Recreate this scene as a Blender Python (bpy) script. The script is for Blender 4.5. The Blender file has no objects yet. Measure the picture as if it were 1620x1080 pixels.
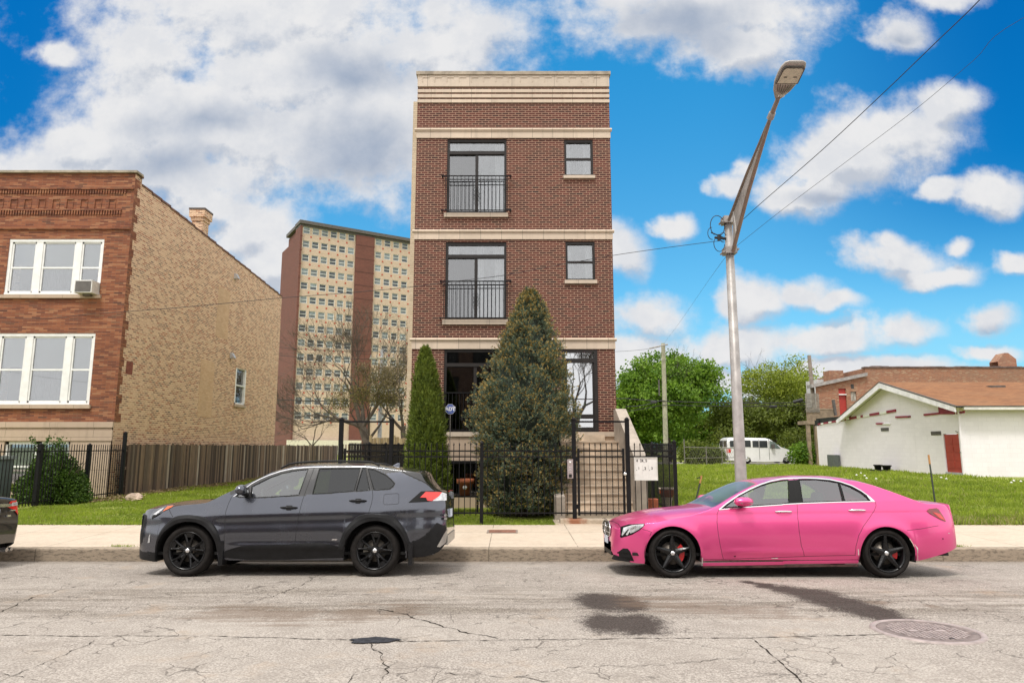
import bpy, bmesh, math, random
import numpy as np
from mathutils import Vector
from math import sin, cos, pi, radians as R, sqrt
random.seed(7); rng = np.random.default_rng(11)
S = bpy.context.scene
COL = S.collection
# ------------------------------------------------------------------ camera
EYE = Vector((0.0, 0.0, 1.88)); PITCH = R(8.75); F = 1080.0
cam_d = bpy.data.cameras.new("camera"); cam_d.lens = 24.0; cam_d.sensor_width = 36.0
cam_d.clip_start = 0.05; cam_d.clip_end = 6000
cam = bpy.data.objects.new("camera", cam_d); COL.objects.link(cam)
cam.location = EYE; cam.rotation_euler = (pi/2 + PITCH, 0, 0); S.camera = cam
S.view_settings.view_transform = 'Standard'; S.view_settings.look = 'None'
S.view_settings.exposure = 0.54; S.view_settings.gamma = 1.0
S.cycles.max_bounces = 8; S.cycles.transparent_max_bounces = 16
def at(px, py, Y):
    u = (px-810)/F; v = (540-py)/F
    dy = cos(PITCH) - v*sin(PITCH); dz = v*cos(PITCH) + sin(PITCH)
    t = Y/dy
    return Vector((u*t, Y, EYE.z + dz*t))
def atx(px, py, X):
    u = (px-810)/F; v = (540-py)/F
    dy = cos(PITCH) - v*sin(PITCH); dz = v*cos(PITCH) + sin(PITCH)
    t = X/u
    return Vector((X, dy*t, EYE.z + dz*t))
def road_z(Y):
    d = abs(Y-5.0)
    return 0.04 - 0.05*(d-5.1) if d > 3.5 else 0.2075 - 0.00714*d*d
def atroad(px, py):
    z = 0.1
    for _ in range(6):
        u = (px-810)/F; v = (540-py)/F
        dy = cos(PITCH) - v*sin(PITCH); dz = v*cos(PITCH) + sin(PITCH)
        t = (z-EYE.z)/dz; z = road_z(dy*t)
    return Vector((u*t, dy*t, z))
# ------------------------------------------------------------------ sun and sky
SUN_EL, SUN_AZ = R(62), Vector((-0.42, -0.88, 0)).normalized()
sd = bpy.data.lights.new("sun", 'SUN'); sd.energy = 1.9; sd.angle = R(10); sd.color = (1.0, 0.96, 0.90)
so = bpy.data.objects.new("sun", sd); COL.objects.link(so)
so.rotation_euler = Vector((SUN_AZ.x*cos(SUN_EL), SUN_AZ.y*cos(SUN_EL), sin(SUN_EL))).to_track_quat('Z', 'Y').to_euler()
so.location = (0, -5, 40)

class NT:
    """small wrapper to write node trees compactly"""
    def __init__(s, tree): s.t = tree; s.t.nodes.clear()
    def n(s, typ, **kw):
        nd = s.t.nodes.new('ShaderNode'+typ)
        for k, v in kw.items():
            if k.startswith('i_'): s.inp(nd, k[2:], v)
            else: setattr(nd, k, v)
        return nd
    def inp(s, nd, key, v):
        sock = nd.inputs[int(key)] if key.isdigit() else nd.inputs[key.replace('_', ' ')]
        if isinstance(v, bpy.types.NodeSocket): s.t.links.new(v, sock)
        elif isinstance(v, bpy.types.Node): s.t.links.new(v.outputs[0], sock)
        elif isinstance(v, (tuple, list)) and sock.type == 'RGBA' and len(v) == 3: sock.default_value = (*v, 1)
        else: sock.default_value = v
    def l(s, a, b): s.t.links.new(a, b)
    def math(s, op, a, b=0.0, c=None, clamp=False):
        nd = s.t.nodes.new('ShaderNodeMath'); nd.operation = op; nd.use_clamp = clamp
        s.inp(nd, '0', a); s.inp(nd, '1', b)
        if c is not None: s.inp(nd, '2', c)
        return nd.outputs[0]
    def vmath(s, op, a, b=None, c=None):
        nd = s.t.nodes.new('ShaderNodeVectorMath'); nd.operation = op
        s.inp(nd, '0', a)
        if b is not None: s.inp(nd, '1', b)
        if c is not None: s.inp(nd, '2', c)
        return nd.outputs['Value'] if op in ('LENGTH', 'DISTANCE', 'DOT_PRODUCT') else nd.outputs[0]
    def mix(s, fac, a, b, blend='MIX'):
        nd = s.t.nodes.new('ShaderNodeMix'); nd.data_type = 'RGBA'; nd.blend_type = blend
        for i, v in ((0, fac), (6, a), (7, b)):
            sock = nd.inputs[i]
            if isinstance(v, bpy.types.NodeSocket): s.t.links.new(v, sock)
            elif isinstance(v, (tuple, list)): sock.default_value = (*v[:3], 1)
            else: sock.default_value = v
        return nd.outputs[2]
    def noise(s, vec, scale, detail=4, rough=.55, dist=0, dims='3D'):
        nd = s.t.nodes.new('ShaderNodeTexNoise'); nd.noise_dimensions = dims
        if vec is not None: s.l(vec, nd.inputs['Vector'])
        nd.inputs['Scale'].default_value = scale; nd.inputs['Detail'].default_value = detail
        nd.inputs['Roughness'].default_value = rough; nd.inputs['Distortion'].default_value = dist
        return nd.outputs[0]
    def ramp(s, fac, stops, interp='LINEAR'):
        nd = s.t.nodes.new('ShaderNodeValToRGB'); s.l(fac, nd.inputs[0]); cr = nd.color_ramp; cr.interpolation = interp
        while len(cr.elements) < len(stops): cr.elements.new(0.5)
        for e, (p, c) in zip(cr.elements, stops):
            e.position = p; e.color = (c, c, c, 1) if isinstance(c, (int, float)) else (*c, 1)
        return nd.outputs[0]
    def smooth(s, x, a, b):
        nd = s.t.nodes.new('ShaderNodeMapRange'); nd.interpolation_type = 'SMOOTHSTEP'
        s.inp(nd, '0', x); nd.inputs[1].default_value = a; nd.inputs[2].default_value = b
        return nd.outputs[0]

W = bpy.data.worlds.new("World"); S.world = W; W.use_nodes = True
def build_sky():
    g = NT(W.node_tree)
    out = g.n('OutputWorld'); bg = g.n('Background'); bg.inputs[1].default_value = 0.12
    sky = g.n('TexSky', sky_type='NISHITA', sun_disc=False, sun_elevation=SUN_EL,
              sun_rotation=math.atan2(SUN_AZ.x, SUN_AZ.y), air_density=1.0, dust_density=0.2, ozone_density=2.5)
    dirv = g.n('TexCoord').outputs['Generated']
    sep = g.n('SeparateXYZ'); g.l(dirv, sep.inputs[0])
    ya = g.math('MAXIMUM', g.math('ABSOLUTE', sep.outputs[1]), 0.05)
    gx = g.math('DIVIDE', sep.outputs[0], ya); gz = g.math('DIVIDE', sep.outputs[2], ya)
    cmb = g.n('CombineXYZ'); g.l(gx, cmb.inputs[0]); g.l(gz, cmb.inputs[1])
    back = g.math('LESS_THAN', sep.outputs[1], 0.0)
    g.l(g.math('MULTIPLY', back, 7.3), cmb.inputs[2])
    P = cmb.outputs[0]
    dn = g.n('TexNoise'); g.l(P, dn.inputs['Vector']); dn.inputs['Scale'].default_value = 7; dn.inputs['Detail'].default_value = 5
    off = g.vmath('SUBTRACT', dn.outputs[1], (0.5, 0.5, 0.5))
    Pd = g.vmath('MULTIPLY_ADD', off, (0.13, 0.10, 0.0), P)
    def G(px, py):
        v = (540-py)/F; dy = cos(PITCH)-v*sin(PITCH)
        return (px-810)/F/dy, (v*cos(PITCH)+sin(PITCH))/dy
    blobs = [(470,110,330,150),(360,220,260,80),(440,20,330,120),(680,70,180,95),(300,170,220,100),(520,210,250,110),(130,225,150,52),(40,250,110,45),
             (230,85,120,75),(95,85,40,22),(640,200,150,90),(210,270,230,45),(400,350,95,62),(330,320,90,40),(450,410,70,60),(300,290,170,40),
             (1080,10,230,62),(1170,70,105,52),(1035,30,95,40),(1420,48,52,34),(1490,4,70,22),
             (1340,250,120,62),(1430,210,110,60),(1500,168,62,36),(1255,315,80,42),(1300,280,90,60),(1168,272,24,32),(1068,350,30,24),
             (1150,300,30,26),(1490,302,50,18),(1580,305,52,34),(1425,400,84,34),(1400,380,40,24),(1490,425,62,24),(1505,380,32,14),(1608,406,38,22),
             (1550,505,62,30),(1255,470,80,26),(1200,478,44,44),(1320,482,54,18),(1010,505,86,46),(985,400,46,52),
             (1420,525,72,30),(1160,550,110,34),(1310,545,90,28),(1010,575,130,50),(1350,588,190,20),(1560,560,60,14),(1150,600,150,26)]
    def field(P0):
        Pd_ = g.vmath('MULTIPLY_ADD', off, (0.12, 0.09, 0.0), P0); d = None
        for cx, cy, rx, ry in blobs:
            x0, z0 = G(cx, cy); x1, _ = G(cx+rx, cy); _, z1 = G(cx, cy-ry)
            sx, sz = 1/(x1-x0), 1/(z1-z0)
            ln = g.vmath('LENGTH', g.vmath('MULTIPLY_ADD', Pd_, (sx, sz, 0), (-x0*sx, -z0*sz, 0)))
            if d is None: d = ln
            else:
                nd = g.t.nodes.new('ShaderNodeMath'); nd.operation = 'SMOOTH_MIN'
                g.l(d, nd.inputs[0]); g.l(ln, nd.inputs[1]); nd.inputs[2].default_value = 0.22; d = nd.outputs[0]
        f = g.math('SUBTRACT', 1.08, g.math('MINIMUM', d, 2.0))
        f = g.math('MULTIPLY_ADD', g.math('SUBTRACT', g.noise(P0, 7.0, 10, .62), 0.5), 2.3, f)
        return g.math('MULTIPLY_ADD', g.math('SUBTRACT', g.noise(P0, 24.0, 6, .62), 0.5), 0.55, f)
    f = field(P); fup = field(g.vmath('ADD', P, (-0.008, 0.030, 0)))
    front = g.smooth(f, -0.20, 0.62)
    bn = g.noise(g.vmath('MULTIPLY', P, (1, 1.6, 1)), 1.1, 8, .6)
    rear = g.smooth(bn, 0.15, 0.40)
    # bright cloud added out of view as fill light; open sky only in frame
    away = g.math('MAXIMUM', g.math('MAXIMUM', back, g.smooth(sep.outputs[2], 0.585, 0.66)), g.smooth(g.math('ABSOLUTE', gx), 0.83, 0.95))
    mask = g.math('MULTIPLY_ADD', g.math('SUBTRACT', rear, front), away, front)
    mask = g.math('MULTIPLY', mask, g.smooth(sep.outputs[2], -0.01, 0.02))
    # cloud body: bright sunlit billows, blue-grey thick parts
    dk = None
    for cx, cy, rx, ry in [(560,240,260,90),(330,190,180,55),(260,255,120,50),(760,250,90,60),(1080,30,220,60),(1420,55,50,30),(1330,320,120,26),(1560,525,60,16),(560,110,150,50)]:
        x0, z0 = G(cx, cy); x1, _ = G(cx+rx, cy); _, z1 = G(cx, cy-ry)
        sx, sz = 1/(x1-x0), 1/(z1-z0)
        ln = g.vmath('LENGTH', g.vmath('MULTIPLY_ADD', Pd, (sx, sz, 0), (-x0*sx, -z0*sz, 0)))
        if dk is None: dk = ln
        else:
            nd = g.t.nodes.new('ShaderNodeMath'); nd.operation = 'SMOOTH_MIN'
            g.l(dk, nd.inputs[0]); g.l(ln, nd.inputs[1]); nd.inputs[2].default_value = 0.3; dk = nd.outputs[0]
    dkm = g.math('SUBTRACT', 1.1, dk)
    dkm = g.math('MULTIPLY_ADD', g.math('SUBTRACT', g.noise(P, 5.0, 7, .6), 0.5), 2.4, dkm)
    dkm = g.smooth(dkm, 0.05, 1.35)
    dkm = g.math('MULTIPLY', dkm, g.math('SUBTRACT', 1.0, g.math('MULTIPLY', away, 0.75)))
    # undersides are where the cloud is thicker just above
    und = g.smooth(g.math('SUBTRACT', fup, f), -0.05, 0.55); und = g.math('MULTIPLY', und, g.math('SUBTRACT', 1.0, away))
    dkm = g.math('MAXIMUM', dkm, g.math('MULTIPLY', und, 0.62))
    ccol = g.mix(dkm, (4.75, 4.75, 4.8), (2.05, 2.45, 3.15))
    fl = g.smooth(g.noise(P, 13.0, 8, .65), 0.36, 0.62)
    ccol = g.mix(g.math('MULTIPLY', g.math('SUBTRACT', 1.0, fl), 0.28), ccol, (3.0, 3.3, 3.85))
    ccol = g.mix(away, ccol, g.mix(dkm, (9.0, 8.8, 8.6), (5.6, 5.55, 5.5)))
    skyc = g.mix(1.0, sky.outputs[0], (0.50, 1.05, 1.22), 'MULTIPLY')
    # deeper blue aloft and towards the sides, pale towards the horizon
    up = g.smooth(sep.outputs[2], 0.12, 0.60)
    skyc = g.mix(1.0, skyc, g.mix(up, (0.84, 0.84, 0.76), (0.26, 0.98, 1.05)), 'MULTIPLY')
    edge = g.smooth(g.math('ABSOLUTE', gx), 0.28, 0.80)
    skyc = g.mix(g.math('MULTIPLY', edge, g.smooth(sep.outputs[2], 0.1, 0.35)), skyc, g.mix(1.0, skyc, (0.05, 0.50, 0.72), 'MULTIPLY'))
    skyc = g.mix(g.math('MULTIPLY', g.math('SUBTRACT', 1.0, g.smooth(sep.outputs[2], 0.0, 0.24)), 0.72), skyc, (1.7, 3.0, 4.3))
    g.l(g.mix(mask, skyc, ccol), bg.inputs[0]); g.l(bg.outputs[0], out.inputs[0])
build_sky()

# ------------------------------------------------------------------ mesh helpers
ROOT = {}
def tag(o, label=None, cat=None, group=None, kind=None):
    if label: o['label'] = label
    if cat: o['category'] = cat
    if group: o['group'] = group
    if kind: o['kind'] = kind
    return o
def thing(name, loc, label, cat, group=None, rot=(0, 0, 0)):
    o = bpy.data.objects.new(name, None); COL.objects.link(o)
    o.location = loc; o.rotation_euler = rot; o.empty_display_size = .2
    ROOT[o.name] = Vector(loc); return tag(o, label, cat, group)
def relink(r, loc, label=None, group=None, rot=None, memo=None):
    """a copy of a thing with copies of its parts and sub-parts"""
    c = r.copy(); COL.objects.link(c); c.location = loc; ROOT[c.name] = Vector(loc)
    if rot is not None: c.rotation_euler = rot
    if label: c['label'] = label
    if group: c['group'] = group
    for ch in list(r.children):
        d = ch.copy(); COL.objects.link(d); d.parent = c
        for gch in list(ch.children):
            e = gch.copy(); COL.objects.link(e); e.parent = d
    return c
class Frame:
    """u along a wall, z up, n out of the wall"""
    def __init__(s, o, u, n): s.o = Vector(o); s.u = Vector(u).normalized(); s.n = Vector(n).normalized(); s.z = Vector((0, 0, 1))
    def p(s, u, z, n=0): return s.o + s.u*u + s.z*z + s.n*n
WORLD = Frame((0, 0, 0), (1, 0, 0), (0, -1, 0))
class MB:
    def __init__(s, frame=None): s.v = []; s.f = []; s.m = []; s.r = []; s.sm = []; s.fr = frame or WORLD
    def add(s, pts, faces, m=0, r=None, smooth=False):
        b = len(s.v); s.v += [tuple(p) for p in pts]
        if r is None: r = random.random()
        for f in faces: s.f.append([b+i for i in f]); s.m.append(m); s.r.append(r); s.sm.append(smooth)
        return s
    def quad(s, a, b, c, d, m=0, r=None): return s.add([a, b, c, d], [(0, 1, 2, 3)], m, r)
    def box(s, u0, u1, z0, z1, n0, n1, m=0, r=None):
        """box in the frame: n is the outward distance"""
        p = [s.fr.p(u, z, n) for n in (n0, n1) for z in (z0, z1) for u in (u0, u1)]
        fc = [(0, 2, 3, 1), (4, 5, 7, 6), (0, 1, 5, 4), (2, 6, 7, 3), (0, 4, 6, 2), (1, 3, 7, 5)]
        if s.fr.u.cross(Vector((0, 0, 1))).dot(s.fr.n) < 0: fc = [f[::-1] for f in fc]
        return s.add(p, fc, m, r)
    def wbox(s, x0, x1, y0, y1, z0, z1, m=0, r=None):
        p = [(x, y, z) for z in (z0, z1) for y in (y0, y1) for x in (x0, x1)]
        return s.add(p, [(0, 2, 3, 1), (4, 5, 7, 6), (0, 1, 5, 4), (2, 6, 7, 3), (0, 4, 6, 2), (1, 3, 7, 5)], m, r)
    def ring(s, c, ax, rad, n, ph=0):
        ax = Vector(ax).normalized(); a = ax.orthogonal().normalized() if abs(ax.z) < .99 else Vector((1, 0, 0)); b = ax.cross(a)
        return [Vector(c) + a*(rad*cos(2*pi*i/n+ph)) + b*(rad*sin(2*pi*i/n+ph)) for i in range(n)]
    def tube(s, pts, rads, n=8, m=0, cap=True, r=None, smooth=True):
        pts = [Vector(p) for p in pts]
        if not hasattr(rads, '__len__'): rads = [rads]*len(pts)
        V = []; a = None
        for i, p in enumerate(pts):
            t = (pts[min(i+1, len(pts)-1)] - pts[max(i-1, 0)]).normalized()
            if a is None: a = t.orthogonal().normalized() if abs(t.z) < .95 else Vector((1, 0, 0))
            a = (a - t*a.dot(t)).normalized(); b = t.cross(a)
            V += [p + a*(rads[i]*cos(2*pi*k/n)) + b*(rads[i]*sin(2*pi*k/n)) for k in range(n)]
        Fc = [(i*n+k, i*n+(k+1) % n, (i+1)*n+(k+1) % n, (i+1)*n+k) for i in range(len(pts)-1) for k in range(n)]
        s.add(V, Fc, m, r, smooth)
        if cap: s.add(V[:n], [tuple(range(n))[::-1]], m, r); s.add(V[-n:], [tuple(range(n))], m, r)
        return s
    def lathe(s, c, prof, n=24, ax='z', m=0, smooth=True):
        """prof = [(radius, height)]; ax z or y"""
        c = Vector(c); V = []
        for rad, h in prof:
            for k in range(n):
                a = 2*pi*k/n
                V.append(c + (Vector((rad*cos(a), rad*sin(a), h)) if ax == 'z' else Vector((rad*cos(a), h, -rad*sin(a)))))
        Fc = [(i*n+k, i*n+(k+1) % n, (i+1)*n+(k+1) % n, (i+1)*n+k) for i in range(len(prof)-1) for k in range(n)]
        return s.add(V, Fc, m, None, smooth)
    def prism(s, poly, n0, n1, m=0, frame=None):
        """polygon in (u,z) extruded along n of the frame"""
        fr = frame or s.fr; k = len(poly)
        V = [fr.p(u, z, n0) for u, z in poly] + [fr.p(u, z, n1) for u, z in poly]
        Fc = [tuple(range(k))[::-1], tuple(range(k, 2*k))] + [(i, (i+1) % k, k+(i+1) % k, k+i) for i in range(k)]
        return s.add(V, Fc, m)
    def wall(s, u0, u1, z0, z1, holes, n=0.0, depth=0.12, m=0, mr=None):
        """sheet with rectangular openings and their reveals"""
        us = sorted({u0, u1, *[h[0] for h in holes], *[h[1] for h in holes]}); zs = sorted({z0, z1, *[h[2] for h in holes], *[h[3] for h in holes]})
        us = [u for u in us if u0 <= u <= u1]; zs = [z for z in zs if z0 <= z <= z1]
        fl = s.fr.u.cross(Vector((0, 0, 1))).dot(s.fr.n) < 0
        def q(a, b, c, d, mm): s.quad(*((a, b, c, d) if not fl else (d, c, b, a)), mm)
        for i in range(len(us)-1):
            for j in range(len(zs)-1):
                cu, cz = (us[i]+us[i+1])/2, (zs[j]+zs[j+1])/2
                if any(h[0] < cu < h[1] and h[2] < cz < h[3] for h in holes): continue
                q(s.fr.p(us[i], zs[j], n), s.fr.p(us[i+1], zs[j], n), s.fr.p(us[i+1], zs[j+1], n), s.fr.p(us[i], zs[j+1], n), m)
        mm = m if mr is None else mr
        for a, b, c, d in holes:
            P = lambda u, z, k: s.fr.p(u, z, n-k)
            q(P(a, c, 0), P(a, d, 0), P(a, d, depth), P(a, c, depth), mm); q(P(b, d, 0), P(b, c, 0), P(b, c, depth), P(b, d, depth), mm)
            q(P(a, d, 0), P(b, d, 0), P(b, d, depth), P(a, d, depth), mm); q(P(b, c, 0), P(a, c, 0), P(a, c, depth), P(b, c, depth), mm)
        return s
    def build(s, name, mats, parent=None, loc=None, bevel=0, label=None):
        if not isinstance(mats, (list, tuple)): mats = [mats]
        base = Vector((0, 0, 0))
        if parent is not None:
            r = parent
            while r.parent is not None: r = r.parent
            base = ROOT.get(r.name, Vector((0, 0, 0)))
        elif loc is not None: base = Vector(loc)
        V = np.array(s.v, dtype=np.float64).reshape(-1, 3)
        me = bpy.data.meshes.new(name)
        me.from_pydata((V - np.array(base)).tolist(), [], s.f)
        for mt in mats: me.materials.append(mt)
        me.polygons.foreach_set('material_index', s.m); me.polygons.foreach_set('use_smooth', s.sm)
        at_ = me.attributes.new('rnd', 'FLOAT', 'FACE'); at_.data.foreach_set('value', s.r)
        uv = me.uv_layers.new(name='UVMap')
        nl = len(me.loops); vi = np.zeros(nl, dtype=np.int32); me.loops.foreach_get('vertex_index', vi)
        npoly = len(me.polygons); nor = np.zeros(npoly*3); me.polygons.foreach_get('normal', nor); nor = nor.reshape(-1, 3)
        tot = np.zeros(npoly, dtype=np.int32); me.polygons.foreach_get('loop_total', tot)
        ln = np.repeat(nor, tot, axis=0); B = np.array([s.fr.u, s.fr.n, s.fr.z])
        q = (V - np.array(s.fr.o)) @ B.T; q = q[vi]; ln = np.abs(ln @ B.T)
        k = np.argmax(ln, axis=1)
        U = np.where(k == 0, q[:, 1], q[:, 0]); Vv = np.where(k == 2, q[:, 1], q[:, 2])
        uv.data.foreach_set('uv', np.stack([U, Vv], 1).ravel())
        o = bpy.data.objects.new(name, me); COL.objects.link(o)
        if parent is not None: o.parent = parent
        elif loc is not None: o.location = base; ROOT[o.name] = base
        if bevel:
            md = o.modifiers.new('bevel', 'BEVEL'); md.width = bevel; md.segments = 2; md.limit_method = 'ANGLE'; md.angle_limit = R(40)
        if label: o['label'] = label
        return o
def quads(name, Q, mats, midx=None, parent=None, loc=None, rnd=None, smooth=False):
    """Q (n,k,3) world positions -> one mesh of n k-gons"""
    Q = np.asarray(Q, dtype=np.float64); n, k, _ = Q.shape; base = np.zeros(3)
    if parent is not None:
        r = parent
        while r.parent is not None: r = r.parent
        base = np.array(ROOT.get(r.name, (0, 0, 0)))
    elif loc is not None: base = np.array(loc)
    me = bpy.data.meshes.new(name); me.vertices.add(n*k); me.vertices.foreach_set('co', (Q-base).ravel())
    me.loops.add(n*k); me.loops.foreach_set('vertex_index', np.arange(n*k, dtype=np.int32))
    me.polygons.add(n); me.polygons.foreach_set('loop_start', np.arange(0, n*k, k, dtype=np.int32))
    me.polygons.foreach_set('loop_total', np.full(n, k, dtype=np.int32))
    if not isinstance(mats, (list, tuple)): mats = [mats]
    for mt in mats: me.materials.append(mt)
    if midx is not None: me.polygons.foreach_set('material_index', np.asarray(midx, dtype=np.int32))
    a = me.attributes.new('rnd', 'FLOAT', 'FACE'); a.data.foreach_set('value', rng.random(n) if rnd is None else rnd)
    me.update(calc_edges=True)
    o = bpy.data.objects.new(name, me); COL.objects.link(o)
    if parent is not None: o.parent = parent
    elif loc is not None: o.location = loc; ROOT[o.name] = Vector(loc)
    return o
# ------------------------------------------------------------------ materials
def newmat(name):
    m = bpy.data.materials.new(name); m.use_nodes = True; g = NT(m.node_tree)
    out = g.n('OutputMaterial'); b = g.n('BsdfPrincipled'); g.l(b.outputs[0], out.inputs[0]); g.b = b; g.out = out
    return m, g
def sc(c, k): return tuple(min(1, x*k) for x in c)
def simple(name, col, rough=.6, metal=0, var=.12, vs=6, bump=0, bs=60, coat=0, spec=.5, rnd=0.0):
    m, g = newmat(name); oc = g.n('TexCoord').outputs['Object']
    nz = g.noise(oc, vs, 6, .6)
    c = g.mix(g.smooth(nz, .3, .7), sc(col, 1-var), sc(col, 1+var))
    if rnd:
        a = g.n('Attribute', attribute_name='rnd'); c = g.mix(g.math('MULTIPLY', a.outputs['Fac'], rnd), c, sc(col, .35))
    g.l(c, g.b.inputs['Base Color']); g.b.inputs['Roughness'].default_value = rough; g.b.inputs['Metallic'].default_value = metal
    g.b.inputs['Coat Weight'].default_value = coat; g.b.inputs['Coat Roughness'].default_value = .04
    g.b.inputs['Specular IOR Level'].default_value = spec
    rr = g.math('MULTIPLY_ADD', g.math('SUBTRACT', g.noise(oc, vs*2.3, 4), .5), .25, rough, clamp=True); g.l(rr, g.b.inputs['Roughness'])
    if bump:
        bp = g.n('Bump'); bp.inputs['Strength'].default_value = bump; bp.inputs['Distance'].default_value = .01
        g.l(g.noise(oc, bs, 5), bp.inputs['Height']); g.l(bp.outputs[0], g.b.inputs['Normal'])
    return m
def brick(name, pal, mortar, bw=.203, bh=.0677, ms=.0095, bump=.6, wear=.25, wcol=None, wscale=.5, squash=None, streak=0):
    m, g = newmat(name); uv = g.n('TexCoord').outputs['UV']
    jit = g.n('TexNoise'); g.l(uv, jit.inputs['Vector']); jit.inputs['Scale'].default_value = 9
    uvj = g.vmath('MULTIPLY_ADD', g.vmath('SUBTRACT', jit.outputs[1], (.5, .5, .5)), (.004, .003, 0), uv)
    bt = g.n('TexBrick'); bt.offset = .5; g.l(uvj, bt.inputs['Vector'])
    for k, v in (('Scale', 1), ('Mortar Size', ms), ('Mortar Smooth', .15), ('Bias', 0), ('Brick Width', bw), ('Row Height', bh)): bt.inputs[k].default_value = v
    bt.inputs['Color1'].default_value = (0, 0, 0, 1); bt.inputs['Color2'].default_value = (1, 1, 1, 1); bt.inputs['Mortar'].default_value = (.5, .5, .5, 1)
    c = g.ramp(bt.outputs['Color'], pal, 'LINEAR')
    fine = g.noise(uv, 60, 4); c = g.mix(.35, c, g.mix(g.smooth(fine, .3, .7), (.25, .25, .25), (.75, .75, .75)), 'OVERLAY')
    c = g.mix(bt.outputs['Fac'], c, g.mix(g.noise(uv, 3, 4), sc(mortar, .8), sc(mortar, 1.15)))
    wn = g.smooth(g.noise(uv, wscale, 8, .65), .42, .72)
    c = g.mix(g.math('MULTIPLY', wn, wear), c, wcol or sc(mortar, .5))
    if streak:
        st = g.noise(g.vmath('MULTIPLY', uv, (2.2, .16, 1)), 1.0, 7, .65)
        c = g.mix(g.math('MULTIPLY', g.smooth(st, .52, .75), streak), c, sc(mortar, .28))
    g.l(c, g.b.inputs['Base Color']); g.b.inputs['Roughness'].default_value = .9
    bp = g.n('Bump'); bp.inputs['Strength'].default_value = bump; bp.inputs['Distance'].default_value = .012; bp.invert = True
    g.l(g.math('MULTIPLY_ADD', fine, .25, bt.outputs['Fac']), bp.inputs['Height']); g.l(bp.outputs[0], g.b.inputs['Normal'])
    return m
def stone(name, col, bw=.9, bh=9, ms=.006, joint=.35, rough=.85):
    m, g = newmat(name); uv = g.n('TexCoord').outputs['UV']
    bt = g.n('TexBrick'); bt.offset = .5; g.l(uv, bt.inputs['Vector'])
    for k, v in (('Scale', 1), ('Mortar Size', ms), ('Mortar Smooth', .2), ('Bias', 0), ('Brick Width', bw), ('Row Height', bh)): bt.inputs[k].default_value = v
    bt.inputs['Color1'].default_value = (*sc(col, .93), 1); bt.inputs['Color2'].default_value = (*sc(col, 1.06), 1); bt.inputs['Mortar'].default_value = (*sc(col, joint), 1)
    c = g.mix(g.math('MULTIPLY', g.smooth(g.noise(uv, 2.2, 9, .7), .45, .8), .4), bt.outputs[0], sc(col, .55))
    c = g.mix(g.math('MULTIPLY', g.smooth(g.noise(g.vmath('MULTIPLY', uv, (6, .6, 1)), 1, 6), .5, .8), .3), c, sc(col, .4))
    g.l(c, g.b.inputs['Base Color']); g.b.inputs['Roughness'].default_value = rough
    bp = g.n('Bump'); bp.inputs['Strength'].default_value = .25; bp.inputs['Distance'].default_value = .01
    g.l(g.noise(uv, 70, 5), bp.inputs['Height']); g.l(bp.outputs[0], g.b.inputs['Normal'])
    return m
def glass(name, tint=(.75, .8, .8), refl=.35, rough=.015, wav=.02):
    m = bpy.data.materials.new(name); m.use_nodes = True; g = NT(m.node_tree); out = g.n('OutputMaterial')
    tr = g.n('BsdfTransparent'); tr.inputs[0].default_value = (*tint, 1)
    gl = g.n('BsdfGlossy'); gl.inputs['Roughness'].default_value = rough; gl.inputs[0].default_value = (.95, .97, 1, 1)
    oc = g.n('TexCoord').outputs['Object']; bp = g.n('Bump'); bp.inputs['Strength'].default_value = wav; bp.inputs['Distance'].default_value = .05
    g.l(g.noise(oc, .9, 1), bp.inputs['Height']); g.l(bp.outputs[0], gl.inputs['Normal'])
    if not wav: g.t.links.remove(gl.inputs['Normal'].links[0])
    lw = g.n('Fresnel'); lw.inputs[0].default_value = 1.5
    fac = g.math('MULTIPLY_ADD', lw.outputs[0], 1.0, refl, clamp=True)
    mx = g.n('MixShader'); g.l(fac, mx.inputs[0]); g.l(tr.outputs[0], mx.inputs[1]); g.l(gl.outputs[0], mx.inputs[2]); g.l(mx.outputs[0], out.inputs[0])
    return m
def emblem_mat(name, col): return simple(name, col, .5, 0, .03, 20)
def leafmat(name, c0, c1, trans=.25, rough=.6):
    m = bpy.data.materials.new(name); m.use_nodes = True; g = NT(m.node_tree); out = g.n('OutputMaterial')
    a = g.n('Attribute', attribute_name='rnd'); oc = g.n('TexCoord').outputs['Object']
    c = g.mix(a.outputs['Fac'], c0, c1); c = g.mix(g.smooth(g.noise(oc, 1.3, 4), .35, .65), g.mix(1, c, (.72, .76, .7), 'MULTIPLY'), c)
    b = g.n('BsdfPrincipled'); g.l(c, b.inputs['Base Color']); b.inputs['Roughness'].default_value = rough; b.inputs['Specular IOR Level'].default_value = .3
    t = g.n('BsdfTranslucent'); g.l(g.mix(1, c, (1.2, 1.3, .7), 'MULTIPLY'), t.inputs[0])
    mx = g.n('MixShader'); mx.inputs[0].default_value = trans; g.l(b.outputs[0], mx.inputs[1]); g.l(t.outputs[0], mx.inputs[2]); g.l(mx.outputs[0], out.inputs[0])
    return m
M = {}
M['iron'] = simple('black_iron', (.008, .008, .009), .5, 0, .2, 12, 0, 60, 0, .2)
M['dark_frame'] = simple('dark_bronze_frame', (.022, .019, .018), .5, 0, .15, 5, 0, 60, 0, .3)
M['white_frame'] = simple('white_vinyl', (.78, .78, .76), .45, 0, .06, 4)
M['limestone'] = stone('limestone', (.58, .475, .375), .62, 9)
M['limestone_plain'] = stone('limestone_plain', (.55, .46, .37), 1.3, 9)
M['greystone'] = stone('base_stone', (.46, .35, .26), 1.5, .55)
M['brown_brick'] = brick('brown_brick', [(0, (.040, .011, .009)), (.45, (.080, .017, .012)), (.8, (.110, .026, .018)), (1, (.024, .010, .009))], (.36, .225, .155), ms=.0098, wear=.12, wcol=(.06, .03, .025))
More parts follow.
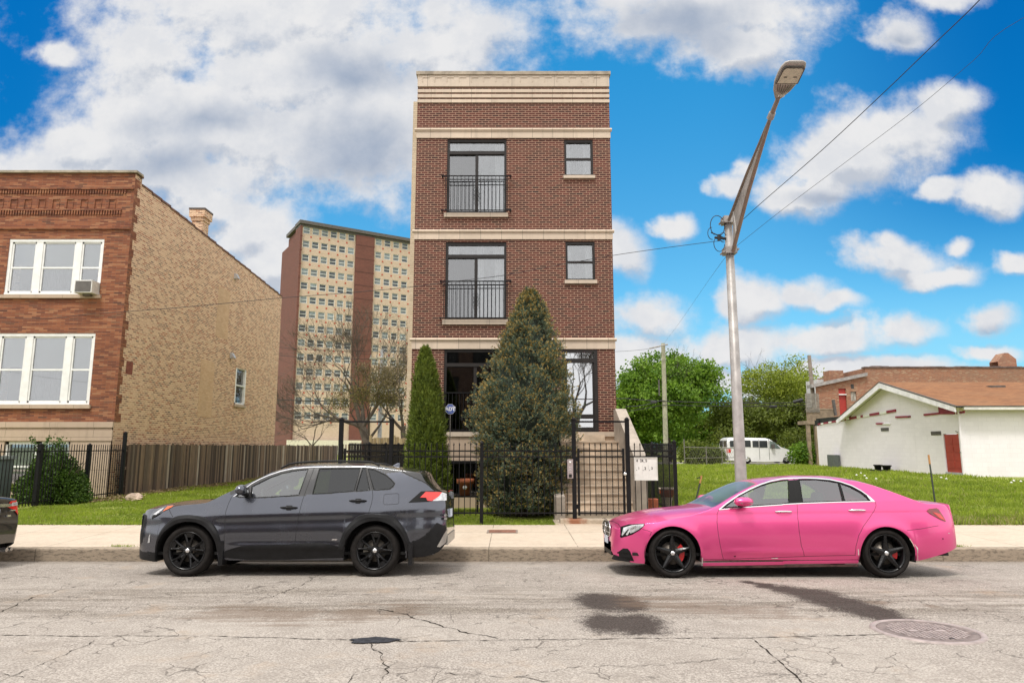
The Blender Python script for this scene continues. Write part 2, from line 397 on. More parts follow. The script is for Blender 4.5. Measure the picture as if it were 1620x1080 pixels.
M['orange_brick'] = brick('orange_brick', [(0, (.13, .040, .022)), (.35, (.22, .068, .030)), (.7, (.29, .10, .042)), (.92, (.36, .165, .08)), (1, (.08, .03, .02))], (.22, .13, .085), bw=.295, bh=.058, ms=.005, wear=.35, wcol=(.13, .04, .02), wscale=.35, streak=.25)
M['common_brick'] = brick('common_brick', [(0, (.22, .13, .09)), (.15, (.25, .14, .095)), (.24, (.46, .29, .18)), (.45, (.62, .43, .28)), (.6, (.57, .37, .23)), (.68, (.36, .15, .08)), (.78, (.27, .085, .05)), (.88, (.56, .37, .24)), (1, (.10, .07, .055))], (.74, .54, .37), bw=.225, bh=.076, ms=.014, wear=.30, wcol=(.62, .44, .30), wscale=.22, streak=.12)
M['buff_brick'] = brick('buff_brick', [(0, (.52, .42, .30)), (1, (.60, .50, .37))], (.5, .42, .32), wear=.15)
M['tower_brick'] = brick('tower_red_brick', [(0, (.13, .045, .035)), (1, (.17, .06, .045))], (.16, .08, .06), bw=.4, bh=.13, wear=.3)
M['tower_tan'] = brick('tower_tan_brick', [(0, (.49, .37, .285)), (1, (.55, .425, .335))], (.49, .39, .31), bw=.4, bh=.13, wear=.25, wcol=(.44, .32, .21))
M['old_brick'] = brick('old_red_brick', [(0, (.27, .09, .05)), (.4, (.34, .14, .075)), (.7, (.22, .08, .05)), (1, (.42, .27, .17))], (.36, .24, .16), bw=.22, bh=.075, ms=.012, wear=.5, wcol=(.2, .15, .11), wscale=.4)
M['screen_glass'] = glass('windscreen_glass', (.66, .72, .70), .02, .34, 0); M['glass'] = glass('window_glass', (.76, .78, .79), .17, .015, .01); M['glass_screen'] = glass('screened_glass', (.42, .43, .44), .16, .03, 0)
M['glass_door'] = glass('door_glass', (.35, .36, .38), .46)
M['glass_dark'] = glass('dark_window_glass', (.45, .47, .47), .06)
M['car_glass'] = glass('car_glass', (.70, .80, .77), .15, .01, 0)
M['car_glass_dark'] = glass('tinted_car_glass', (.09, .10, .11), .03, .01, 0)
M['curtain'] = simple('white_curtain', (.80, .80, .80), .9, 0, .12, 6)
M['curtain_grey'] = simple('grey_sheer', (.17, .175, .18), .9, 0, .2, 5)
M['blind'] = simple('pale_blind', (.50, .54, .50), .8, 0, .05, 2)
M['room'] = simple('room_dark', (.05, .048, .045), .9, 0, .3, 2)
M['black'] = simple('black_void', (.006, .006, .006), .8)
M['wood_post'] = simple('weathered_pole', (.34, .33, .24), .85, 0, .2, 4, .3, 30)
M['galv'] = simple('galvanised_steel', (.33, .31, .295), .48, .35, .22, 4)
M['bronze'] = simple('brown_painted_arm', (.23, .18, .15), .42, .35, .12, 6)
M['cap_dark'] = simple('dark_coping', (.09, .08, .075), .7, 0, .3, 6)
M['wire'] = simple('black_wire', (.015, .015, .017), .6)
M['silver'] = simple('silver_emblem', (.75, .75, .76), .25, .9, .03)
M['chrome'] = simple('chrome_trim', (.80, .80, .82), .16, .9, .03)
# ------------------------------------------------------------------ cars
def pchip(pts):
    p = np.array(sorted(pts), float); x, y = p[:, 0], p[:, 1]; h = np.diff(x); d = np.diff(y)/h; m = np.zeros_like(y)
    for i in range(1, len(x)-1):
        if d[i-1]*d[i] > 0:
            w1, w2 = 2*h[i]+h[i-1], h[i]+2*h[i-1]; m[i] = (w1+w2)/(w1/d[i-1]+w2/d[i])
    m[0], m[-1] = d[0], d[-1]
    def f(q):
        q = np.clip(np.asarray(q, float), x[0], x[-1]); i = np.clip(np.searchsorted(x, q)-1, 0, len(x)-2); t = (q-x[i])/h[i]
        return (1+2*t)*(1-t)**2*y[i] + t*(1-t)**2*h[i]*m[i] + t*t*(3-2*t)*y[i+1] + t*t*(t-1)*h[i]*m[i+1]
    return f
def lin(pts):
    p = np.array(sorted(pts), float); return lambda q: np.interp(q, p[:, 0], p[:, 1])
def inpoly(x, z, poly):
    x = np.asarray(x); z = np.asarray(z); r = np.zeros(x.shape, bool); n = len(poly)
    for i in range(n):
        (x0, z0), (x1, z1) = poly[i], poly[(i+1) % n]
        c = (z0 > z) != (z1 > z)
        with np.errstate(divide='ignore', invalid='ignore'): r ^= c & (x < (x1-x0)*(z-z0)/(z1-z0 + 1e-12)+x0)
    return r
def car_paint(name, col, coat=1.0, rough=.35, metal=.0, dirt=.10):
    m, g = newmat(name); oc = g.n('TexCoord').outputs['Object']; b = g.b
    n1 = g.smooth(g.noise(oc, 3.0, 7, .65), .45, .8)
    sp = g.n('SeparateXYZ'); g.l(oc, sp.inputs[0])
    low = g.math('MULTIPLY', g.math('SUBTRACT', 1.0, g.smooth(sp.outputs[2], .22, .62)), .55)
    dm = g.math('MULTIPLY', g.math('ADD', n1, low), dirt, clamp=True)
    g.l(g.mix(dm, col, (.22, .19, .16)), b.inputs['Base Color'])
    b.inputs['Metallic'].default_value = metal
    g.l(g.math('MULTIPLY_ADD', n1, .12, rough), b.inputs['Roughness'])
    b.inputs['Coat Weight'].default_value = coat
    g.l(g.math('MULTIPLY_ADD', dm, .2, .015), b.inputs['Coat Roughness'])
    fl = g.n('Bump'); fl.inputs['Strength'].default_value = .04; fl.inputs['Distance'].default_value = .004; g.l(g.noise(oc, 260, 2), fl.inputs['Height'])
    g.l(fl.outputs[0], b.inputs['Normal'])
    return m
M['grey_paint'] = car_paint('grey_metallic_paint', (.085, .092, .115), 1.0, .22, .86, .04)
M['pink_paint'] = car_paint('pink_satin_wrap', (.82, .09, .29), .6, .32, .60, .05)
M['black_paint'] = car_paint('black_paint', (.008, .008, .009), 1.0, .3)
M['roof_black'] = car_paint('gloss_black_roof', (.012, .012, .014), 1.0, .25)
M['clad'] = simple('black_plastic_cladding', (.010, .010, .011), .5, 0, .25, 9, .1, 200, 0, .25)
M['rubber'] = simple('black_seal', (.005, .005, .005), .4, 0, .1, 6, 0, 60, 0, .25)
M['tyre'] = simple('tyre_rubber', (.014, .012, .011), .8, 0, .35, 14, .2, 120, 0, .2)
M['rim_black'] = simple('black_alloy', (.010, .010, .011), .28, .3, .2, 9)
M['disc'] = simple('brake_disc', (.16, .14, .12), .4, .8, .35, 12)
M['caliper_red'] = simple('red_caliper', (.45, .012, .015), .4)
M['caliper'] = simple('grey_caliper', (.2, .19, .17), .5, .4)
M['seat_dark'] = simple('dark_seat_cloth', (.03, .03, .032), .8, 0, .2, 8)
M['seat_tan'] = simple('grey_seat_cloth', (.12, .12, .12), .8, 0, .2, 8)
M['red_lens'] = simple('red_lamp_lens', (.62, .018, .012), .12, 0, .12, 14, 0, 60, 1)
M['red_lens_dark'] = simple('dark_red_lens', (.18, .008, .010), .12, 0, .3, 20, 0, 60, 1)
M['clear_lens'] = simple('clear_lamp_lens', (.55, .56, .58), .12, .4, .35, 22, 0, 60, 1)
M['lens_dark'] = simple('smoked_lamp', (.10, .11, .13), .12, .3, .5, 30, 0, 60, 1); M['amber_lens'] = simple('amber_lens', (.75, .14, .03), .15, 0, .1, 9, 0, 60, 1)
M['skid_silver'] = simple('silver_skid', (.42, .40, .37), .38, .5, .1, 6)
M['plate'] = simple('number_plate', (.62, .68, .78), .5)
M['primer'] = simple('scuffed_primer', (.62, .58, .56), .7, 0, .3, 30); M['sill_brown'] = simple('brown_sill', (.11, .06, .055), .7, 0, .5, 9)

class Car:
    """local axes: x from nose to tail, y across (near side is -y), z up"""
    def __init__(s, name, label, YS, x0px, inset0, wm, group='cars parked along the kerb'):
        s.YS = YS; s.wm = wm; s.X0 = at(x0px, 850, YS+inset0).x; s.zg = road_z(YS); s.Yc = YS+wm
        s.roll = -math.atan(.05)
        s.root = thing(name, (s.X0, s.Yc, road_z(s.Yc)), label, 'car', group, rot=(s.roll, 0, 0))
        ROOT[s.root.name] = Vector((0, 0, 0))
    def L(s, px, py, inset=0.0):
        p = at(px, py, s.YS+inset); zg = s.zg
        return (p.x-s.X0, (p.z-zg) + .05*inset*0)
    def Ls(s, px, py):
        ins = 0.0
        for _ in range(5):
            x, z = s.L(px, py, ins); ins = s.wm - float(s.W(np.array(x), np.array(z)))
        return (x, z)
    def poly(s, pts, conv): return [s.Ls(*conv(a, b)) for a, b in pts]
    def setup(s, L, zc, z0, crown, edge, belt, wheels, Ra, tum=.30, tum2=.22, nose=(.75, .42), tail=(.6, .30), crease=None, flare=.028, tumn=.0, zl=None, waist=.0, bulge=(.045, .60, .07)):
        s.len = L; s.zl = zl; s.waist = waist; s.bulge = bulge; s.zc = zc; s.z0f = z0; s.crown = crown; s.edge = edge; s.belt = belt; s.wheels = wheels; s.Ra = Ra
        s.tum, s.tum2, s.nose, s.tail, s.crease, s.flare = tum, tum2, nose, tail, crease, flare
    def taper(s, x):
        n, a = s.nose; t = np.clip(1-x/n, 0, 1); r = 1-a*(1-np.sqrt(np.clip(1-t**2.6, 0, 1)))-.03*t
        n, a = s.tail; t = np.clip(1-(s.len-x)/n, 0, 1); r = r*(1-a*(1-np.sqrt(np.clip(1-t**2.6, 0, 1)))-.03*t)
        return r
    def W(s, x, z):
        x = np.asarray(x, float); z = np.asarray(z, float); wm = s.wm*s.taper(x); zb = s.belt(x); t = (zb-z)/(zb-.25)
        zl = s.zl(x) if s.zl else zb-.1
        def lowf(z_):
            t_ = (zb-z_)/(zb-.25); up_ = np.clip(z_-zl, 0, None); dn = np.clip(t_-.62, 0, None)
            A_, zm_, B_ = s.bulge; e1 = np.clip((z_-zm_)/(zl-zm_), 0, 1); e2 = np.clip((zm_-z_)/(zm_-.25), 0, 1.3)
            return wm - .30*np.sqrt(up_*up_+.0004)+.006 - A_*e1*e1 - B_*e2*e2*wm - s.waist*np.exp(-((z_-zl+.10)/.075)**2)
        low = lowf(z)
        for cx, cz in s.wheels:
            r = np.hypot(x-cx, z-cz); low = low + s.flare*np.exp(-((r-s.Ra)/.10)**2)*np.clip((z-cz+.25)/.3, 0, 1) - s.flare*.5
        if s.crease: low = low + s.crease(x, z)
        d = np.clip(z-zb, 0, None); up = lowf(zb)-s.flare*.5-.010-s.tum*d-s.tum2*d*d
        k = 1/(1+np.exp(-(z-zb)/.008)); return low*(1-k)+up*k
    def ze(s, x): return s.zc(x)-s.crown(x)
    def z0(s, x):
        z = s.z0f(x).copy() if hasattr(s.z0f(x), 'copy') else s.z0f(x)
        for cx, cz in s.wheels:
            d = s.Ra**2-(x-cx)**2; z = np.where(d > 0, np.maximum(z, cz+np.sqrt(np.maximum(d, 0))), z)
        return z
    def body(s, mats, holes, glasses, regions, n=240, rows=62, kt=16):
        """mats[0] paint. holes: polygons left open. glasses: (x0,x1,fy,mat) spans of the top strip. regions: (poly, material index)"""
        xs = set(np.linspace(0, s.len, n)) | {s.len*(1-cos(t))/2*0+.25*t**2 for t in np.linspace(0, 1, 24)} | {s.len-.25*t**2 for t in np.linspace(0, 1, 24)}
        for cx, cz in s.wheels: xs |= {cx-s.Ra-.0005, cx-s.Ra+.0005, cx+s.Ra-.0005, cx+s.Ra+.0005} | {cx+s.Ra*cos(a) for a in np.linspace(.06, pi-.06, 60)}
        xs = np.array(sorted(xs)); xs = xs[np.concatenate([[True], np.diff(xs) > .0006])]; nx = len(xs); s.xs = xs
        z0 = s.z0(xs); ze = np.maximum(s.ze(xs), z0+.004); sp = np.linspace(0, 1, rows)
        Z = z0[:, None]+(ze-z0)[:, None]*sp[None]; X = np.repeat(xs[:, None], rows, 1); Y = s.W(X, Z)
        we = Y[:, -1]; tt = np.sin(np.linspace(pi/2, 0, kt+1))[1:]; Yt = we[:, None]*tt[None]
        pw = s.edge(xs)[:, None]; Zt = s.zc(xs)[:, None]-(s.zc(xs)-ze)[:, None]*tt[None]**pw; Xt = np.repeat(xs[:, None], kt, 1)
        # pull the centre of nose, screens and tail outwards in plan
        bow = getattr(s, 'bow', None)
        if bow: Xt = Xt + bow(Xt, Zt)*(1-tt[None]**2)
        GX = np.hstack([X, Xt]); GY = np.hstack([Y, Yt]); GZ = np.hstack([Z, Zt]); c = rows+kt
        if 1:
            # near (−y) side and its mirror share the centre column
            NV = nx*c; V = np.stack([GX, -GY, GZ], -1).reshape(-1, 3); V2 = V.copy(); V2[:, 1] *= -1
            idx = np.arange(NV).reshape(nx, c); a, b, d, e = idx[:-1, :-1], idx[1:, :-1], idx[1:, 1:], idx[:-1, 1:]
            cx = (GX[:-1, :-1]+GX[1:, 1:])/2; cz = (GZ[:-1, :-1]+GZ[1:, 1:])/2; cy = (GY[:-1, :-1]+GY[1:, 1:])/2; side = np.zeros(cx.shape, bool); side[:, :rows-1] = True
            mi = np.zeros(cx.shape, int); keep = np.ones(cx.shape, bool)
            for poly, k in regions: mi[inpoly(cx, cz, poly) & side] = k
            for x0, x1, k in getattr(s, 'topregions', []): mi[(~side) & (cx > x0) & (cx < x1)] = k
            for h in holes: keep &= ~(inpoly(cx, cz, h) & side)
            gl = []
            for x0, x1, fy, gm in glasses:
                sel = (~side) & (cx > x0) & (cx < x1) & (cy < fy*we[:-1, None])
                keep &= ~sel; gl.append((sel, gm))
            def emit(sel): return np.concatenate([np.stack([a, b, d, e], -1)[sel], np.stack([a+NV, e+NV, d+NV, b+NV], -1)[sel]])
            def mk(nm, fc, mm, mats):
                me = bpy.data.meshes.new(nm); VV = np.concatenate([V, V2]); used = np.unique(fc); mp = np.full(len(VV), -1); mp[used] = np.arange(len(used))
                me.from_pydata(VV[used].tolist(), [], mp[fc].tolist())
                for mt in mats: me.materials.append(mt)
                me.polygons.foreach_set('use_smooth', [True]*len(me.polygons)); me.polygons.foreach_set('material_index', mm)
                o = bpy.data.objects.new(nm, me); COL.objects.link(o); o.parent = s.root
                bm = bmesh.new(); bm.from_mesh(me); bmesh.ops.remove_doubles(bm, verts=bm.verts, dist=.0002); bm.to_mesh(me); bm.free(); return o
            fc = emit(keep); mm = np.concatenate([mi[keep], mi[keep]])
            s.body_o = mk('body', fc, mm, mats)
            for (sel, gm), nm in zip(gl, ('windscreen', 'rear_window')): mk(nm, emit(sel), np.zeros(2*sel.sum(), int), [gm])
            # caps at nose and tail
            m = MB()
            for i in (0, nx-1):
                col = [(GX[i, j], -GY[i, j], GZ[i, j]) for j in range(c)]; colm = [(x, -y, z) for x, y, z in col]
                loop = col + colm[::-1][1:]
                m.add(loop, [tuple(range(len(loop))) if i == 0 else tuple(range(len(loop)))[::-1]], 0)
            m.build('end_panel', mats[0:1], s.root)
            # floor
            m = MB(); w = s.wm*.86
            m.wbox(.25, s.len-.25, -w, w, .30, .34); m.build('floor_pan', M['black'], s.root)
            m = MB()
            for cx_, cz_ in s.wheels:
                for sy in (-1, 1):
                    V_ = []; N_ = 22
                    for yy in (s.wm*.985-.03, s.wm-.34):
                        for k in range(N_+1):
                            a_ = pi*1.16*k/N_-.08*pi; V_.append((cx_+(s.Ra+.012)*cos(a_), sy*yy, cz_+(s.Ra+.012)*sin(a_)))
                    m.add(V_, [(k, k+1, N_+2+k, N_+1+k) for k in range(N_)], 0)
                    m.add(V_[N_+1:], [tuple(range(N_+1))], 0)
            m.build('wheel_arch_liner', M['black'], s.root)
    def sheet(s, m, poly, off, mi=0, rows=8, dx=.03, sides=(-1, 1), thick=0):
        """x-monotone polygon laid on the side surface"""
        P = np.array(poly); xs = sorted(set(np.round(np.concatenate([np.linspace(P[:, 0].min(), P[:, 0].max(), max(3, int((P[:, 0].max()-P[:, 0].min())/dx)+2)), P[:, 0]]), 5)))
        cols = []
        for x in xs:
            x_ = min(max(x, P[:, 0].min()+1e-5), P[:, 0].max()-1e-5); zz = []
            for i in range(len(P)):
                (x0, z0), (x1, z1) = P[i], P[(i+1) % len(P)]
                if (x0 <= x_) != (x1 <= x_): zz.append(z0+(z1-z0)*(x_-x0)/(x1-x0))
            if len(zz) >= 2: cols.append((x_, min(zz), max(zz)))
        for sy in sides:
            V = []
            for x, za, zb in cols:
                for k in range(rows):
                    z = za+(zb-za)*k/(rows-1); V.append((x, sy*(float(s.W(x, z))+off), z))
            Fc = [(i*rows+k, (i+1)*rows+k, (i+1)*rows+k+1, i*rows+k+1) for i in range(len(cols)-1) for k in range(rows-1)]
            if sy > 0: Fc = [f[::-1] for f in Fc]
            m.add(V, Fc, mi, None, True)
        return m
    def strip(s, m, pts, w, off, mi=0, sides=(-1, 1), closed=False, step=.03):
        """ribbon of width w along a side-view polyline, standing off the surface"""
        P = [Vector((a, b)) for a, b in pts]
        if closed: P = P+[P[0]]
        Q = [P[0]]
        for a, b in zip(P[:-1], P[1:]):
            n = max(1, int((b-a).length/step)); Q += [a.lerp(b, k/n) for k in range(1, n+1)]
        for sy in sides:
            V = []
            for i, q in enumerate(Q):
                p0 = Q[i-1] if i else (Q[-2] if closed else q); p1 = Q[i+1] if i < len(Q)-1 else (Q[1] if closed else q)
                t = (p1-p0); t = t.normalized() if t.length > 1e-9 else Vector((1, 0)); nn = Vector((-t.y, t.x))*(w/2)
                for e, o_ in ((-1, 0), (-.7, off), (.7, off), (1, 0)):
                    x, z = q.x+nn.x*e, q.y+nn.y*e; V.append((x, sy*(float(s.W(x, z))+o_-(.002 if o_ == 0 else 0)), z))
            Fc = [(i*4+k, (i+1)*4+k, (i+1)*4+k+1, i*4+k+1) for i in range(len(Q)-1) for k in range(3)]
            if sy < 0: Fc = [f[::-1] for f in Fc]
            m.add(V, Fc, mi, None, False)
        return m
    def seam(s, pts, w=.007):
        m = MB(); s.strip(m, pts, w, .0012); return m
    def arch_clad(s, m, outer, cx, cz, ri, off, a0, a1, n=40):
        """band between the arch opening and a faceted outer line given by (angle, radius)"""
        f = lin(outer)
        for sy in (-1, 1):
            V = []
            for k in range(n+1):
                a = a0+(a1-a0)*k/n; ro = float(f(a))
                for q, (rr, o_) in enumerate(((ri-.002, off-.03), (ri, off), (ri+.5*(ro-ri), off+.006), (ro-.012, off), (ro, 0))):
                    x, z = cx+rr*cos(a), cz+rr*sin(a); V.append((x, sy*(float(s.W(x, z))+o_), z))
            Fc = [(i*5+q, (i+1)*5+q, (i+1)*5+q+1, i*5+q+1) for i in range(n) for q in range(4)]
            if sy > 0: Fc = [f_[::-1] for f_ in Fc]
            m.add(V, Fc, 0, None, False)
    def wheel(s, cx, cz, r, rr, style, sy, cal):
        """tyre, rim, spokes, disc; the outer face looks along sy"""
        yo = sy*(s.wm-.045); w = .235; C = Vector((cx, yo, cz)); d = -sy
        m = MB(); h = lambda k: d*k
        prof = [(rr-.005, h(.012)), (rr+.012, h(.004)), (rr+(r-rr)*.35, h(-.010)), (rr+(r-rr)*.72, h(-.004)), (r-.022, h(.008)), (r-.007, h(.028)), (r, h(.05)), (r, h(w-.05)), (r-.02, h(w-.01)), (rr, h(w))]
        m.lathe(C, prof, 56, 'y'); 
        for gq in (.07, .115, .16): m.lathe(C, [(r+.0008, h(gq)), (r+.0008, h(gq+.012))], 56, 'y', 1)
        t = m.build('wheel', [M['tyre'], M['black']], s.root)
        m = MB()
        m.lathe(C, [(rr-.004, h(.010)), (rr+.004, h(.002)), (rr-.006, h(.004)), (rr-.020, h(.018)), (rr-.028, h(.05)), (rr-.035, h(.19))], 56, 'y')
        fr = Frame(C, (1, 0, 0), (0, sy, 0))
        def spoke(a, r0, r1, w0, w1, n_in=-.035, ridge=.012, tip=-.012, bend=0):
            ca, sa = cos(a), sin(a); P = lambda rad, tt, n: fr.p(rad*ca-tt*sa, rad*sa+tt*ca, n)
            N = 5; V = []
            for k in range(N+1):
                q = k/N; rad = r0+(r1-r0)*q; ww = w0+(w1-w0)*q; n = n_in+(tip-n_in)*q; bo = bend*q*q
                V += [P(rad, bo-ww, n-.045), P(rad, bo-ww, n), P(rad, bo-ww*.25, n+ridge), P(rad, bo+ww*.25, n+ridge), P(rad, bo+ww, n), P(rad, bo+ww, n-.045)]
            Fc = [(k*6+j, k*6+j+1, k*6+7+j, k*6+6+j) for k in range(N) for j in range(5)]
            m.add(V, [f[::-1] for f in Fc] if sy < 0 else Fc, 0)
        if style == 'split':
            for k in range(5):
                a = pi/2+2*pi*k/5-.05
                for e in (-1, 1):
                    spoke(a+e*.16, .05, rr-.02, .020, .013, bend=e*.030)
                spoke(a, rr-.075, rr-.015, .036, .05, -.02, .002)
                spoke(a, .04, .12, .035, .012, -.035, .006)
        elif style == 'star':
            for k in range(5):
                a = pi/2+2*pi*k/5
                spoke(a, .035, rr-.012, .046, .017, -.03, .016, -.006)
        else:
            for k in range(10): spoke(pi/2+2*pi*k/10, .04, rr-.015, .022, .014)
        m.lathe(C, [(.075, h(.09)), (.07, h(.04)), (.045, h(.022)), (.001, h(.020))], 24, 'y')
        for k in range(5):
            a = pi/2+2*pi*(k+.5)/5; p = C+Vector((.052*cos(a), 0, .052*sin(a)))
            m.lathe(p, [(.009, h(.03)), (.009, h(.015)), (.001, h(.014))], 8, 'y')
        m.build('rim', M['rim_black'], t)
        m = MB(); m.lathe(C, [(.032, h(.020)), (.031, h(.013)), (.001, h(.012))], 24, 'y', 0)
        m.build('hub_cap', M['silver'], t)
        m = MB(); m.lathe(C, [(.16, h(.10)), (.16, h(.085)), (.08, h(.085)), (.08, h(.06)), (.001, h(.06))], 40, 'y'); m.build('brake_disc', M['disc'], t)
        if cal:
            m = MB(); a0, a1 = cal[1]
            V = []
            for k in range(9):
                a = a0+(a1-a0)*k/8
                for rad, yy in ((.105, .105), (.105, .062), (.175, .062), (.175, .105)): V.append(C+Vector((rad*cos(a), h(yy), rad*sin(a))))
            m.add(V, [(k*4+j, k*4+(j+1) % 4, k*4+4+(j+1) % 4, k*4+4+j) for k in range(8) for j in range(4)]+[(0, 1, 2, 3), (35, 34, 33, 32)])
            m.build('brake_caliper', cal[0], t)
        # dark back of the wheel
        m = MB(); m.lathe(C, [(rr-.03, h(.18)), (.01, h(.18))], 30, 'y'); m.build('backing_plate', M['black'], t)
        return t
    def seats(s, rows, mat, z0=.5, top=1.12, hr=True):
        m = MB()
        for x, half in rows:
            for y in (-.38, .38):
                w = half
                def slab(a, b, w0, w1, th, zt=None):
                    V = []
                    for (px_, pz_), ww in ((a, w0), (b, w1)):
                        for dx in (-th/2, th/2):
                            for dy in (-ww, ww): V.append((px_+dx, y+dy, pz_))
                    m.add(V, [(0, 1, 3, 2), (4, 6, 7, 5), (0, 4, 5, 1), (2, 3, 7, 6), (0, 2, 6, 4), (1, 5, 7, 3)], 0)
                slab((x, z0), (x+.20, top), w, w*.8, .13)
                m.wbox(x-.48, x+.05, y-w, y+w, z0-.16, z0+.02)
                if hr:
                    b = MB(); V = []
                    for k in range(8):
                        a = 2*pi*k/8; V.append((x+.225+.05*cos(a), top+.13+.085*sin(a)))
                    m.prism([(p, q) for p, q in V], -y-.12, -y+.12)
                    m.wbox(x+.20, x+.22, y-.05, y-.035, top-.02, top+.06); m.wbox(x+.20, x+.22, y+.035, y+.05, top-.02, top+.06)
        return m.build('seat', mat, s.root)
    def mirror(s, x, z, lng, hgt, dep, mat, mat2=None, sgn=-1):
        """door mirror: rounded pod on a short arm"""
        m = MB()
        for sy in (-1, 1):
            yb = sy*(float(s.W(x, z-.02))); N = 14; rings = []
            for q, (k, ex) in enumerate(((0, .55), (.12, .85), (.4, 1.0), (.75, .96), (1, .62))):
                rings.append([(x+lng*(k-.5)+0*ex, yb+sy*(.10+dep*.5)+dep*.55*ex*cos(2*pi*i/N), z+hgt*.5*ex*(sin(2*pi*i/N) if sin(2*pi*i/N) > 0 else .9*sin(2*pi*i/N))) for i in range(N)])
            V = [p for r_ in rings for p in r_]
            m.add(V, [(a*N+i, a*N+(i+1) % N, (a+1)*N+(i+1) % N, (a+1)*N+i) for a in range(4) for i in range(N)]+[tuple(range(N))[::-1], tuple(range(4*N, 5*N))], 0, None, True)
            m.tube([(x+lng*.05, yb-sy*.03, z-hgt*.45), (x, yb+sy*.08, z-hgt*.38), (x, yb+sy*.16, z-hgt*.2)], [.035, .032, .04], 8, 1)
        return m.build('door_mirror', [mat, mat2 or M['clad']], s.root)
    def handle(s, x0, x1, z, mat, thick=.026):
        m = MB()
        for sy in (-1, 1):
            P = []
            for k in range(7):
                q = k/6; x = x0+(x1-x0)*q; o_ = .012+.032*sin(pi*min(1, max(0, q)))**.5; P.append((x, sy*(float(s.W(x, z))+o_-.004), z+.004*sin(pi*q)))
            m.tube(P, [.008, .013, .014, .014, .014, .013, .008], 8, 0)
        return m.build('door_handle', mat, s.root)

def text_mesh(name, txt, size, mat, parent, loc, rot, ext=.002, sx=1.0, bold=0.0):
    cu = bpy.data.curves.new(name, 'FONT'); cu.body = txt; cu.size = size; cu.extrude = ext; cu.align_x = 'CENTER'; cu.align_y = 'CENTER'; cu.offset = bold
    o = bpy.data.objects.new(name, cu); COL.objects.link(o)
    me = bpy.data.meshes.new_from_object(o.evaluated_get(bpy.context.evaluated_depsgraph_get()))
    COL.objects.unlink(o); bpy.data.objects.remove(o)
    q = bpy.data.objects.new(name, me); COL.objects.link(q); me.materials.clear(); me.materials.append(mat)
    q.parent = parent; q.location = loc; q.rotation_euler = rot; q.scale = (sx, 1, 1); return q

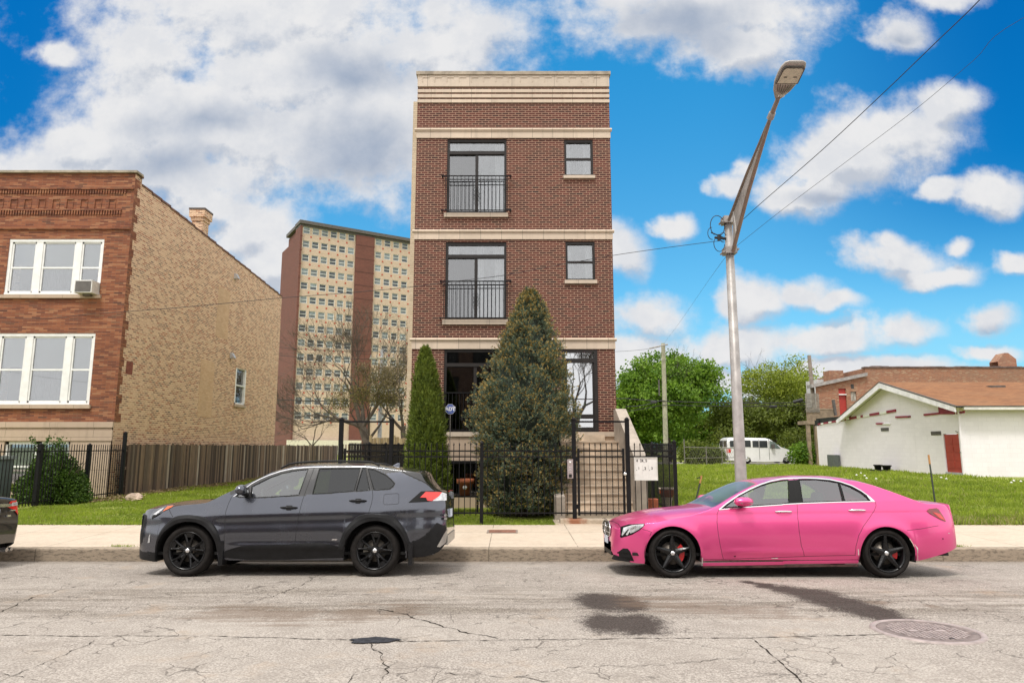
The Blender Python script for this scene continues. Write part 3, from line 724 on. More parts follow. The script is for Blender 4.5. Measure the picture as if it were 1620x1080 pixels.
def suv():
    c = Car('grey_suv', 'dark grey SUV with black roof, black wheels and black wheel arch cladding', 10.13, 220, .35, .925)
    A = lambda a, b: (210+a/5.4, 720+b/5.4); B = lambda a, b: (460+a/5.4, 720+b/5.4)
    T = lambda pt, ins: c.L(*pt, ins)
    wf = c.L(294.3, 874.6, .05); wr = c.L(592, 873.6, .05); Lx = c.L(708.5, 850, .45)[0]
    top = [(0, .50), (.006, .60), T(A(92, 620), .35), T(A(110, 560), .40), T(A(130, 515), .45), T(A(180, 455), .65), T(A(290, 405), .85), T(A(400, 378), .9), T(A(600, 350), .9),
           T(A(800, 338), .9), T(A(900, 280), .7), T(A(1000, 225), .62), T(A(1150, 150), .55), T(A(1250, 102), .6), T(A(1350, 76), .7), T(B(150, 52), .8), T(B(400, 42), .8),
           T(B(650, 44), .8), T(B(900, 72), .8), T(B(1100, 97), .8), T(B(1150, 112), .8), T(B(1175, 160), .8), T(B(1255, 262), .7), T(B(1300, 290), .6), (Lx-.035, 1.08), (Lx-.018, .90), (Lx-.008, .72), (Lx, .58)]
    zc = pchip(top)
    z0 = pchip([(0, .30), (.05, .235), (.3, .205), (wf[0]-.5, .20), (wf[0]+.5, .235), (1.5, .225), (3.0, .225), (wr[0]-.4, .225), (wr[0]+.4, .26), (Lx-.35, .27), (Lx-.12, .33), (Lx, .46)])
    xr0 = T(A(1250, 102), .6)[0]; xcowl = T(A(815, 335), .8)[0]; xre = T(B(1140, 112), .8)[0]
    c.setup(Lx, zc, z0, lin([(0, .02), (.12, .05), (.5, .085), (xcowl, .055), (xr0, .05), (xre, .05), (Lx, .02)]), lin([(0, 3), (.6, 4.2), (xcowl, 3.5), (xr0, 2.6), (xre, 2.8), (Lx, 4)]),
            lin([(0, .93), (.5, .98), c.L(*A(850, 350), .1), c.L(*B(0, 344), .1), c.L(*B(680, 298), .1), c.L(*B(1000, 285), .15), (Lx, 1.12)]), [wf, wr], .445, .30, .20, nose=(.75, .38), tail=(.62, .30), flare=.016, zl=lambda x: .80+.026*x, waist=.012, bulge=(.012, .62, .06),
            crease=lambda x, z: .022*np.exp(-((z-.42)/.05)**2)*np.clip((x-1.3)*3, 0, 1)*np.clip((3.2-x)*3, 0, 1) - .010/(1+np.exp(-(.52+.02*x-z)/.03)))
    c.bow = lambda x, z: -.18*np.clip((xcowl+.2-x)/.9, 0, 1)*np.clip((x-.9)*3, 0, 1)*0
    conv = c.poly
    win = [conv([(1003, 262), (1080, 222), (1160, 182), (1250, 148), (1350, 124)], A)+conv([(60, 115), (138, 108), (58, 335), (0, 342)], B)+conv([(1115, 357), (996, 360)], A),
           conv([(868, 345), (905, 320), (978, 273), (985, 358), (900, 356)], A),
           conv([(232, 105), (400, 101), (587, 100), (535, 300), (350, 318), (176, 328)], B), conv([(603, 100), (630, 100), (668, 296), (548, 302)], B),
           conv([(646, 106), (700, 110), (800, 158), (850, 200), (880, 238), (868, 260), (838, 285), (703, 293)], B)]
    full = conv([(846, 350), (1000, 235), (1150, 158), (1350, 102)], A)+conv([(190, 90), (400, 88), (640, 90), (700, 98), (805, 152), (890, 235), (875, 268), (840, 293), (690, 300), (350, 322), (100, 340)], B)+conv([(1100, 362)], A)
    roofreg = [(x, z+.6) for x, z in [conv([(700, 300)], A)[0]]]
    up = conv([(820, 345), (1000, 228), (1150, 150), (1350, 95)], A)+conv([(190, 84), (640, 84), (702, 94), (805, 148), (930, 136), (1000, 170), (1120, 225), (1232, 292)], B)
    up = up+[(Lx+.1, up[-1][1]), (Lx+.1, 2.2), (up[0][0]-.05, 2.2)]
    c.topregions = [(xcowl-.01, Lx-.06, 1)]
    lowx = conv([(740, 825), (790, 818), (930, 772), (1100, 764), (1350, 760)], A)+conv([(0, 752), (270, 744), (400, 780), (480, 782)], B)
    lowreg = lowx+[(lowx[-1][0], .1), (lowx[0][0], .1)]
    rb = conv([(985, 750), (1100, 712), (1180, 650), (1245, 570), (1340, 598)], B); rb = rb+[(Lx+.1, rb[-1][1]), (Lx+.1, .1), (rb[0][0], .1)]
    fb = [(-.1, .44)]+conv([(75, 815), (215, 825)], A)+[(c.Ls(*A(235, 830))[0], .1), (-.1, .1)]
    fg = [(-.1, .97), (-.1, .42)]+conv([(76, 740), (82, 680), (92, 600), (106, 540), (114, 515)], A)
    c.body([M['grey_paint'], M['roof_black'], M['clad']], win, [(xcowl, xr0-.02, .93, M['screen_glass']), (xre+.05, T(B(1250, 262), .7)[0], .86, M['car_glass_dark'])],
           [(full, 1), (up, 1), (rb, 2), (fb, 2), (fg, 2)])
    for k, w_ in enumerate(win):
        m = MB(); c.sheet(m, w_, -.010); m.build('side_window', M['car_glass'] if k < 2 else M['car_glass_dark'], c.root)
    m = MB()
    for w_ in win: c.strip(m, w_, .016, .003, closed=True)
    m.build('window_seal', M['rubber'], c.root)
    m = MB(); c.strip(m, conv([(848, 350), (925, 295), (1000, 238), (1075, 196), (1150, 163), (1250, 128), (1350, 106)], A)+conv([(100, 96), (190, 92), (400, 89), (640, 91), (698, 99)], B), .014, .006)
    m.build('chrome_strip', M['chrome'], c.root)
    # cladding bands over the arches
    m = MB()
    c.arch_clad(m, [(-.35, .52), (.05, .535), (.35, .52), (.55, .535), (.85, .545), (1.15, .555), (1.4, .535), (1.7, .54), (1.95, .555), (2.25, .53), (2.6, .50), (3.1, .475), (3.6, .46)], *wf, .448, .022, .03, 3.28)
    c.arch_clad(m, [(-.3, .50), (.1, .53), (.4, .53), (.8, .55), (1.1, .575), (1.5, .545), (2.0, .575), (2.3, .555), (2.7, .53), (3.05, .53), (3.4, .5)], *wr, .448, .022, .05, 3.05)
    m.build('arch_cladding', M['clad'], c.root)
    m = MB()
    c.sheet(m, conv([(780, 822), (930, 772), (1100, 764), (1350, 760)], A)+conv([(0, 752), (268, 744), (400, 780), (460, 784), (450, 872), (0, 886)], B)+conv([(1350, 888), (1000, 890), (780, 872)], A), .012, rows=10)
    m.build('sill_cladding', M['clad'], c.root)
    m = MB()
    for x, z1 in ((wf[0]+.475, .50), (wr[0]+.495, .47)):
        for sy in (-1, 1): m.add([(x-.005, sy*.93, z1), (x+.06, sy*.91, z1), (x+.055, sy*.89, .16), (x, sy*.91, .16), (x-.005, sy*.72, z1), (x+.06, sy*.72, z1), (x+.055, sy*.72, .16), (x, sy*.72, .16)], [(0, 1, 2, 3), (4, 7, 6, 5), (0, 3, 7, 4), (1, 5, 6, 2), (0, 4, 5, 1), (3, 2, 6, 7)])
    m.build('mud_flap', M['clad'], c.root)
    for pts in (conv([(832, 350), (805, 415), (785, 475), (777, 560), (774, 640), (776, 740), (780, 815)], A), conv([(190, 95), (150, 210), (105, 338), (86, 400), (68, 475), (52, 560), (42, 640), (34, 720), (28, 850)], B),
                conv([(635, 95), (660, 195), (690, 295), (694, 350), (684, 410), (668, 460), (658, 505)], B), conv([(330, 525), (305, 480), (297, 455), (345, 415)], A)):
        c.seam(pts, .008).build('panel_gap', M['black'], c.root)
    m = MB(); c.strip(m, conv([(800, 330), (905, 322), (918, 332), (918, 405), (905, 415), (795, 420), (785, 408), (790, 340)], B), .006, .0015, closed=True, sides=(-1,)); m.build('fuel_door', M['black'], c.root)
    m = MB(); c.strip(m, conv([(922, 75), (932, 110), (960, 140), (1050, 185), (1140, 225), (1232, 290)], B), .010, .002); m.build('tailgate_gap', M['black'], c.root)
    # lamps
    m = MB(); c.sheet(m, conv([(135, 520), (160, 475), (205, 448), (275, 425), (345, 420), (320, 440), (240, 480), (180, 520), (150, 545)], A), .006, 0); h = m.build('headlight', M['lens_dark'], c.root)
    m = MB(); c.sheet(m, conv([(165, 500), (215, 462), (262, 440), (235, 470), (190, 505)], A), .012, 0); m.build('clear_lens', M['clear_lens'], h)
    m = MB(); c.sheet(m, conv([(243, 478), (285, 432), (338, 424), (318, 442)], A), .010, 0); m.build('turn_lamp', M['amber_lens'], h)
    m = MB(); c.sheet(m, conv([(150, 540), (185, 522), (240, 484), (200, 500), (160, 512)], A), .011, 0); m.build('lamp_bezel', M['rubber'], h)
    m = MB(); c.sheet(m, conv([(122, 745), (140, 740), (142, 665), (130, 690)], A), .006, 0); m.build('fog_lamp', M['clear_lens'], c.root)
    m = MB(); c.sheet(m, conv([(1000, 402), (1110, 303), (1235, 298), (1180, 392)], B), .006, 0); h = m.build('tail_light', M['rubber'], c.root)
    m = MB(); c.sheet(m, conv([(1102, 357), (1150, 306), (1290, 306), (1262, 345), (1205, 386), (1165, 384), (1176, 358)], B), .016, 0); m.build('red_lens', M['red_lens'], h)
    m = MB(); c.sheet(m, conv([(1210, 386), (1240, 345), (1292, 308), (1330, 318), (1330, 376)], B), .013, 0); m.build('clear_lens', M['clear_lens'], h)
    # rear bumper skid, mirror, handles, antenna, rails, badge
    m = MB(); c.sheet(m, conv([(1248, 776), (1278, 722), (1308, 665), (1342, 612)], B)+[(Lx-.002, .55), (Lx-.01, .46)]+conv([(1275, 778)], B), .010, 0); m.build('skid_plate', M['skid_silver'], c.root)
    m = MB(); m.wbox(Lx-.03, Lx+.012, -.62, .62, .42, .56); m.build('skid_plate', M['skid_silver'], c.root)
    x, z = c.Ls(*A(952, 312)); c.mirror(x+.005, z+.035, .13, .155, .20, M['grey_paint'])
    for a, b in ((A(1252, 452), B(50, 436)), (B(493, 393), B(642, 382))):
        (x0, z0_), (x1, _) = c.Ls(*a), c.Ls(*b); c.handle(x0, x1, z0_+.012, M['clad'])
        m = MB(); zc_ = z0_+.012; xc = (x0+x1)/2; c.sheet(m, [(xc-.06, zc_), (xc-.04, zc_+.03), (xc+.04, zc_+.03), (xc+.06, zc_), (xc+.035, zc_-.04), (xc-.03, zc_-.04)], .002); m.build('handle_recess', M['clad'], c.root)
    m = MB()
    for sy in (-1, 1):
        P = []
        for k in range(14):
            x = T(A(1250, 102), .6)[0]+.1+(T(B(830, 50), .8)[0]-T(A(1250, 102), .6)[0]-.15)*k/13
            y = float(c.W(x, c.ze(x)))-.06; P.append((x, sy*y, float(c.ze(x))+.035+(.028 if 0 < k < 13 else -.01)))
        m.tube(P, .014, 8)
    m.build('roof_rail', M['clad'], c.root)
    x, _ = c.L(*B(895, 50), .9); z = float(c.zc(x)); m = MB(); m.add([(x-.09, -.02, z-.01), (x+.06, -.02, z-.015), (x+.05, 0, z+.055), (x+.01, 0, z+.05), (x-.09, .02, z-.01), (x+.06, .02, z-.015)], [(0, 1, 2, 3), (4, 3, 2, 5), (0, 3, 4), (1, 5, 2)]); m.build('antenna_fin', M['grey_paint'], c.root)
    m = MB(); x0, z0_ = c.Ls(*B(342, 720)); c.sheet(m, [(x0, z0_-.006), (x0+.016, z0_+.010), (x0+.092, z0_+.010), (x0+.076, z0_-.006)], .004, sides=(-1,)); m.build('side_badge', M['silver'], c.root)
    # number plate, tail letters and exhaust at the back; grille at the front
    m = MB(); m.wbox(Lx-.012, Lx+.006, -.17, .17, .80, .92); m.build('number_plate', M['plate'], c.root)
    m = MB(); m.wbox(Lx-.035, Lx-.004, -.78, -.60, .84, .865); m.wbox(Lx-.035, Lx-.002, -.76, -.63, .79, .82); m.build('tail_badge', M['silver'], c.root)
    x, z = c.L(*B(1190, 826), .35); m = MB(); m.tube([(x-.25, -.5, z+.02), (x+.05, -.5, z)], .032, 10); m.build('exhaust', M['chrome'], c.root)
    m = MB(); m.wbox(-.008, .03, -.52, .52, .52, .80); m.build('grille', M['clad'], c.root)
    c.seats([(1.95, .25), (2.85, .27)], M['seat_dark'], .68, 1.22)
    m = MB(); m.wbox(xcowl+.15, xcowl+.55, -.72, .72, .86, 1.04); m.build('dashboard', M['seat_dark'], c.root)
    m = MB(); C = Vector((xcowl+.70, -.36, 1.06)); ax = Vector((.86, 0, .5)).normalized(); ring = [C+Vector((0, 1, 0))*.185*cos(2*pi*k/24)+ax.cross(Vector((0, 1, 0)))*.185*sin(2*pi*k/24) for k in range(25)]
    m.tube(ring, .014, 6, cap=False); m.build('steering_wheel', M['seat_dark'], c.root)
    for cx, cz in (wf, wr):
        for sy in (-1, 1): c.wheel(cx, .362, .362, .262, 'split', sy, (M['caliper'], (2.6, 3.3)))
    # centre emblem: ring with oval
    return c

def sedan_pink():
    c = Car('pink_sedan', 'bright pink sedan with black star wheels and chrome window trim', 9.98, 960, 1.0, .925)
    A = lambda a, b: (950+a/5.586, 740+b/5.586); B = lambda a, b: (1240+a/5.586, 740+b/5.586); T = lambda pt, ins: c.L(*pt, ins)
    wf = c.L(1065.5, 876.6, .05); wr = c.L(1405, 877.5, .05); Lx = c.L(1516, 860, .30)[0]
    top = [(0, .56), (.006, .66), (.02, .70), T(A(95, 462), .9), T(A(140, 425), .9), T(A(200, 398), .95), T(A(350, 358), .95), T(A(500, 332), .95), T(A(650, 317), .95), T(A(830, 305), .85), T(A(960, 318), .35),
           T(A(1100, 232), .42), T(A(1240, 150), .48), T(A(1340, 100), .55), T(A(1450, 70), .7), T(A(1620, 50), .8), T(B(100, 41), .8), T(B(300, 43), .8), T(B(500, 64), .8), T(B(640, 97), .75), T(B(800, 156), .75),
           T(B(950, 216), .75), T(B(1040, 248), .75), T(B(1120, 258), .75), T(B(1230, 266), .75), T(B(1300, 276), .75), T(B(1342, 300), .7), T(B(1375, 350), .5), T(B(1440, 470), .4), T(B(1500, 550), .35), T(B(1525, 615), .3), (Lx-.003, .66), (Lx, .5)]
    zc = pchip(top)
    xcowl = T(A(960, 318), .35)[0]-.01; xr0 = T(A(1345, 98), .55)[0]; xre = T(B(440, 55), .8)[0]; xrg = T(B(960, 220), .75)[0]
    z0 = pchip([(0, .33), (.04, .25), (.25, .20), (wf[0]-.45, .19), (wf[0]+.42, .235), (1.6, .245), (3.2, .25), (wr[0]-.4, .255), (wr[0]+.42, .24), (Lx-.45, .30), (Lx-.15, .38), (Lx, .43)])
    cr = c.L(*A(1040, 410), .05)
    def crease(x, z):
        zl = cr[1]+.0*(x-cr[0])-.03*np.clip(cr[0]-x, 0, 3)+.012*np.clip(x-cr[0], 0, 4)
        return .014*np.exp(-((z-.36)/.045)**2)*np.clip((x-1.4)*3, 0, 1)*np.clip((3.4-x)*3, 0, 1) - .02/(1+np.exp(-(.335-z)/.012))*0
    c.setup(Lx, zc, z0, lin([(0, .02), (.15, .08), (.6, .135), (xcowl-.35, .10), (xcowl, .03), (xr0, .05), (xre, .06), (xrg, .06), (Lx-.2, .045), (Lx, .02)]), lin([(0, 2.5), (.6, 3.0), (xcowl, 3.2), (xr0, 2.4), (xre, 2.6), (xrg, 3.5), (Lx, 3)]),
            lin([(0, .80), (.6, .84), c.L(*A(1050, 372), .08), c.L(*A(1620, 328), .1), c.L(*B(820, 298), .1), c.L(*B(1100, 290), .1), (Lx, .96)]), [wf, wr], .392, .42, .30, nose=(.80, .50), tail=(.75, .34), flare=.020, crease=crease, zl=lambda x: cr[1]-.03*np.clip(cr[0]-x, 0, 3)+.012*np.clip(x-cr[0], 0, 4))
    conv = c.poly
    win = [conv([(1240, 242), (1330, 192), (1430, 148), (1520, 120), (1620, 100)], A)+conv([(55, 96), (58, 306), (0, 312)], B)+conv([(1620, 316), (1320, 332), (1160, 345), (1100, 345)], A),
           conv([(150, 92), (300, 90), (420, 104), (500, 120), (540, 290), (180, 300)], B), conv([(512, 124), (600, 156), (690, 206), (745, 250), (782, 286), (556, 290)], B)]
    full = conv([(1060, 362), (1120, 310), (1230, 235), (1330, 180), (1430, 135), (1520, 105), (1620, 86)], A)+conv([(100, 82), (300, 82), (420, 92), (520, 114), (620, 150), (700, 192), (770, 245), (810, 288), (400, 300), (0, 318)], B)+conv([(1620, 322), (1320, 340)], A)
    rb = conv([(1200, 815), (1350, 785), (1470, 752), (1535, 705)], B); rb = rb+[(Lx+.1, rb[-1][1]), (Lx+.1, .1), (rb[0][0], .1)]
    c.body([M['pink_paint'], M['rubber'], M['clad']], win, [(xcowl+.01, xr0-.02, .93, M['screen_glass']), (xre+.03, xrg-.05, .84, M['car_glass_dark'])], [(full, 1), (rb, 2)])
    for k, w_ in enumerate(win):
        m = MB(); c.sheet(m, w_, -.010); m.build('side_window', M['car_glass'], c.root)
    m = MB()
    for w_ in win: c.strip(m, w_, .014, .003, closed=True)
    m.build('window_seal', M['rubber'], c.root)
    m = MB(); c.strip(m, conv([(1056, 366), (1120, 312), (1230, 235), (1330, 181), (1430, 136), (1520, 106), (1620, 86)], A)+conv([(100, 80), (200, 78), (300, 82), (420, 92), (520, 114), (620, 150), (700, 195), (760, 240), (800, 276), (815, 292)], B), .020, .008)
    c.strip(m, conv([(1056, 366), (1320, 342), (1620, 322)], A)+conv([(0, 319), (200, 308), (500, 298), (820, 292)], B), .017, .008)
    c.sheet(m, conv([(785, 288), (748, 240), (775, 248), (818, 290)], B), .010)
    m.build('chrome_trim', M['chrome'], c.root)
    for pts in (conv([(1056, 368), (1040, 400), (1037, 480), (1046, 580), (1062, 680), (1078, 760), (1088, 800)], A), conv([(105, 80), (118, 200), (130, 320), (134, 440), (144, 560), (160, 680), (185, 778)], B),
                conv([(826, 294), (832, 330), (815, 375), (770, 440), (715, 515), (670, 600), (645, 690), (634, 770)], B), conv([(900, 806), (1088, 803), (1620, 786)], A)+conv([(185, 778), (400, 773), (640, 770)], B),
                conv([(372, 540), (420, 552), (455, 565), (440, 600)], A), conv([(1100, 552), (1220, 538), (1340, 515), (1380, 508)], B), conv([(60, 770), (1, 772)], A)[:0] or conv([(178, 512), (160, 485), (110, 458), (78, 455)], A)):
        c.seam(pts, .007).build('panel_gap', M['black'], c.root)
    m = MB(); c.sheet(m, conv([(176, 512), (250, 492), (395, 488), (392, 505), (350, 545), (280, 585), (180, 610), (172, 590), (200, 550)], A), .006, 0); h = m.build('headlight', M['rubber'], c.root)
    m = MB(); c.sheet(m, conv([(205, 520), (280, 500), (388, 492), (382, 510), (340, 540), (300, 562), (250, 578), (300, 520), (262, 515), (222, 560), (196, 590), (188, 585)], A), .011, 0); m.build('clear_lens', M['clear_lens'], h)
    m = MB(); c.strip(m, conv([(232, 585), (262, 540), (318, 512)], A), .03, .013); m.build('lamp_bulb', M['chrome'], h)
    m = MB(); c.sheet(m, conv([(150, 735), (200, 702), (240, 706), (262, 730), (298, 818), (230, 808), (160, 785), (185, 760)], A), .004); m.build('air_intake', M['clad'], c.root)
    m = MB(); c.strip(m, conv([(148, 738), (200, 742), (262, 752)], A), .022, .010); c.strip(m, conv([(160, 782), (215, 786), (285, 792)], A), .022, .010); m.build('intake_blade', M['rubber'], c.root)
    # grille with star, plate, lower intake on the nose
    m = MB(); P = [(.42*sqrt(abs(cos(a)))*(1 if cos(a) > 0 else -1), .635+.115*sin(a)) for a in np.linspace(0, 2*pi, 28, endpoint=False)]
    fr = Frame((0, 0, 0), (0, 1, 0), (-1, 0, 0)); m.prism(P, .0, .014, 0, fr); gr = m.build('grille', M['rubber'], c.root)
    m = MB(); ring = [fr.p(.42*sqrt(abs(cos(a)))*(1 if cos(a) > 0 else -1), .635+.115*sin(a), .010) for a in np.linspace(0, 2*pi, 41)]; m.tube(ring, .008, 6, cap=False)
    for z in (.595, .675): m.tube([fr.p(-.40, z, .016), fr.p(-.11, z, .02)], .010, 6); m.tube([fr.p(.40, z, .016), fr.p(.11, z, .02)], .010, 6)
    for a in (pi/2, pi/2+2*pi/3, pi/2-2*pi/3): m.add([fr.p(.012*cos(a+1.9), .635+.012*sin(a+1.9), .03), fr.p(.012*cos(a-1.9), .635+.012*sin(a-1.9), .03), fr.p(.085*cos(a), .635+.085*sin(a), .03)], [(0, 1, 2)])
    ring = [fr.p(.09*cos(a), .635+.09*sin(a), .026) for a in np.linspace(0, 2*pi, 31)]; m.tube(ring, .006, 6, cap=False); m.build('grille_star', M['chrome'], gr)
    m = MB(); m.wbox(-.022, -.010, -.16, .16, .42, .53); m.build('number_plate', M['plate'], c.root)
    m = MB(); m.wbox(.0, .12, -.40, .40, .27, .46); m.build('lower_intake', M['clad'], c.root)
    m = MB(); c.sheet(m, [(0.0, .215), (.02, .29), (.22, .235), (.22, .205)], .012); m.build('front_splitter', M['clad'], c.root)
    m = MB(); c.sheet(m, conv([(1278, 378), (1300, 358), (1365, 350), (1385, 362), (1425, 425), (1448, 472), (1400, 455), (1310, 405)], B), .008, 0); h = m.build('tail_light', M['red_lens_dark'], c.root)
    m = MB(); c.sheet(m, conv([(1330, 388), (1395, 402), (1440, 464), (1385, 438)], B), .013, 0); m.build('red_lens', M['red_lens'], h)
    x, z = c.Ls(*A(1235, 300)); c.mirror(x+.005, z+.012, .24, .135, .16, M['pink_paint'], M['rubber'])
    m = MB()
    for sy in (-1,): m.wbox(x-.06, x+.11, sy*(float(c.W(x, z))+.262), sy*(float(c.W(x, z))+.255), z-.012, z+.004)
    m.build('mirror_turn_lamp', M['chrome'], c.root)
    for a, b in ((A(1555, 385), B(80, 385)), (B(585, 373), B(735, 373))):
        (x0, z0_), (x1, _) = c.Ls(*a), c.Ls(*b); c.handle(x0, x1, z0_, M['chrome'])
    m = MB(); c.strip(m, conv([(905, 850), (1620, 838)], A)+conv([(0, 832), (660, 826)], B), .05, .012); m.build('side_skirt', M['pink_paint'], c.root)
    m = MB(); c.strip(m, conv([(905, 868), (1620, 864)], A)+conv([(0, 862), (660, 856)], B), .035, .004); m.build('sill_underside', M['sill_brown'], c.root)  # dark brown strip below the side skirt
    m = MB(); c.sheet(m, conv([(1160, 668), (1193, 708), (1190, 760), (1190, 812), (1185, 812), (1186, 722)], B), .003, sides=(-1,)); c.sheet(m, conv([(896, 790), (908, 790), (905, 860), (895, 860)], A), .003, sides=(-1,))
    c.sheet(m, conv([(660, 720), (667, 715), (670, 770), (662, 770)], B), .003, sides=(-1,)); c.sheet(m, conv([(1465, 570), (1478, 572), (1476, 577), (1464, 576)], B), .003, sides=(-1,)); c.sheet(m, conv([(1510, 793), (1570, 790), (1568, 797), (1512, 798)], A), .014, sides=(-1,)); m.build('paint_chip', M['primer'], c.root)
    m = MB(); c.sheet(m, conv([(1410, 620), (1420, 618), (1422, 628), (1411, 629)], B), .003, sides=(-1,)); c.sheet(m, conv([(1180, 776), (1200, 774), (1198, 782), (1184, 784)], A), .003, sides=(-1,)); m.build('dent', M['rubber'], c.root)
    c.seats([(1.98, .24), (2.92, .25)], M['seat_dark'], .50, .97)
    m = MB(); m.wbox(xcowl+.25, xcowl+.6, -.72, .72, .70, .90); m.build('dashboard', M['seat_dark'], c.root)
    m = MB(); C = Vector((xcowl+.80, -.36, .90)); ax = Vector((.86, 0, .5)).normalized(); ring = [C+Vector((0, 1, 0))*.18*cos(2*pi*k/24)+ax.cross(Vector((0, 1, 0)))*.18*sin(2*pi*k/24) for k in range(25)]
    m.tube(ring, .014, 6, cap=False); m.build('steering_wheel', M['seat_dark'], c.root)
    for i, (cx, cz) in enumerate((wf, wr)):
        for sy in (-1, 1): c.wheel(cx, .340, .340, .258, 'star', sy, (M['caliper_red'], (-.75, .75) if i == 0 else (-.5, .3)))
    return c

def sedan_black():
    c = Car('black_sedan', 'glossy black sedan, only its tail with red and white lights in view', 10.1, 0, 0, .91)
    Lx = 4.8; dX = -8.24-Lx; c.X0 = dX; c.root.location.x = dX
    wf, wr = (.92, .335), (3.7, .335)
    zc = pchip([(0, .5), (.01, .62), (.06, .72), (.4, .84), (1.25, .97), (1.35, .99), (2.05, 1.42), (2.6, 1.47), (3.2, 1.45), (3.6, 1.34), (4.1, 1.12), (4.45, 1.115), (4.66, 1.10), (4.70, 1.06), (4.735, .86), (4.76, .74), (4.79, .66), (4.80, .5)])
    z0 = pchip([(0, .3), (.2, .2), (1.5, .2), (3.2, .2), (4.2, .24), (4.6, .27), (4.8, .36)])
    c.setup(Lx, zc, z0, lin([(0, .02), (.5, .1), (1.3, .05), (2, .05), (3.3, .06), (4.6, .05), (Lx, .02)]), lin([(0, 3), (Lx, 3)]), lin([(0, .8), (1.3, .92), (4, .98), (Lx, .98)]), [wf, wr], .375, .42, .3, nose=(.7, .42), tail=(.55, .26), flare=.02)
    win = [[(1.65, .97), (2.15, 1.32), (2.55, 1.36), (2.6, .98)], [(2.68, .98), (2.64, 1.36), (3.1, 1.34), (3.55, 1.2), (3.75, 1.03)]]
    c.body([M['black_paint'], M['rubber']], win, [(1.38, 2.0, .92, M['car_glass']), (3.35, 4.0, .85, M['car_glass_dark'])], [], n=150, rows=40)
    for w_ in win: m = MB(); c.sheet(m, w_, -.008); m.build('side_window', M['car_glass_dark'], c.root)
    m = MB()
    for w_ in win: c.strip(m, w_, .03, .004, closed=True)
    m.build('window_seal', M['chrome'], c.root)
    # tail lamps wrap from the rear face to the side
    for sy in (-1, 1):
        fr = Frame((Lx, 0, 0), (0, sy, 0), (1, 0, 0))
        def P(y, z, o=0):
            x = 0
            for k in np.linspace(Lx-.5, Lx, 60):
                if float(c.W(k, z)) >= abs(y): x = k
            x = min(x, max([k for k in np.linspace(Lx-.2, Lx, 80) if float(c.zc(k)) >= z]+[Lx-.2]))
            return (x+o, sy*y, z)
        def patch(poly, o, mat, nm, par):
            P2 = np.array(poly); ys = np.linspace(P2[:, 0].min()+1e-4, P2[:, 0].max()-1e-4, 14); m = MB(); V = []; n = 0
            for y in ys:
                zz = []
                for i in range(len(P2)):
                    (a, b), (a1, b1) = P2[i], P2[(i+1) % len(P2)]
                    if (a <= y) != (a1 <= y): zz.append(b+(b1-b)*(y-a)/(a1-a))
                V += [P(y, min(zz)+(max(zz)-min(zz))*k/5, o) for k in range(6)]
            m.add(V, [(i*6+k, (i+1)*6+k, (i+1)*6+k+1, i*6+k+1) for i in range(13) for k in range(5)], 0, None, True); return m.build(nm, mat, par)
        t = patch([(.46, .93), (.53, 1.02), (.84, 1.05), (.87, .95), (.84, .80), (.74, .76), (.62, .88)], .012, M['red_lens'], 'tail_light', c.root)
        patch([(.52, .94), (.56, .995), (.77, 1.015), (.79, .955)], .020, M['clear_lens'], 'clear_lens', t)
    m = MB(); m.wbox(4.742, 4.765, -.50, .50, .935, .985); m.build('chrome_bar', M['chrome'], c.root)
    m = MB(); m.wbox(4.752, 4.772, -.26, .26, .76, .90); m.build('number_plate', M['plate'], c.root)
    m = MB(); m.wbox(4.752, 4.772, .50, .62, .865, .885); m.wbox(4.757, 4.775, .44, .52, .775, .805); m.build('tail_badge', M['silver'], c.root)
    m = MB(); m.tube([(4.5, .5, .26), (4.80, .5, .25)], .035, 12, m=0); m.tube([(4.5, .62, .26), (4.79, .62, .25)], .03, 12); m.build('exhaust', M['chrome'], c.root)
    for cx, cz in (wf, wr):
        for sy in (-1, 1): c.wheel(cx, .335, .335, .22, 'ten', sy, None)
    return c
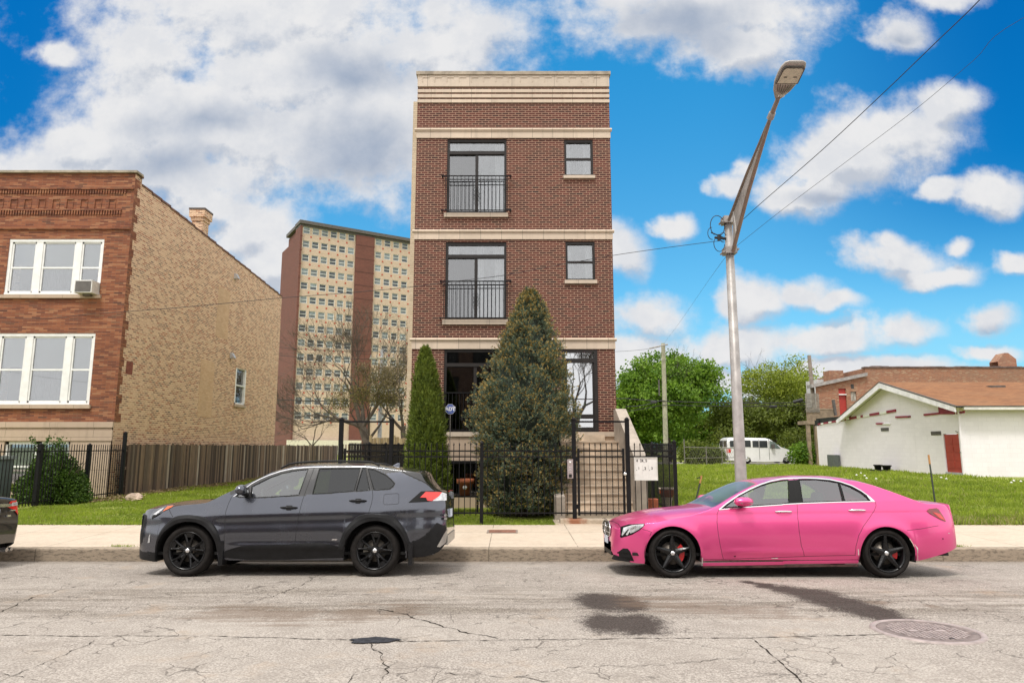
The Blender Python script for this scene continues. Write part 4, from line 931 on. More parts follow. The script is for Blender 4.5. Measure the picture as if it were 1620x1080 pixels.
# ------------------------------------------------------------------ ground, road, pavement
def sstep(x, a, b):
    t = np.clip((np.asarray(x, float)-a)/(b-a), 0, 1); return t*t*(3-2*t)
def ground_z(X, Y):
    side = sstep(X, 3.4, 6.0)
    z = .17 + .03*sstep(Y, 15.4, 18) + side*.37*sstep(Y, 16, 31) + .05*side*sstep(Y, 31, 48)
    z = z + (1-side)*.12*sstep(Y, 30, 60)*sstep(-X, -4, 6)*0
    return z + .02*np.sin(X*1.3+Y*.7)*sstep(Y, 16, 18)
YB = 15.36
def mat_road():
    m, g = newmat('worn_road_surface'); oc = g.n('TexCoord').outputs['Object']
    sp = g.n('SeparateXYZ'); g.l(oc, sp.inputs[0])
    n_f = g.noise(oc, 55, 5, .75); n_m = g.noise(oc, 7, 8, .7); n_l = g.noise(oc, .55, 6, .6)
    st = g.noise(g.vmath('MULTIPLY', oc, (.35, 2.6, 1)), 1.6, 8, .7)
    c = g.mix(g.smooth(n_f, .40, .61), (.19, .165, .145), (.46, .415, .37))
    vo = g.n('TexVoronoi', feature='F1'); g.l(oc, vo.inputs['Vector']); vo.inputs['Scale'].default_value = 48
    c = g.mix(g.math('MULTIPLY', g.smooth(vo.outputs['Distance'], .34, .05), .6), c, (.13, .115, .10))
    c = g.mix(g.math('MULTIPLY', g.smooth(n_m, .45, .65), .45), c, (.22, .19, .165))
    c = g.mix(g.math('MULTIPLY', g.smooth(n_l, .42, .7), .25), c, (.52, .475, .42))
    # wheel-path grime with a streaky grain, strongest between the joints
    band = g.math('MULTIPLY', g.smooth(sp.outputs[1], 7.0, 7.7), g.math('SUBTRACT', 1.0, g.smooth(sp.outputs[1], 8.7, 9.5)))
    c = g.mix(g.math('MULTIPLY', g.math('MULTIPLY', g.smooth(st, .43, .60), band), .85), c, g.mix(g.smooth(n_f, .42, .6), (.10, .085, .07), (.30, .26, .22)))
    c = g.mix(g.math('MULTIPLY', g.smooth(g.noise(oc, 2.3, 7, .7), .50, .66), .35), c, (.20, .17, .145))
    c = g.mix(g.math('MULTIPLY', g.smooth(g.noise(oc, 1.1, 7, .65), .56, .72), .45), c, (.34, .24, .16))
    # concrete lane nearest the camera, a little smoother
    slab = g.math('SUBTRACT', 1.0, g.smooth(sp.outputs[1], 7.16, 7.22))
    c = g.mix(g.math('MULTIPLY', slab, .16), c, (.44, .40, .365))
    # damp and oil stains
    wob = g.vmath('MULTIPLY_ADD', g.vmath('SUBTRACT', (lambda t: (g.l(oc, t.inputs['Vector']), t.outputs[1])[1])(g.n('TexNoise', i_Scale=2.2, i_Detail=7)), (.5, .5, .5)), (.42, .34, 0), oc)
    acc = None
    def stain(px0, py0, px1, py1, w0, w1, soft=1.0):
        nonlocal acc
        a, b = atroad(px0, py0), atroad(px1, py1); L = max((b-a).length, .01); N = max(1, int(L/.28))
        for k in range(N+1):
            p = a.lerp(b, k/N); r = w0+(w1-w0)*k/N
            s = g.vmath('MULTIPLY_ADD', wob, (1/r, .56/r, 0), (-p.x/r, -.56*p.y/r, 0)); ln = g.vmath('LENGTH', s)
            if acc is None: acc = ln
            else: nd = g.t.nodes.new('ShaderNodeMath'); nd.operation = 'SMOOTH_MIN'; g.l(acc, nd.inputs[0]); g.l(ln, nd.inputs[1]); nd.inputs[2].default_value = .3; acc = nd.outputs[0]
    stain(950, 950, 985, 953, .27, .24); stain(958, 984, 1005, 986, .22, .22)
    stain(1188, 921, 1285, 940, .09, .26); stain(1295, 943, 1365, 962, .29, .27); stain(1378, 968, 1402, 977, .22, .14)
    mk = g.smooth(g.math('MULTIPLY_ADD', g.math('SUBTRACT', n_f, .5), 1.6, g.math('MULTIPLY_ADD', g.math('SUBTRACT', n_m, .5), 1.6, acc)), 1.65, .80)
    c = g.mix(g.math('MULTIPLY', mk, .92), c, g.mix(g.smooth(n_f, .3, .7), (.022, .017, .015), (.065, .05, .045)))
    acc = None
    stain(1010, 952, 1230, 968, .30, .22); stain(1390, 952, 1470, 958, .10, .08); stain(560, 970, 640, 962, .3, .25); stain(360, 965, 470, 975, .3, .25)
    mk = g.smooth(g.math('MULTIPLY_ADD', g.math('SUBTRACT', g.noise(g.vmath('MULTIPLY', oc, (.5, 5.5, 1)), 1.7, 9, .75), .5), 5.0, acc), 1.25, .35)
    c = g.mix(g.math('MULTIPLY', mk, .55), c, (.15, .105, .075))
    # fine map cracking
    cw = g.vmath('MULTIPLY_ADD', g.vmath('SUBTRACT', (lambda t: (g.l(oc, t.inputs['Vector']), t.outputs[1])[1])(g.n('TexNoise', i_Scale=3.0, i_Detail=6)), (.5, .5, .5)), (.5, .4, 0), oc)
    v2 = g.n('TexVoronoi', feature='DISTANCE_TO_EDGE'); g.l(cw, v2.inputs['Vector']); v2.inputs['Scale'].default_value = .85
    v3 = g.n('TexVoronoi', feature='DISTANCE_TO_EDGE'); g.l(cw, v3.inputs['Vector']); v3.inputs['Scale'].default_value = 3.1
    k1 = g.math('MULTIPLY', g.smooth(v2.outputs[0], .006, .001), g.smooth(g.noise(oc, .7, 3), .46, .56))
    k2 = g.math('MULTIPLY', g.smooth(v3.outputs[0], .03, .006), g.smooth(g.noise(oc, 1.3, 4), .50, .60))
    kk = g.math('MAXIMUM', g.math('MULTIPLY', k1, .7), g.math('MULTIPLY', k2, .8))
    c = g.mix(g.math('MULTIPLY', kk, .75), c, (.05, .042, .036))
    # gutter dirt
    c = g.mix(g.math('MULTIPLY', g.smooth(g.math('MULTIPLY_ADD', g.math('SUBTRACT', n_l, .5), .5, sp.outputs[1]), 11.5, 12.15), .5), c, (.17, .14, .11))
    g.l(c, g.b.inputs['Base Color']); g.b.inputs['Specular IOR Level'].default_value = .12; g.l(g.math('MULTIPLY_ADD', mk, -.1, .9), g.b.inputs['Roughness'])
    bp = g.n('Bump'); bp.inputs['Strength'].default_value = .55; bp.inputs['Distance'].default_value = .008
    h = g.math('MULTIPLY_ADD', kk, -1.2, g.math('ADD', n_f, vo.outputs['Distance'])); g.l(h, bp.inputs['Height']); g.l(bp.outputs[0], g.b.inputs['Normal'])
    return m
def mat_walk(name, col, joint=1.55, y0=0):
    m, g = newmat(name); uv = g.n('TexCoord').outputs['UV']
    n_f = g.noise(uv, 110, 3, .7); n_m = g.noise(uv, 3, 9, .65)
    c = g.mix(g.smooth(n_f, .3, .7), sc(col, .80), sc(col, 1.14)); c = g.mix(g.math('MULTIPLY', g.smooth(n_m, .45, .75), .4), c, sc(col, .62))
    c = g.mix(g.math('MULTIPLY', g.smooth(g.noise(uv, .8, 6), .5, .7), .35), c, sc((col[0], col[1]*.93, col[2]*.85), .8))
    bt = g.n('TexBrick'); bt.offset = 0; g.l(g.vmath('ADD', uv, (.4, .25, 0)), bt.inputs['Vector'])
    for k, v in (('Scale', 1), ('Mortar Size', .010), ('Mortar Smooth', .3), ('Bias', 0), ('Brick Width', joint), ('Row Height', joint)): bt.inputs[k].default_value = v
    jn = g.math('MULTIPLY', bt.outputs['Fac'], g.smooth(g.noise(uv, 2, 3), .3, .45))
    c = g.mix(g.math('MULTIPLY', jn, .7), c, (.10, .085, .06)); c = g.mix(g.math('MULTIPLY', g.smooth(g.noise(g.vmath('MULTIPLY', uv, (1, 3, 1)), 9, 6, .7), .47, .62), .30 if y0 == 0 else .85), c, sc(col, .42)); g.l(c, g.b.inputs['Base Color']); g.b.inputs['Roughness'].default_value = .9
    bp = g.n('Bump'); bp.inputs['Strength'].default_value = .3; bp.inputs['Distance'].default_value = .01; g.l(g.math('MULTIPLY_ADD', jn, -2, n_f), bp.inputs['Height']); g.l(bp.outputs[0], g.b.inputs['Normal'])
    return m
def mat_lawn():
    m, g = newmat('lawn_soil_and_turf'); oc = g.n('TexCoord').outputs['Object']
    n1 = g.noise(oc, 1.2, 8, .65); n2 = g.noise(oc, 26, 5, .7); n3 = g.noise(oc, .35, 5, .6)
    c = g.mix(g.smooth(n2, .3, .7), (.14, .19, .025), (.31, .37, .05)); c = g.mix(g.smooth(n1, .40, .68), c, (.38, .40, .09))
    c = g.mix(g.math('MULTIPLY', g.smooth(n3, .5, .72), .35), c, (.26, .24, .10))
    g.l(c, g.b.inputs['Base Color']); g.b.inputs['Roughness'].default_value = .95
    bp = g.n('Bump'); bp.inputs['Strength'].default_value = .9; bp.inputs['Distance'].default_value = .06; g.l(n2, bp.inputs['Height']); g.l(bp.outputs[0], g.b.inputs['Normal'])
    return m
M['road'] = mat_road(); M['walk'] = mat_walk('sidewalk_concrete', (.56, .465, .365)); M['kerb'] = mat_walk('kerb_stone', (.34, .275, .205), 2.6, 1)
M['lawn'] = mat_lawn(); M['far_ground'] = simple('far_ground', (.12, .15, .07), .95, 0, .3, .05)
M['alley'] = simple('alley_concrete', (.30, .28, .25), .9, 0, .25, 1.5)
def grid(name, xs, ys, zf, mat, smooth=True):
    V = [(x, y, float(zf(x, y))) for y in ys for x in xs]; n = len(xs)
    m = MB(); m.add(V, [(j*n+i, j*n+i+1, (j+1)*n+i+1, (j+1)*n+i) for j in range(len(ys)-1) for i in range(n-1)], 0, None, smooth)
    return tag(m.build(name, mat), kind='structure')
def setting():
    m = MB(); V = []
    rr = [0, 60, 160, 400, 1000, 2500]
    g_ = [-2500, -1000, -400, -160, -60, 0, 60, 160, 400, 1000, 2500]
    grid('ground', g_, g_, lambda x, y: -.35, M['far_ground'])
    grid('road', [-160, -60, -25, -12, 0, 12, 25, 60, 160], [-2.15, -1, 0, 1.4, 2, 2.75, 3.5, 4.25, 5, 5.75, 6.5, 7.25, 8, 8.5, 9.5, 11, 12.16], lambda x, y: road_z(y), M['road'])
    # kerb with a worn, slightly rounded arris
    zg = road_z(12.15); m = MB(); xs = np.linspace(-60, 60, 121); prof = [(12.15, zg-.12), (12.15, .125), (12.158, .143), (12.175, .152), (12.30, .156), (12.30, -.2)]
    V = [(x, y+.006*sin(x*2.1)+.004*sin(x*7), z+.004*sin(x*3.3)) for x in xs for y, z in prof]; n = len(prof)
    m.add(V, [(i*n+k, (i+1)*n+k, (i+1)*n+k+1, i*n+k+1) for i in range(len(xs)-1) for k in range(n-1)], 0, None, False); tag(m.build('kerb', M['kerb']), kind='structure')
    grid('sidewalk', list(np.linspace(-60, 60, 61)), [12.30, 12.6, 13.5, 14.5, YB], lambda x, y: .156+.012*(y-12.3), M['walk'])
    grid('far_sidewalk', [-60, 60], [-6.5, -2.15], lambda x, y: .15, M['walk'])
    grid('lawn', sorted(set(list(np.linspace(-60, 60, 61))+list(np.linspace(3, 7, 9)))), [YB, 15.6, 16, 17, 18, 19, 20, 22, 24, 26, 28, 30, 32, 36, 40, 44, 48.5], lambda x, y: ground_z(x, y) if y > YB else .185, M['lawn'])
    grid('alley', [-90, -30, -10, 4, 10, 30, 90], [48.5, 56.5], lambda x, y: float(ground_z(x, 48.5))+.01, M['alley'])
    grid('back_lots', [-130, -40, -10, 4, 20, 60, 130], [56.5, 75, 100, 150], lambda x, y: .45, M['lawn'])
    # walk inside the front gate
    m = MB(); m.wbox(.95, 3.0, YB-.02, 16.4, .10, .205); m.build('gate_walk', M['walk'])['kind'] = 'structure'
setting()
# long cracks and joints in the road, as worn grooves filled with dirt
M['crack'] = simple('crack_dirt', (.03, .025, .02), .95, 0, .4, 30, 0, 60, 0, .1)
M['tar'] = simple('tar_patch', (.035, .036, .042), .85, 0, .4, 20, .6, 60, 0, .15)
def cracks():
    m = MB()
    def line(pts, w=.012, jit=.03, wild=1.0):
        P = [atroad(*p) for p in pts]; Q = []
        for a, b in zip(P[:-1], P[1:]):
            n = max(2, int((b-a).length/.045))
            for k in range(n):
                q = a.lerp(b, k/n); Q.append(q)
        Q.append(P[-1]); off = 0; V = []
        for i, q in enumerate(Q):
            off = off*.8+random.uniform(-jit, jit)*.55; t = (Q[min(i+1, len(Q)-1)]-Q[max(i-1, 0)]).normalized(); nn = Vector((-t.y, t.x, 0))
            ww = w*.6*random.choice((.25, .5, .7, 1, 1.3, .2))*(.5 if i in (0, len(Q)-1) else 1)
            for e in (-1, 1):
                p = q+nn*(off+e*ww/2); V.append((p.x, p.y, road_z(p.y)+.004))
        m.add(V, [(2*i, 2*i+1, 2*i+3, 2*i+2) for i in range(len(Q)-1)])
    line([(0, 1004), (120, 1006), (300, 1005), (420, 1008), (560, 1012)], .020, .012); line([(625, 1014), (800, 1012), (1000, 1010), (1180, 1009), (1400, 1003)], .024, .012); line([(1535, 1004), (1620, 1005)], .015, .012)
    line([(0, 968), (30, 955), (65, 940), (100, 932), (142, 923)], .022, .03); line([(0, 1078), (70, 1050), (110, 1032), (150, 1012)], .014, .03)
    line([(510, 908), (490, 918), (460, 932), (425, 945), (395, 952)], .018, .035); line([(600, 962), (640, 972), (690, 985), (735, 1000), (790, 1009)], .030, .04)
    line([(1190, 1010), (1215, 1030), (1240, 1050), (1272, 1080)], .022, .015); line([(575, 1015), (600, 1035), (610, 1055), (604, 1080)], .016, .045); line([(605, 1050), (560, 1062), (555, 1080)], .010, .03)
    line([(330, 953), (420, 952), (540, 955), (600, 962)], .012, .02); line([(1370, 950), (1440, 940), (1560, 958), (1620, 968)], .010, .04); line([(1060, 921), (1100, 923), (1140, 918), (1130, 914)], .011, .03)
    line([(1180, 1006), (1090, 1000), (960, 1003)], .010, .03); line([(810, 1070), (900, 1056), (1000, 1052), (1180, 1040)], .009, .05); line([(700, 1066), (800, 1072), (870, 1078)], .013, .05)
    line([(1560, 955), (1500, 950), (1470, 935), (1430, 925)], .008, .05); line([(0, 1064), (60, 1076)], .01, .03); line([(0, 915), (40, 911), (88, 913)], .03, .012)
    line([(980, 1005), (900, 1022), (760, 1030), (640, 1024)], .007, .05)
    tag(m.build('road_cracks', M['crack']), kind='structure')
    m = MB(); c = atroad(590, 1013); V = [(c.x+.21*(1+.12*sin(3*a+1)+.10*sin(7*a)+.05*sin(15*a))*cos(a), c.y+.10*(1+.12*sin(2*a)+.12*sin(5*a)+.07*sin(13*a))*sin(a), 0) for a in np.linspace(0, 2*pi, 40, endpoint=False)]
    V = [(x, y, road_z(y)+.008) for x, y, _ in V]; m.add([(c.x, c.y, c.z+.014)]+V, [(0, i+1, (i+1) % 40+1) for i in range(40)]); tag(m.build('road_patch', M['tar']), kind='structure')
cracks()
# manhole cover
def manhole():
    c = atroad(1466, 998); z = road_z(c.y)+.006; t = thing('manhole_cover', (c.x, c.y, z), 'round rusty grey manhole cover set in the road', 'manhole cover')
    mt = simple('cast_iron_worn', (.36, .30, .285), .6, .2, .2, 9, .3, 40); md = simple('manhole_recess', (.17, .135, .125), .8, 0, .3, 9)
    sl = -math.atan((road_z(c.y-.4)-road_z(c.y+.4))/.8)
    t.rotation_euler = (sl, 0, 0); L0 = Vector(t.location)
    m = MB(); m.lathe(L0, [(.475, -.01), (.47, .004), (.425, .005), (.42, -.004)], 56); m.build('frame', mt, t)
    m = MB(); m.lathe(L0, [(.418, -.004), (.412, .002), (.36, .003), (.355, -.002), (.001, -.002)], 56); cv = m.build('cover', md, t)
    m = MB()
    for i in range(-8, 9):
        for j in range(-8, 9):
            x, y = i*.044, j*.044
            if x*x+y*y > .33**2 or abs(x) < .02 and abs(y) < .02: continue
            if abs(y) < .05 and (.07 < abs(x) < .19): continue
            w, h = (.018, .012) if (i+j) % 2 else (.012, .018)
            m.wbox(L0.x+x-w, L0.x+x+w, L0.y+y-h, L0.y+y+h, L0.z-.002, L0.z+.003)
    m.wbox(L0.x-.17, L0.x-.08, L0.y-.035, L0.y+.035, L0.z-.002, L0.z+.003); m.wbox(L0.x+.08, L0.x+.17, L0.y-.035, L0.y+.035, L0.z-.002, L0.z+.003)
    m.build('raised_pattern', mt, cv)
    m = MB(); m.lathe(L0+Vector((.05, -.29, .003)), [(.026, 0), (.001, 0)], 14); m.build('lift_hole', M['black'], t)
manhole()
def utility_cover():
    c0 = at(771, 844, 14.2); ca = at(771, 843, 14.15); cb = at(848, 834, 14.75)
    m = MB(); m.wbox(-.50, .55, 13.95, 14.35, .168, .182)
    # lid sits almost flush with the walk
    x0, x1 = at(771, 838, 14.4).x, at(819, 838, 14.4).x
    t = thing('utility_cover', ((x0+x1)/2, 14.3, .175), 'rusty square iron access cover in the sidewalk by the fence', 'utility cover')
    mt = simple('rusty_iron', (.22, .10, .065), .8, .1, .3, 12, .3, 60)
    m = MB(); m.wbox(x0, x1, 14.02, 14.52, .150, .188); m.build('frame', simple('grey_iron', (.25, .2, .17), .7, .1), t)
    m = MB(); m.wbox(x0+.04, x1-.04, 14.06, 14.48, .170, .192); l = m.build('lid', mt, t)
    m = MB()
    for i in range(10): m.wbox(x0+.06+i*.052, x0+.085+i*.052, 14.08, 14.46, .19, .196)
    m.build('lid_ribs', mt, l)
utility_cover()
# ------------------------------------------------------------------ brownstone (three storeys over a raised basement)
YF = 19.6
def fz(py): return at(810, py, YF).z
def fx(px, py): return at(px, py, YF).x
def curtain(m, u0, u1, z0, z1, n, folds=9, amp=.02, mi=0):
    N = folds*4; V = []
    for i in range(N+1):
        u = u0+(u1-u0)*i/N; d = n+amp*sin(i*pi/2+.3)*(1+.3*sin(i))
        V += [m.fr.p(u, z0, d), m.fr.p(u, z1, d)]
    m.add(V, [(2*i, 2*i+2, 2*i+3, 2*i+1) for i in range(N)], mi, None, True)
def brownstone():
    X0, X1 = -2.90, 2.985; ZT = fz(115); ZB = .15
    t = thing('apartment_building', (0, YF, .2), 'narrow three-storey dark brown brick building with stone bands and black juliet railings', 'building')
    fr = Frame((0, YF, 0), (1, 0, 0), (0, -1, 0))
    D = (-1.965, -.165)                                    # glazed door bays
    bays = [(D[0], D[1], fz(337), fz(220)), (D[0], D[1], fz(505), fz(383)), (D[0], D[1], fz(684), fz(552))]
    wins = [(1.585, 2.455, fz(278), fz(221)), (1.585, 2.455, fz(443), fz(382))]
    door = (1.45, 2.47, fz(685), fz(553))
    zst = 2.27
    basew = (-1.95, -.55, .55, 1.42)
    m = MB(fr); m.wall(X0, X1, zst, ZT-.12, bays+wins+[door], 0, .14, 0)
    m.build('front_wall', M['brown_brick'], t)
    m = MB(fr); m.wall(X0, X1, ZB, zst, [basew], .03, .2, 0); m.box(X0-.03, X1+.01, fz(690), fz(683), .0, .075, 1); m.build('base_wall', [M['greystone'], M['limestone_plain']], t)
    # body of the building behind the face brick
    m = MB(); zs = fz(152); yb = YF+.16
    m.wbox(-3.08, -2.90, YF+.35, 38, ZB, zs); m.wbox(2.86, 2.985, YF+.01, 38, ZB, ZT-.4); m.wbox(-3.08, 2.98, 37.9, 38.1, ZB, ZT-.6); m.wbox(-2.95, 2.90, YF+.4, 37.95, ZT-.8, ZT-.7)
    m.wbox(-2.90, -2.86, YF+.01, YF+.5, ZB, ZT-.2)
    m.build('side_wall', M['buff_brick'], t)
    m = MB(fr)
    m.wbox(-2.86, 2.86, YF+1.9, YF+2.0, .2, ZT-.9)
    for z in (fz(345), fz(513), 2.2, ): m.wbox(-2.86, 2.86, YF+.15, YF+1.95, z-.25, z-.02)
    m.wbox(.55, .65, YF+.15, YF+1.95, .2, ZT-.9)
    m.build('interior', M['room'], t)
    # stone bands
    for a, b, c in ((204, 209, 219), (364, 369, 379), (535, 540, 552)):
        m = MB(fr); zt, zm, zl = fz(a), fz(b), fz(c); m.box(X0-.01, X1+.01, zl, zm, -.05, .035)
        prof = [(0, zm+.002), (.055, zm+.004), (.085, (zm+zt)/2), (.055, zt), (0, zt+.001)]
        V = []
        for u in (X0-.06, X1+.05):
            for n_, z in prof: V.append(fr.p(u, z, n_))
        k = len(prof); m.add(V, [(i, i+1, k+i+1, k+i) for i in range(k-1)]+[tuple(range(k)), tuple(range(k, 2*k))[::-1]])
        m.build('stone_band', M['limestone'], t)
    m = MB(fr)
    for a, b in ((142, 147), (150, 155), (158, 163)): m.box(X0-.004, X1+.004, fz(b), fz(a), -.05, .032)
    m.build('stone_stripes', M['limestone'], t)
    m = MB(fr); z0, z1 = fz(138), fz(120); zn = fz(124.5); us = np.linspace(X0+.12, X1-.12, 16)
    m.box(X0-.006, X1+.006, z0, z1, -.06, .045)
    # shallow square drops standing proud of the frieze
    for k in range(15):
        u = us[k]+.02; m.box(u-.005, u+.215, zn-.0, zn+.03, .04, .06); m.box(u-.005, u+.01, z0+.14, zn, .04, .058); 
    m.build('frieze', M['limestone_plain'], t)
    m = MB(fr); m.box(X0-.05, X1+.05, fz(120)-.001, ZT, -.30, .085); m.build('coping', simple('weathered_coping', (.33, .28, .22), .9, 0, .3, 3), t)
    # string of sills
    for u0, u1, a, b in ((-2.03, -.12, 344, 338), (-2.03, -.12, 513.5, 506), (1.55, 2.50, 283, 278.5), (1.55, 2.50, 449, 443.5)):
        m = MB(fr); m.box(u0, u1, fz(a), fz(b), -.02, .075); m.build('window_sill', M['limestone_plain'], t)
    # glazed bays
    for k, (u0, u1, z0, z1) in enumerate(bays):
        zt = z1-(z1-z0)*(.162 if k < 2 else .17); um = (u0+u1)/2+.0; f = .07
        m = MB(fr)
        m.box(u0, u0+f, z0, z1, -.14, -.03); m.box(u1-f, u1, z0, z1, -.14, -.03); m.box(u0+f, u1-f, z1-.085, z1, -.14, -.03); m.box(u0+f, u1-f, z0, z0+.06, -.14, -.03)
        m.box(u0+f, u1-f, zt-.10, zt, -.14, -.02); m.box(um-.045, um+.045, z0+.06, zt-.10, -.13, -.045)
        wf = m.build('balcony_door', M['dark_frame'], t)
        m = MB(fr); m.box(u0+f, um-.045, z0+.06, zt-.1, -.115, -.105, 0); m.build('pane', M['glass_screen'] if k < 2 else M['glass_dark'], wf)
        m = MB(fr); m.box(um+.045, u1-f, z0+.06, zt-.1, -.095, -.085, 0); m.build('pane', M['glass'] if k < 2 else M['glass_dark'], wf)
        m = MB(fr); m.box(u0+f, u1-f, zt, z1-.085, -.10, -.09, 0); m.build('transom_pane', M['glass'] if k < 2 else M['glass_dark'], wf)
        m = MB(fr)
        if k < 2:
            curtain(m, u0+.09, u0+.38, z0+.05, z1-.05, -.30, 5, .03, 0); curtain(m, u1-.36, u1-.06, z0+.05, z1-.05, -.30, 5, .03, 0)
            if k == 1: curtain(m, um+.02, um+.22, z0+.05, z1-.05, -.34, 4, .03, 0)
            m.build('curtain', M['curtain'], t)
            m = MB(fr); curtain(m, u0+.30, um+.02, z0+.05, zt, -.36, 10, .012, 0); m.build('sheer_curtain', M['curtain_grey'], t)
            m = MB(fr); m.box(um+.1, u1-.3, z0, z1-.04, -1.2, -1.15); m.box(u0, u1, z1-.5, z1-.02, -1.3, -1.25); m.build('inner_wall', simple('pale_inner_wall', (.50, .50, .55), .9), t)
            m = MB(fr); m.lathe(fr.p(u0+.35 if k == 0 else u0+.62, z0+.92 if k == 0 else z0+.85, -.5), [(.001, -.04), (.05, -.03), (.055, 0), (.04, .03), (.001, .035)], 12); lm = simple('lit_bulb', (1, .8, .5), .5)
            lm.node_tree.nodes['Principled BSDF'].inputs['Emission Color'].default_value = (1, .72, .35, 1); lm.node_tree.nodes['Principled BSDF'].inputs['Emission Strength'].default_value = 2.0; m.build('table_lamp', lm, t)
        else:
            curtain(m, u0+.12, u0+.2, z0+1.1, z1-.1, -.35, 2, .02); curtain(m, u0+.14, u0+.30, zt+.02, z1-.09, -.35, 3, .02); m.build('curtain', M['curtain_grey'], t)
    for u0, u1, z0, z1 in wins:
        f = .065; zm = z0+(z1-z0)*.475; m = MB(fr)
        m.box(u0, u0+f, z0, z1, -.13, -.03); m.box(u1-f, u1, z0, z1, -.13, -.03); m.box(u0+f, u1-f, z1-f-.02, z1, -.13, -.03); m.box(u0+f, u1-f, z0, z0+.05, -.13, -.03); m.box(u0+f, u1-f, zm-.03, zm+.03, -.12, -.04)
        wf = m.build('window', M['dark_frame'], t)
        m = MB(fr); m.box(u0+f, u1-f, z0+.05, zm-.03, -.085, -.075); m.build('pane', M['glass'], wf)
        m = MB(fr); m.box(u0+f, u1-f, zm+.03, z1-f-.02, -.10, -.09); m.build('pane', M['glass'], wf)
        m = MB(fr); curtain(m, u0+.02, u0+.20, z0, z1, -.3, 4, .03); curtain(m, u1-.27, u1-.02, z0, z1, -.3, 5, .03); m.build('curtain', M['curtain'], wf)
        m = MB(fr); m.box(u0-.1, u1+.1, zm+.05, z1, -.75, -.7); m.build('inner_wall', simple('pale_inner_wall2', (.5, .5, .54), .9), wf)
        m = MB(fr); curtain(m, u0+.15, u1-.1, z0, zm+.1, -.36, 9, .012); m.build('sheer_curtain', M['curtain_grey'], wf)
    # juliet railings
    for k, (za, zb) in enumerate(((fz(281), fz(335)), (fz(446.5), fz(504)))):
        m = MB(fr); u0, u1 = -2.09, -.04
        m.tube([fr.p(u0, za, .13), fr.p(u1, za, .13)], .020, 8); m.tube([fr.p(u0, zb, .13), fr.p(u1, zb, .13)], .018, 8)
        m.box(u0+.06, u1-.06, za-.125, za-.10, .12, .14)
        for u in (u0, u1):
            for z in (za, zb): m.tube([fr.p(u, z, -.02), fr.p(u, z, .14)], .018, 8); m.lathe(fr.p(u, z, .13), [(.001, -.03), (.028, -.015), (.028, .015), (.001, .03)], 8)
        for i in range(17): 
            u = u0+.10+(u1-u0-.2)*i/16; m.box(u-.007, u+.007, zb, za, .123, .137) if i != 8 else None
        for q in range(3):
            for e in (-1, 1):
                c = fr.p((u0+u1)/2+e*.045, za-.42-q*.13, .13); m.tube([c+Vector((.038*cos(a), 0, .06*sin(a))) for a in np.linspace(0, 2*pi, 13)], .006, 5, cap=False)
        m.build('juliet_railing', M['iron'], t)
    m = MB(fr); u0, u1, zb, za = D[0]+.01, D[1]-.01, fz(683)+.05, fz(621)
    m.box(u0, u1, za-.02, za+.015, .0, .03); m.box(u0, u1, zb, zb+.025, .0, .03)
    for i in range(17): u = u0+.03+(u1-u0-.06)*i/16; m.box(u-.007, u+.007, zb, za, .008, .022)
    m.build('juliet_railing', M['iron'], t)
    # entrance door with transom and storm door
    u0, u1, z0, z1 = door; m = MB(fr); zt = fz(571)
    m.box(u0, u0+.085, z0, z1, -.14, .01); m.box(u1-.10, u1, z0, z1, -.14, .01); m.box(u0+.085, u1-.10, z1-.07, z1, -.14, .01); m.box(u0+.085, u1-.10, zt-.045, zt+.075, -.14, .01); m.box(u0+.085, u1-.1, z0, z0+.05, -.14, .01)
    m.box(u0+.085, u0+.14, z0+.05, zt-.045, -.08, -.02); m.box(u1-.15, u1-.10, z0+.05, zt-.045, -.08, -.02); m.box(u0+.14, u1-.15, z0+.05, z0+.17, -.08, -.02); m.box(u0+.14, u1-.15, fz(631)-.012, fz(631)+.012, -.075, -.02); m.box(u0+.14, u1-.15, fz(662), fz(655), -.075, -.02)
    m.box(u0+.55, u0+.58, zt+.075, z1-.07, -.1, -.03)
    df = m.build('entrance_door', M['dark_frame'], t)
    m = MB(fr); m.box(u0+.14, u1-.15, z0+.17, zt-.045, -.06, -.05); m.build('pane', M['glass_door'], df); m = MB(fr); m.box(u0+.085, u1-.1, zt+.075, z1-.07, -.09, -.08); m.build('transom_pane', M['glass_door'], df)
    m = MB(fr); m.box(u0+.05, u1-.05, z0, z1, -.5, -.45); m.build('door_slab', M['room'], df)
    # basement window, dark
    u0, u1, z0, z1 = basew; m = MB(fr); m.box(u0, u0+.06, z0, z1, -.1, 0); m.box(u1-.06, u1, z0, z1, -.1, 0); m.box(u0+.06, u1-.06, z1-.05, z1, -.1, 0); m.box(u0+.06, u1-.06, z0, z0+.05, -.1, 0); m.box(u0-.2, u1+.25, z1+.0, z1+.07, .03, .30)
    wf = m.build('basement_window', M['iron'], t); m = MB(fr); m.box(u0+.06, u1-.06, z0+.05, z1-.05, -.06, -.05); m.build('pane', M['glass_dark'], wf)
    m = MB(fr)
    for i in range(9): u = u0+.1+i*.15; m.box(u-.008, u+.008, z0, z1, .05, .066)
    m.build('window_bars', M['iron'], wf)
    # front steps with cheek walls
    zl = 2.03; zb0 = .20; n = 10; rise = (zl-zb0)/n; ys = 16.55; tr = (18.75-ys)/(n-1); xa, xb = 1.25, 2.90
    m = MB()
    for i in range(n): m.wbox(xa, xb, ys+i*tr, 19.58, zb0+i*rise+.001, zb0+(i+1)*rise-.035); m.wbox(xa-.01, xb, ys+i*tr-.025, 19.58, zb0+(i+1)*rise-.035, zb0+(i+1)*rise)
    m.wbox(1.30, 2.60, 19.3, 19.57, zl, 2.20)
    m.build('front_steps', simple('step_concrete', (.52, .42, .32), .9, 0, .22, 3, .3, 60), t)
    m = MB(); 
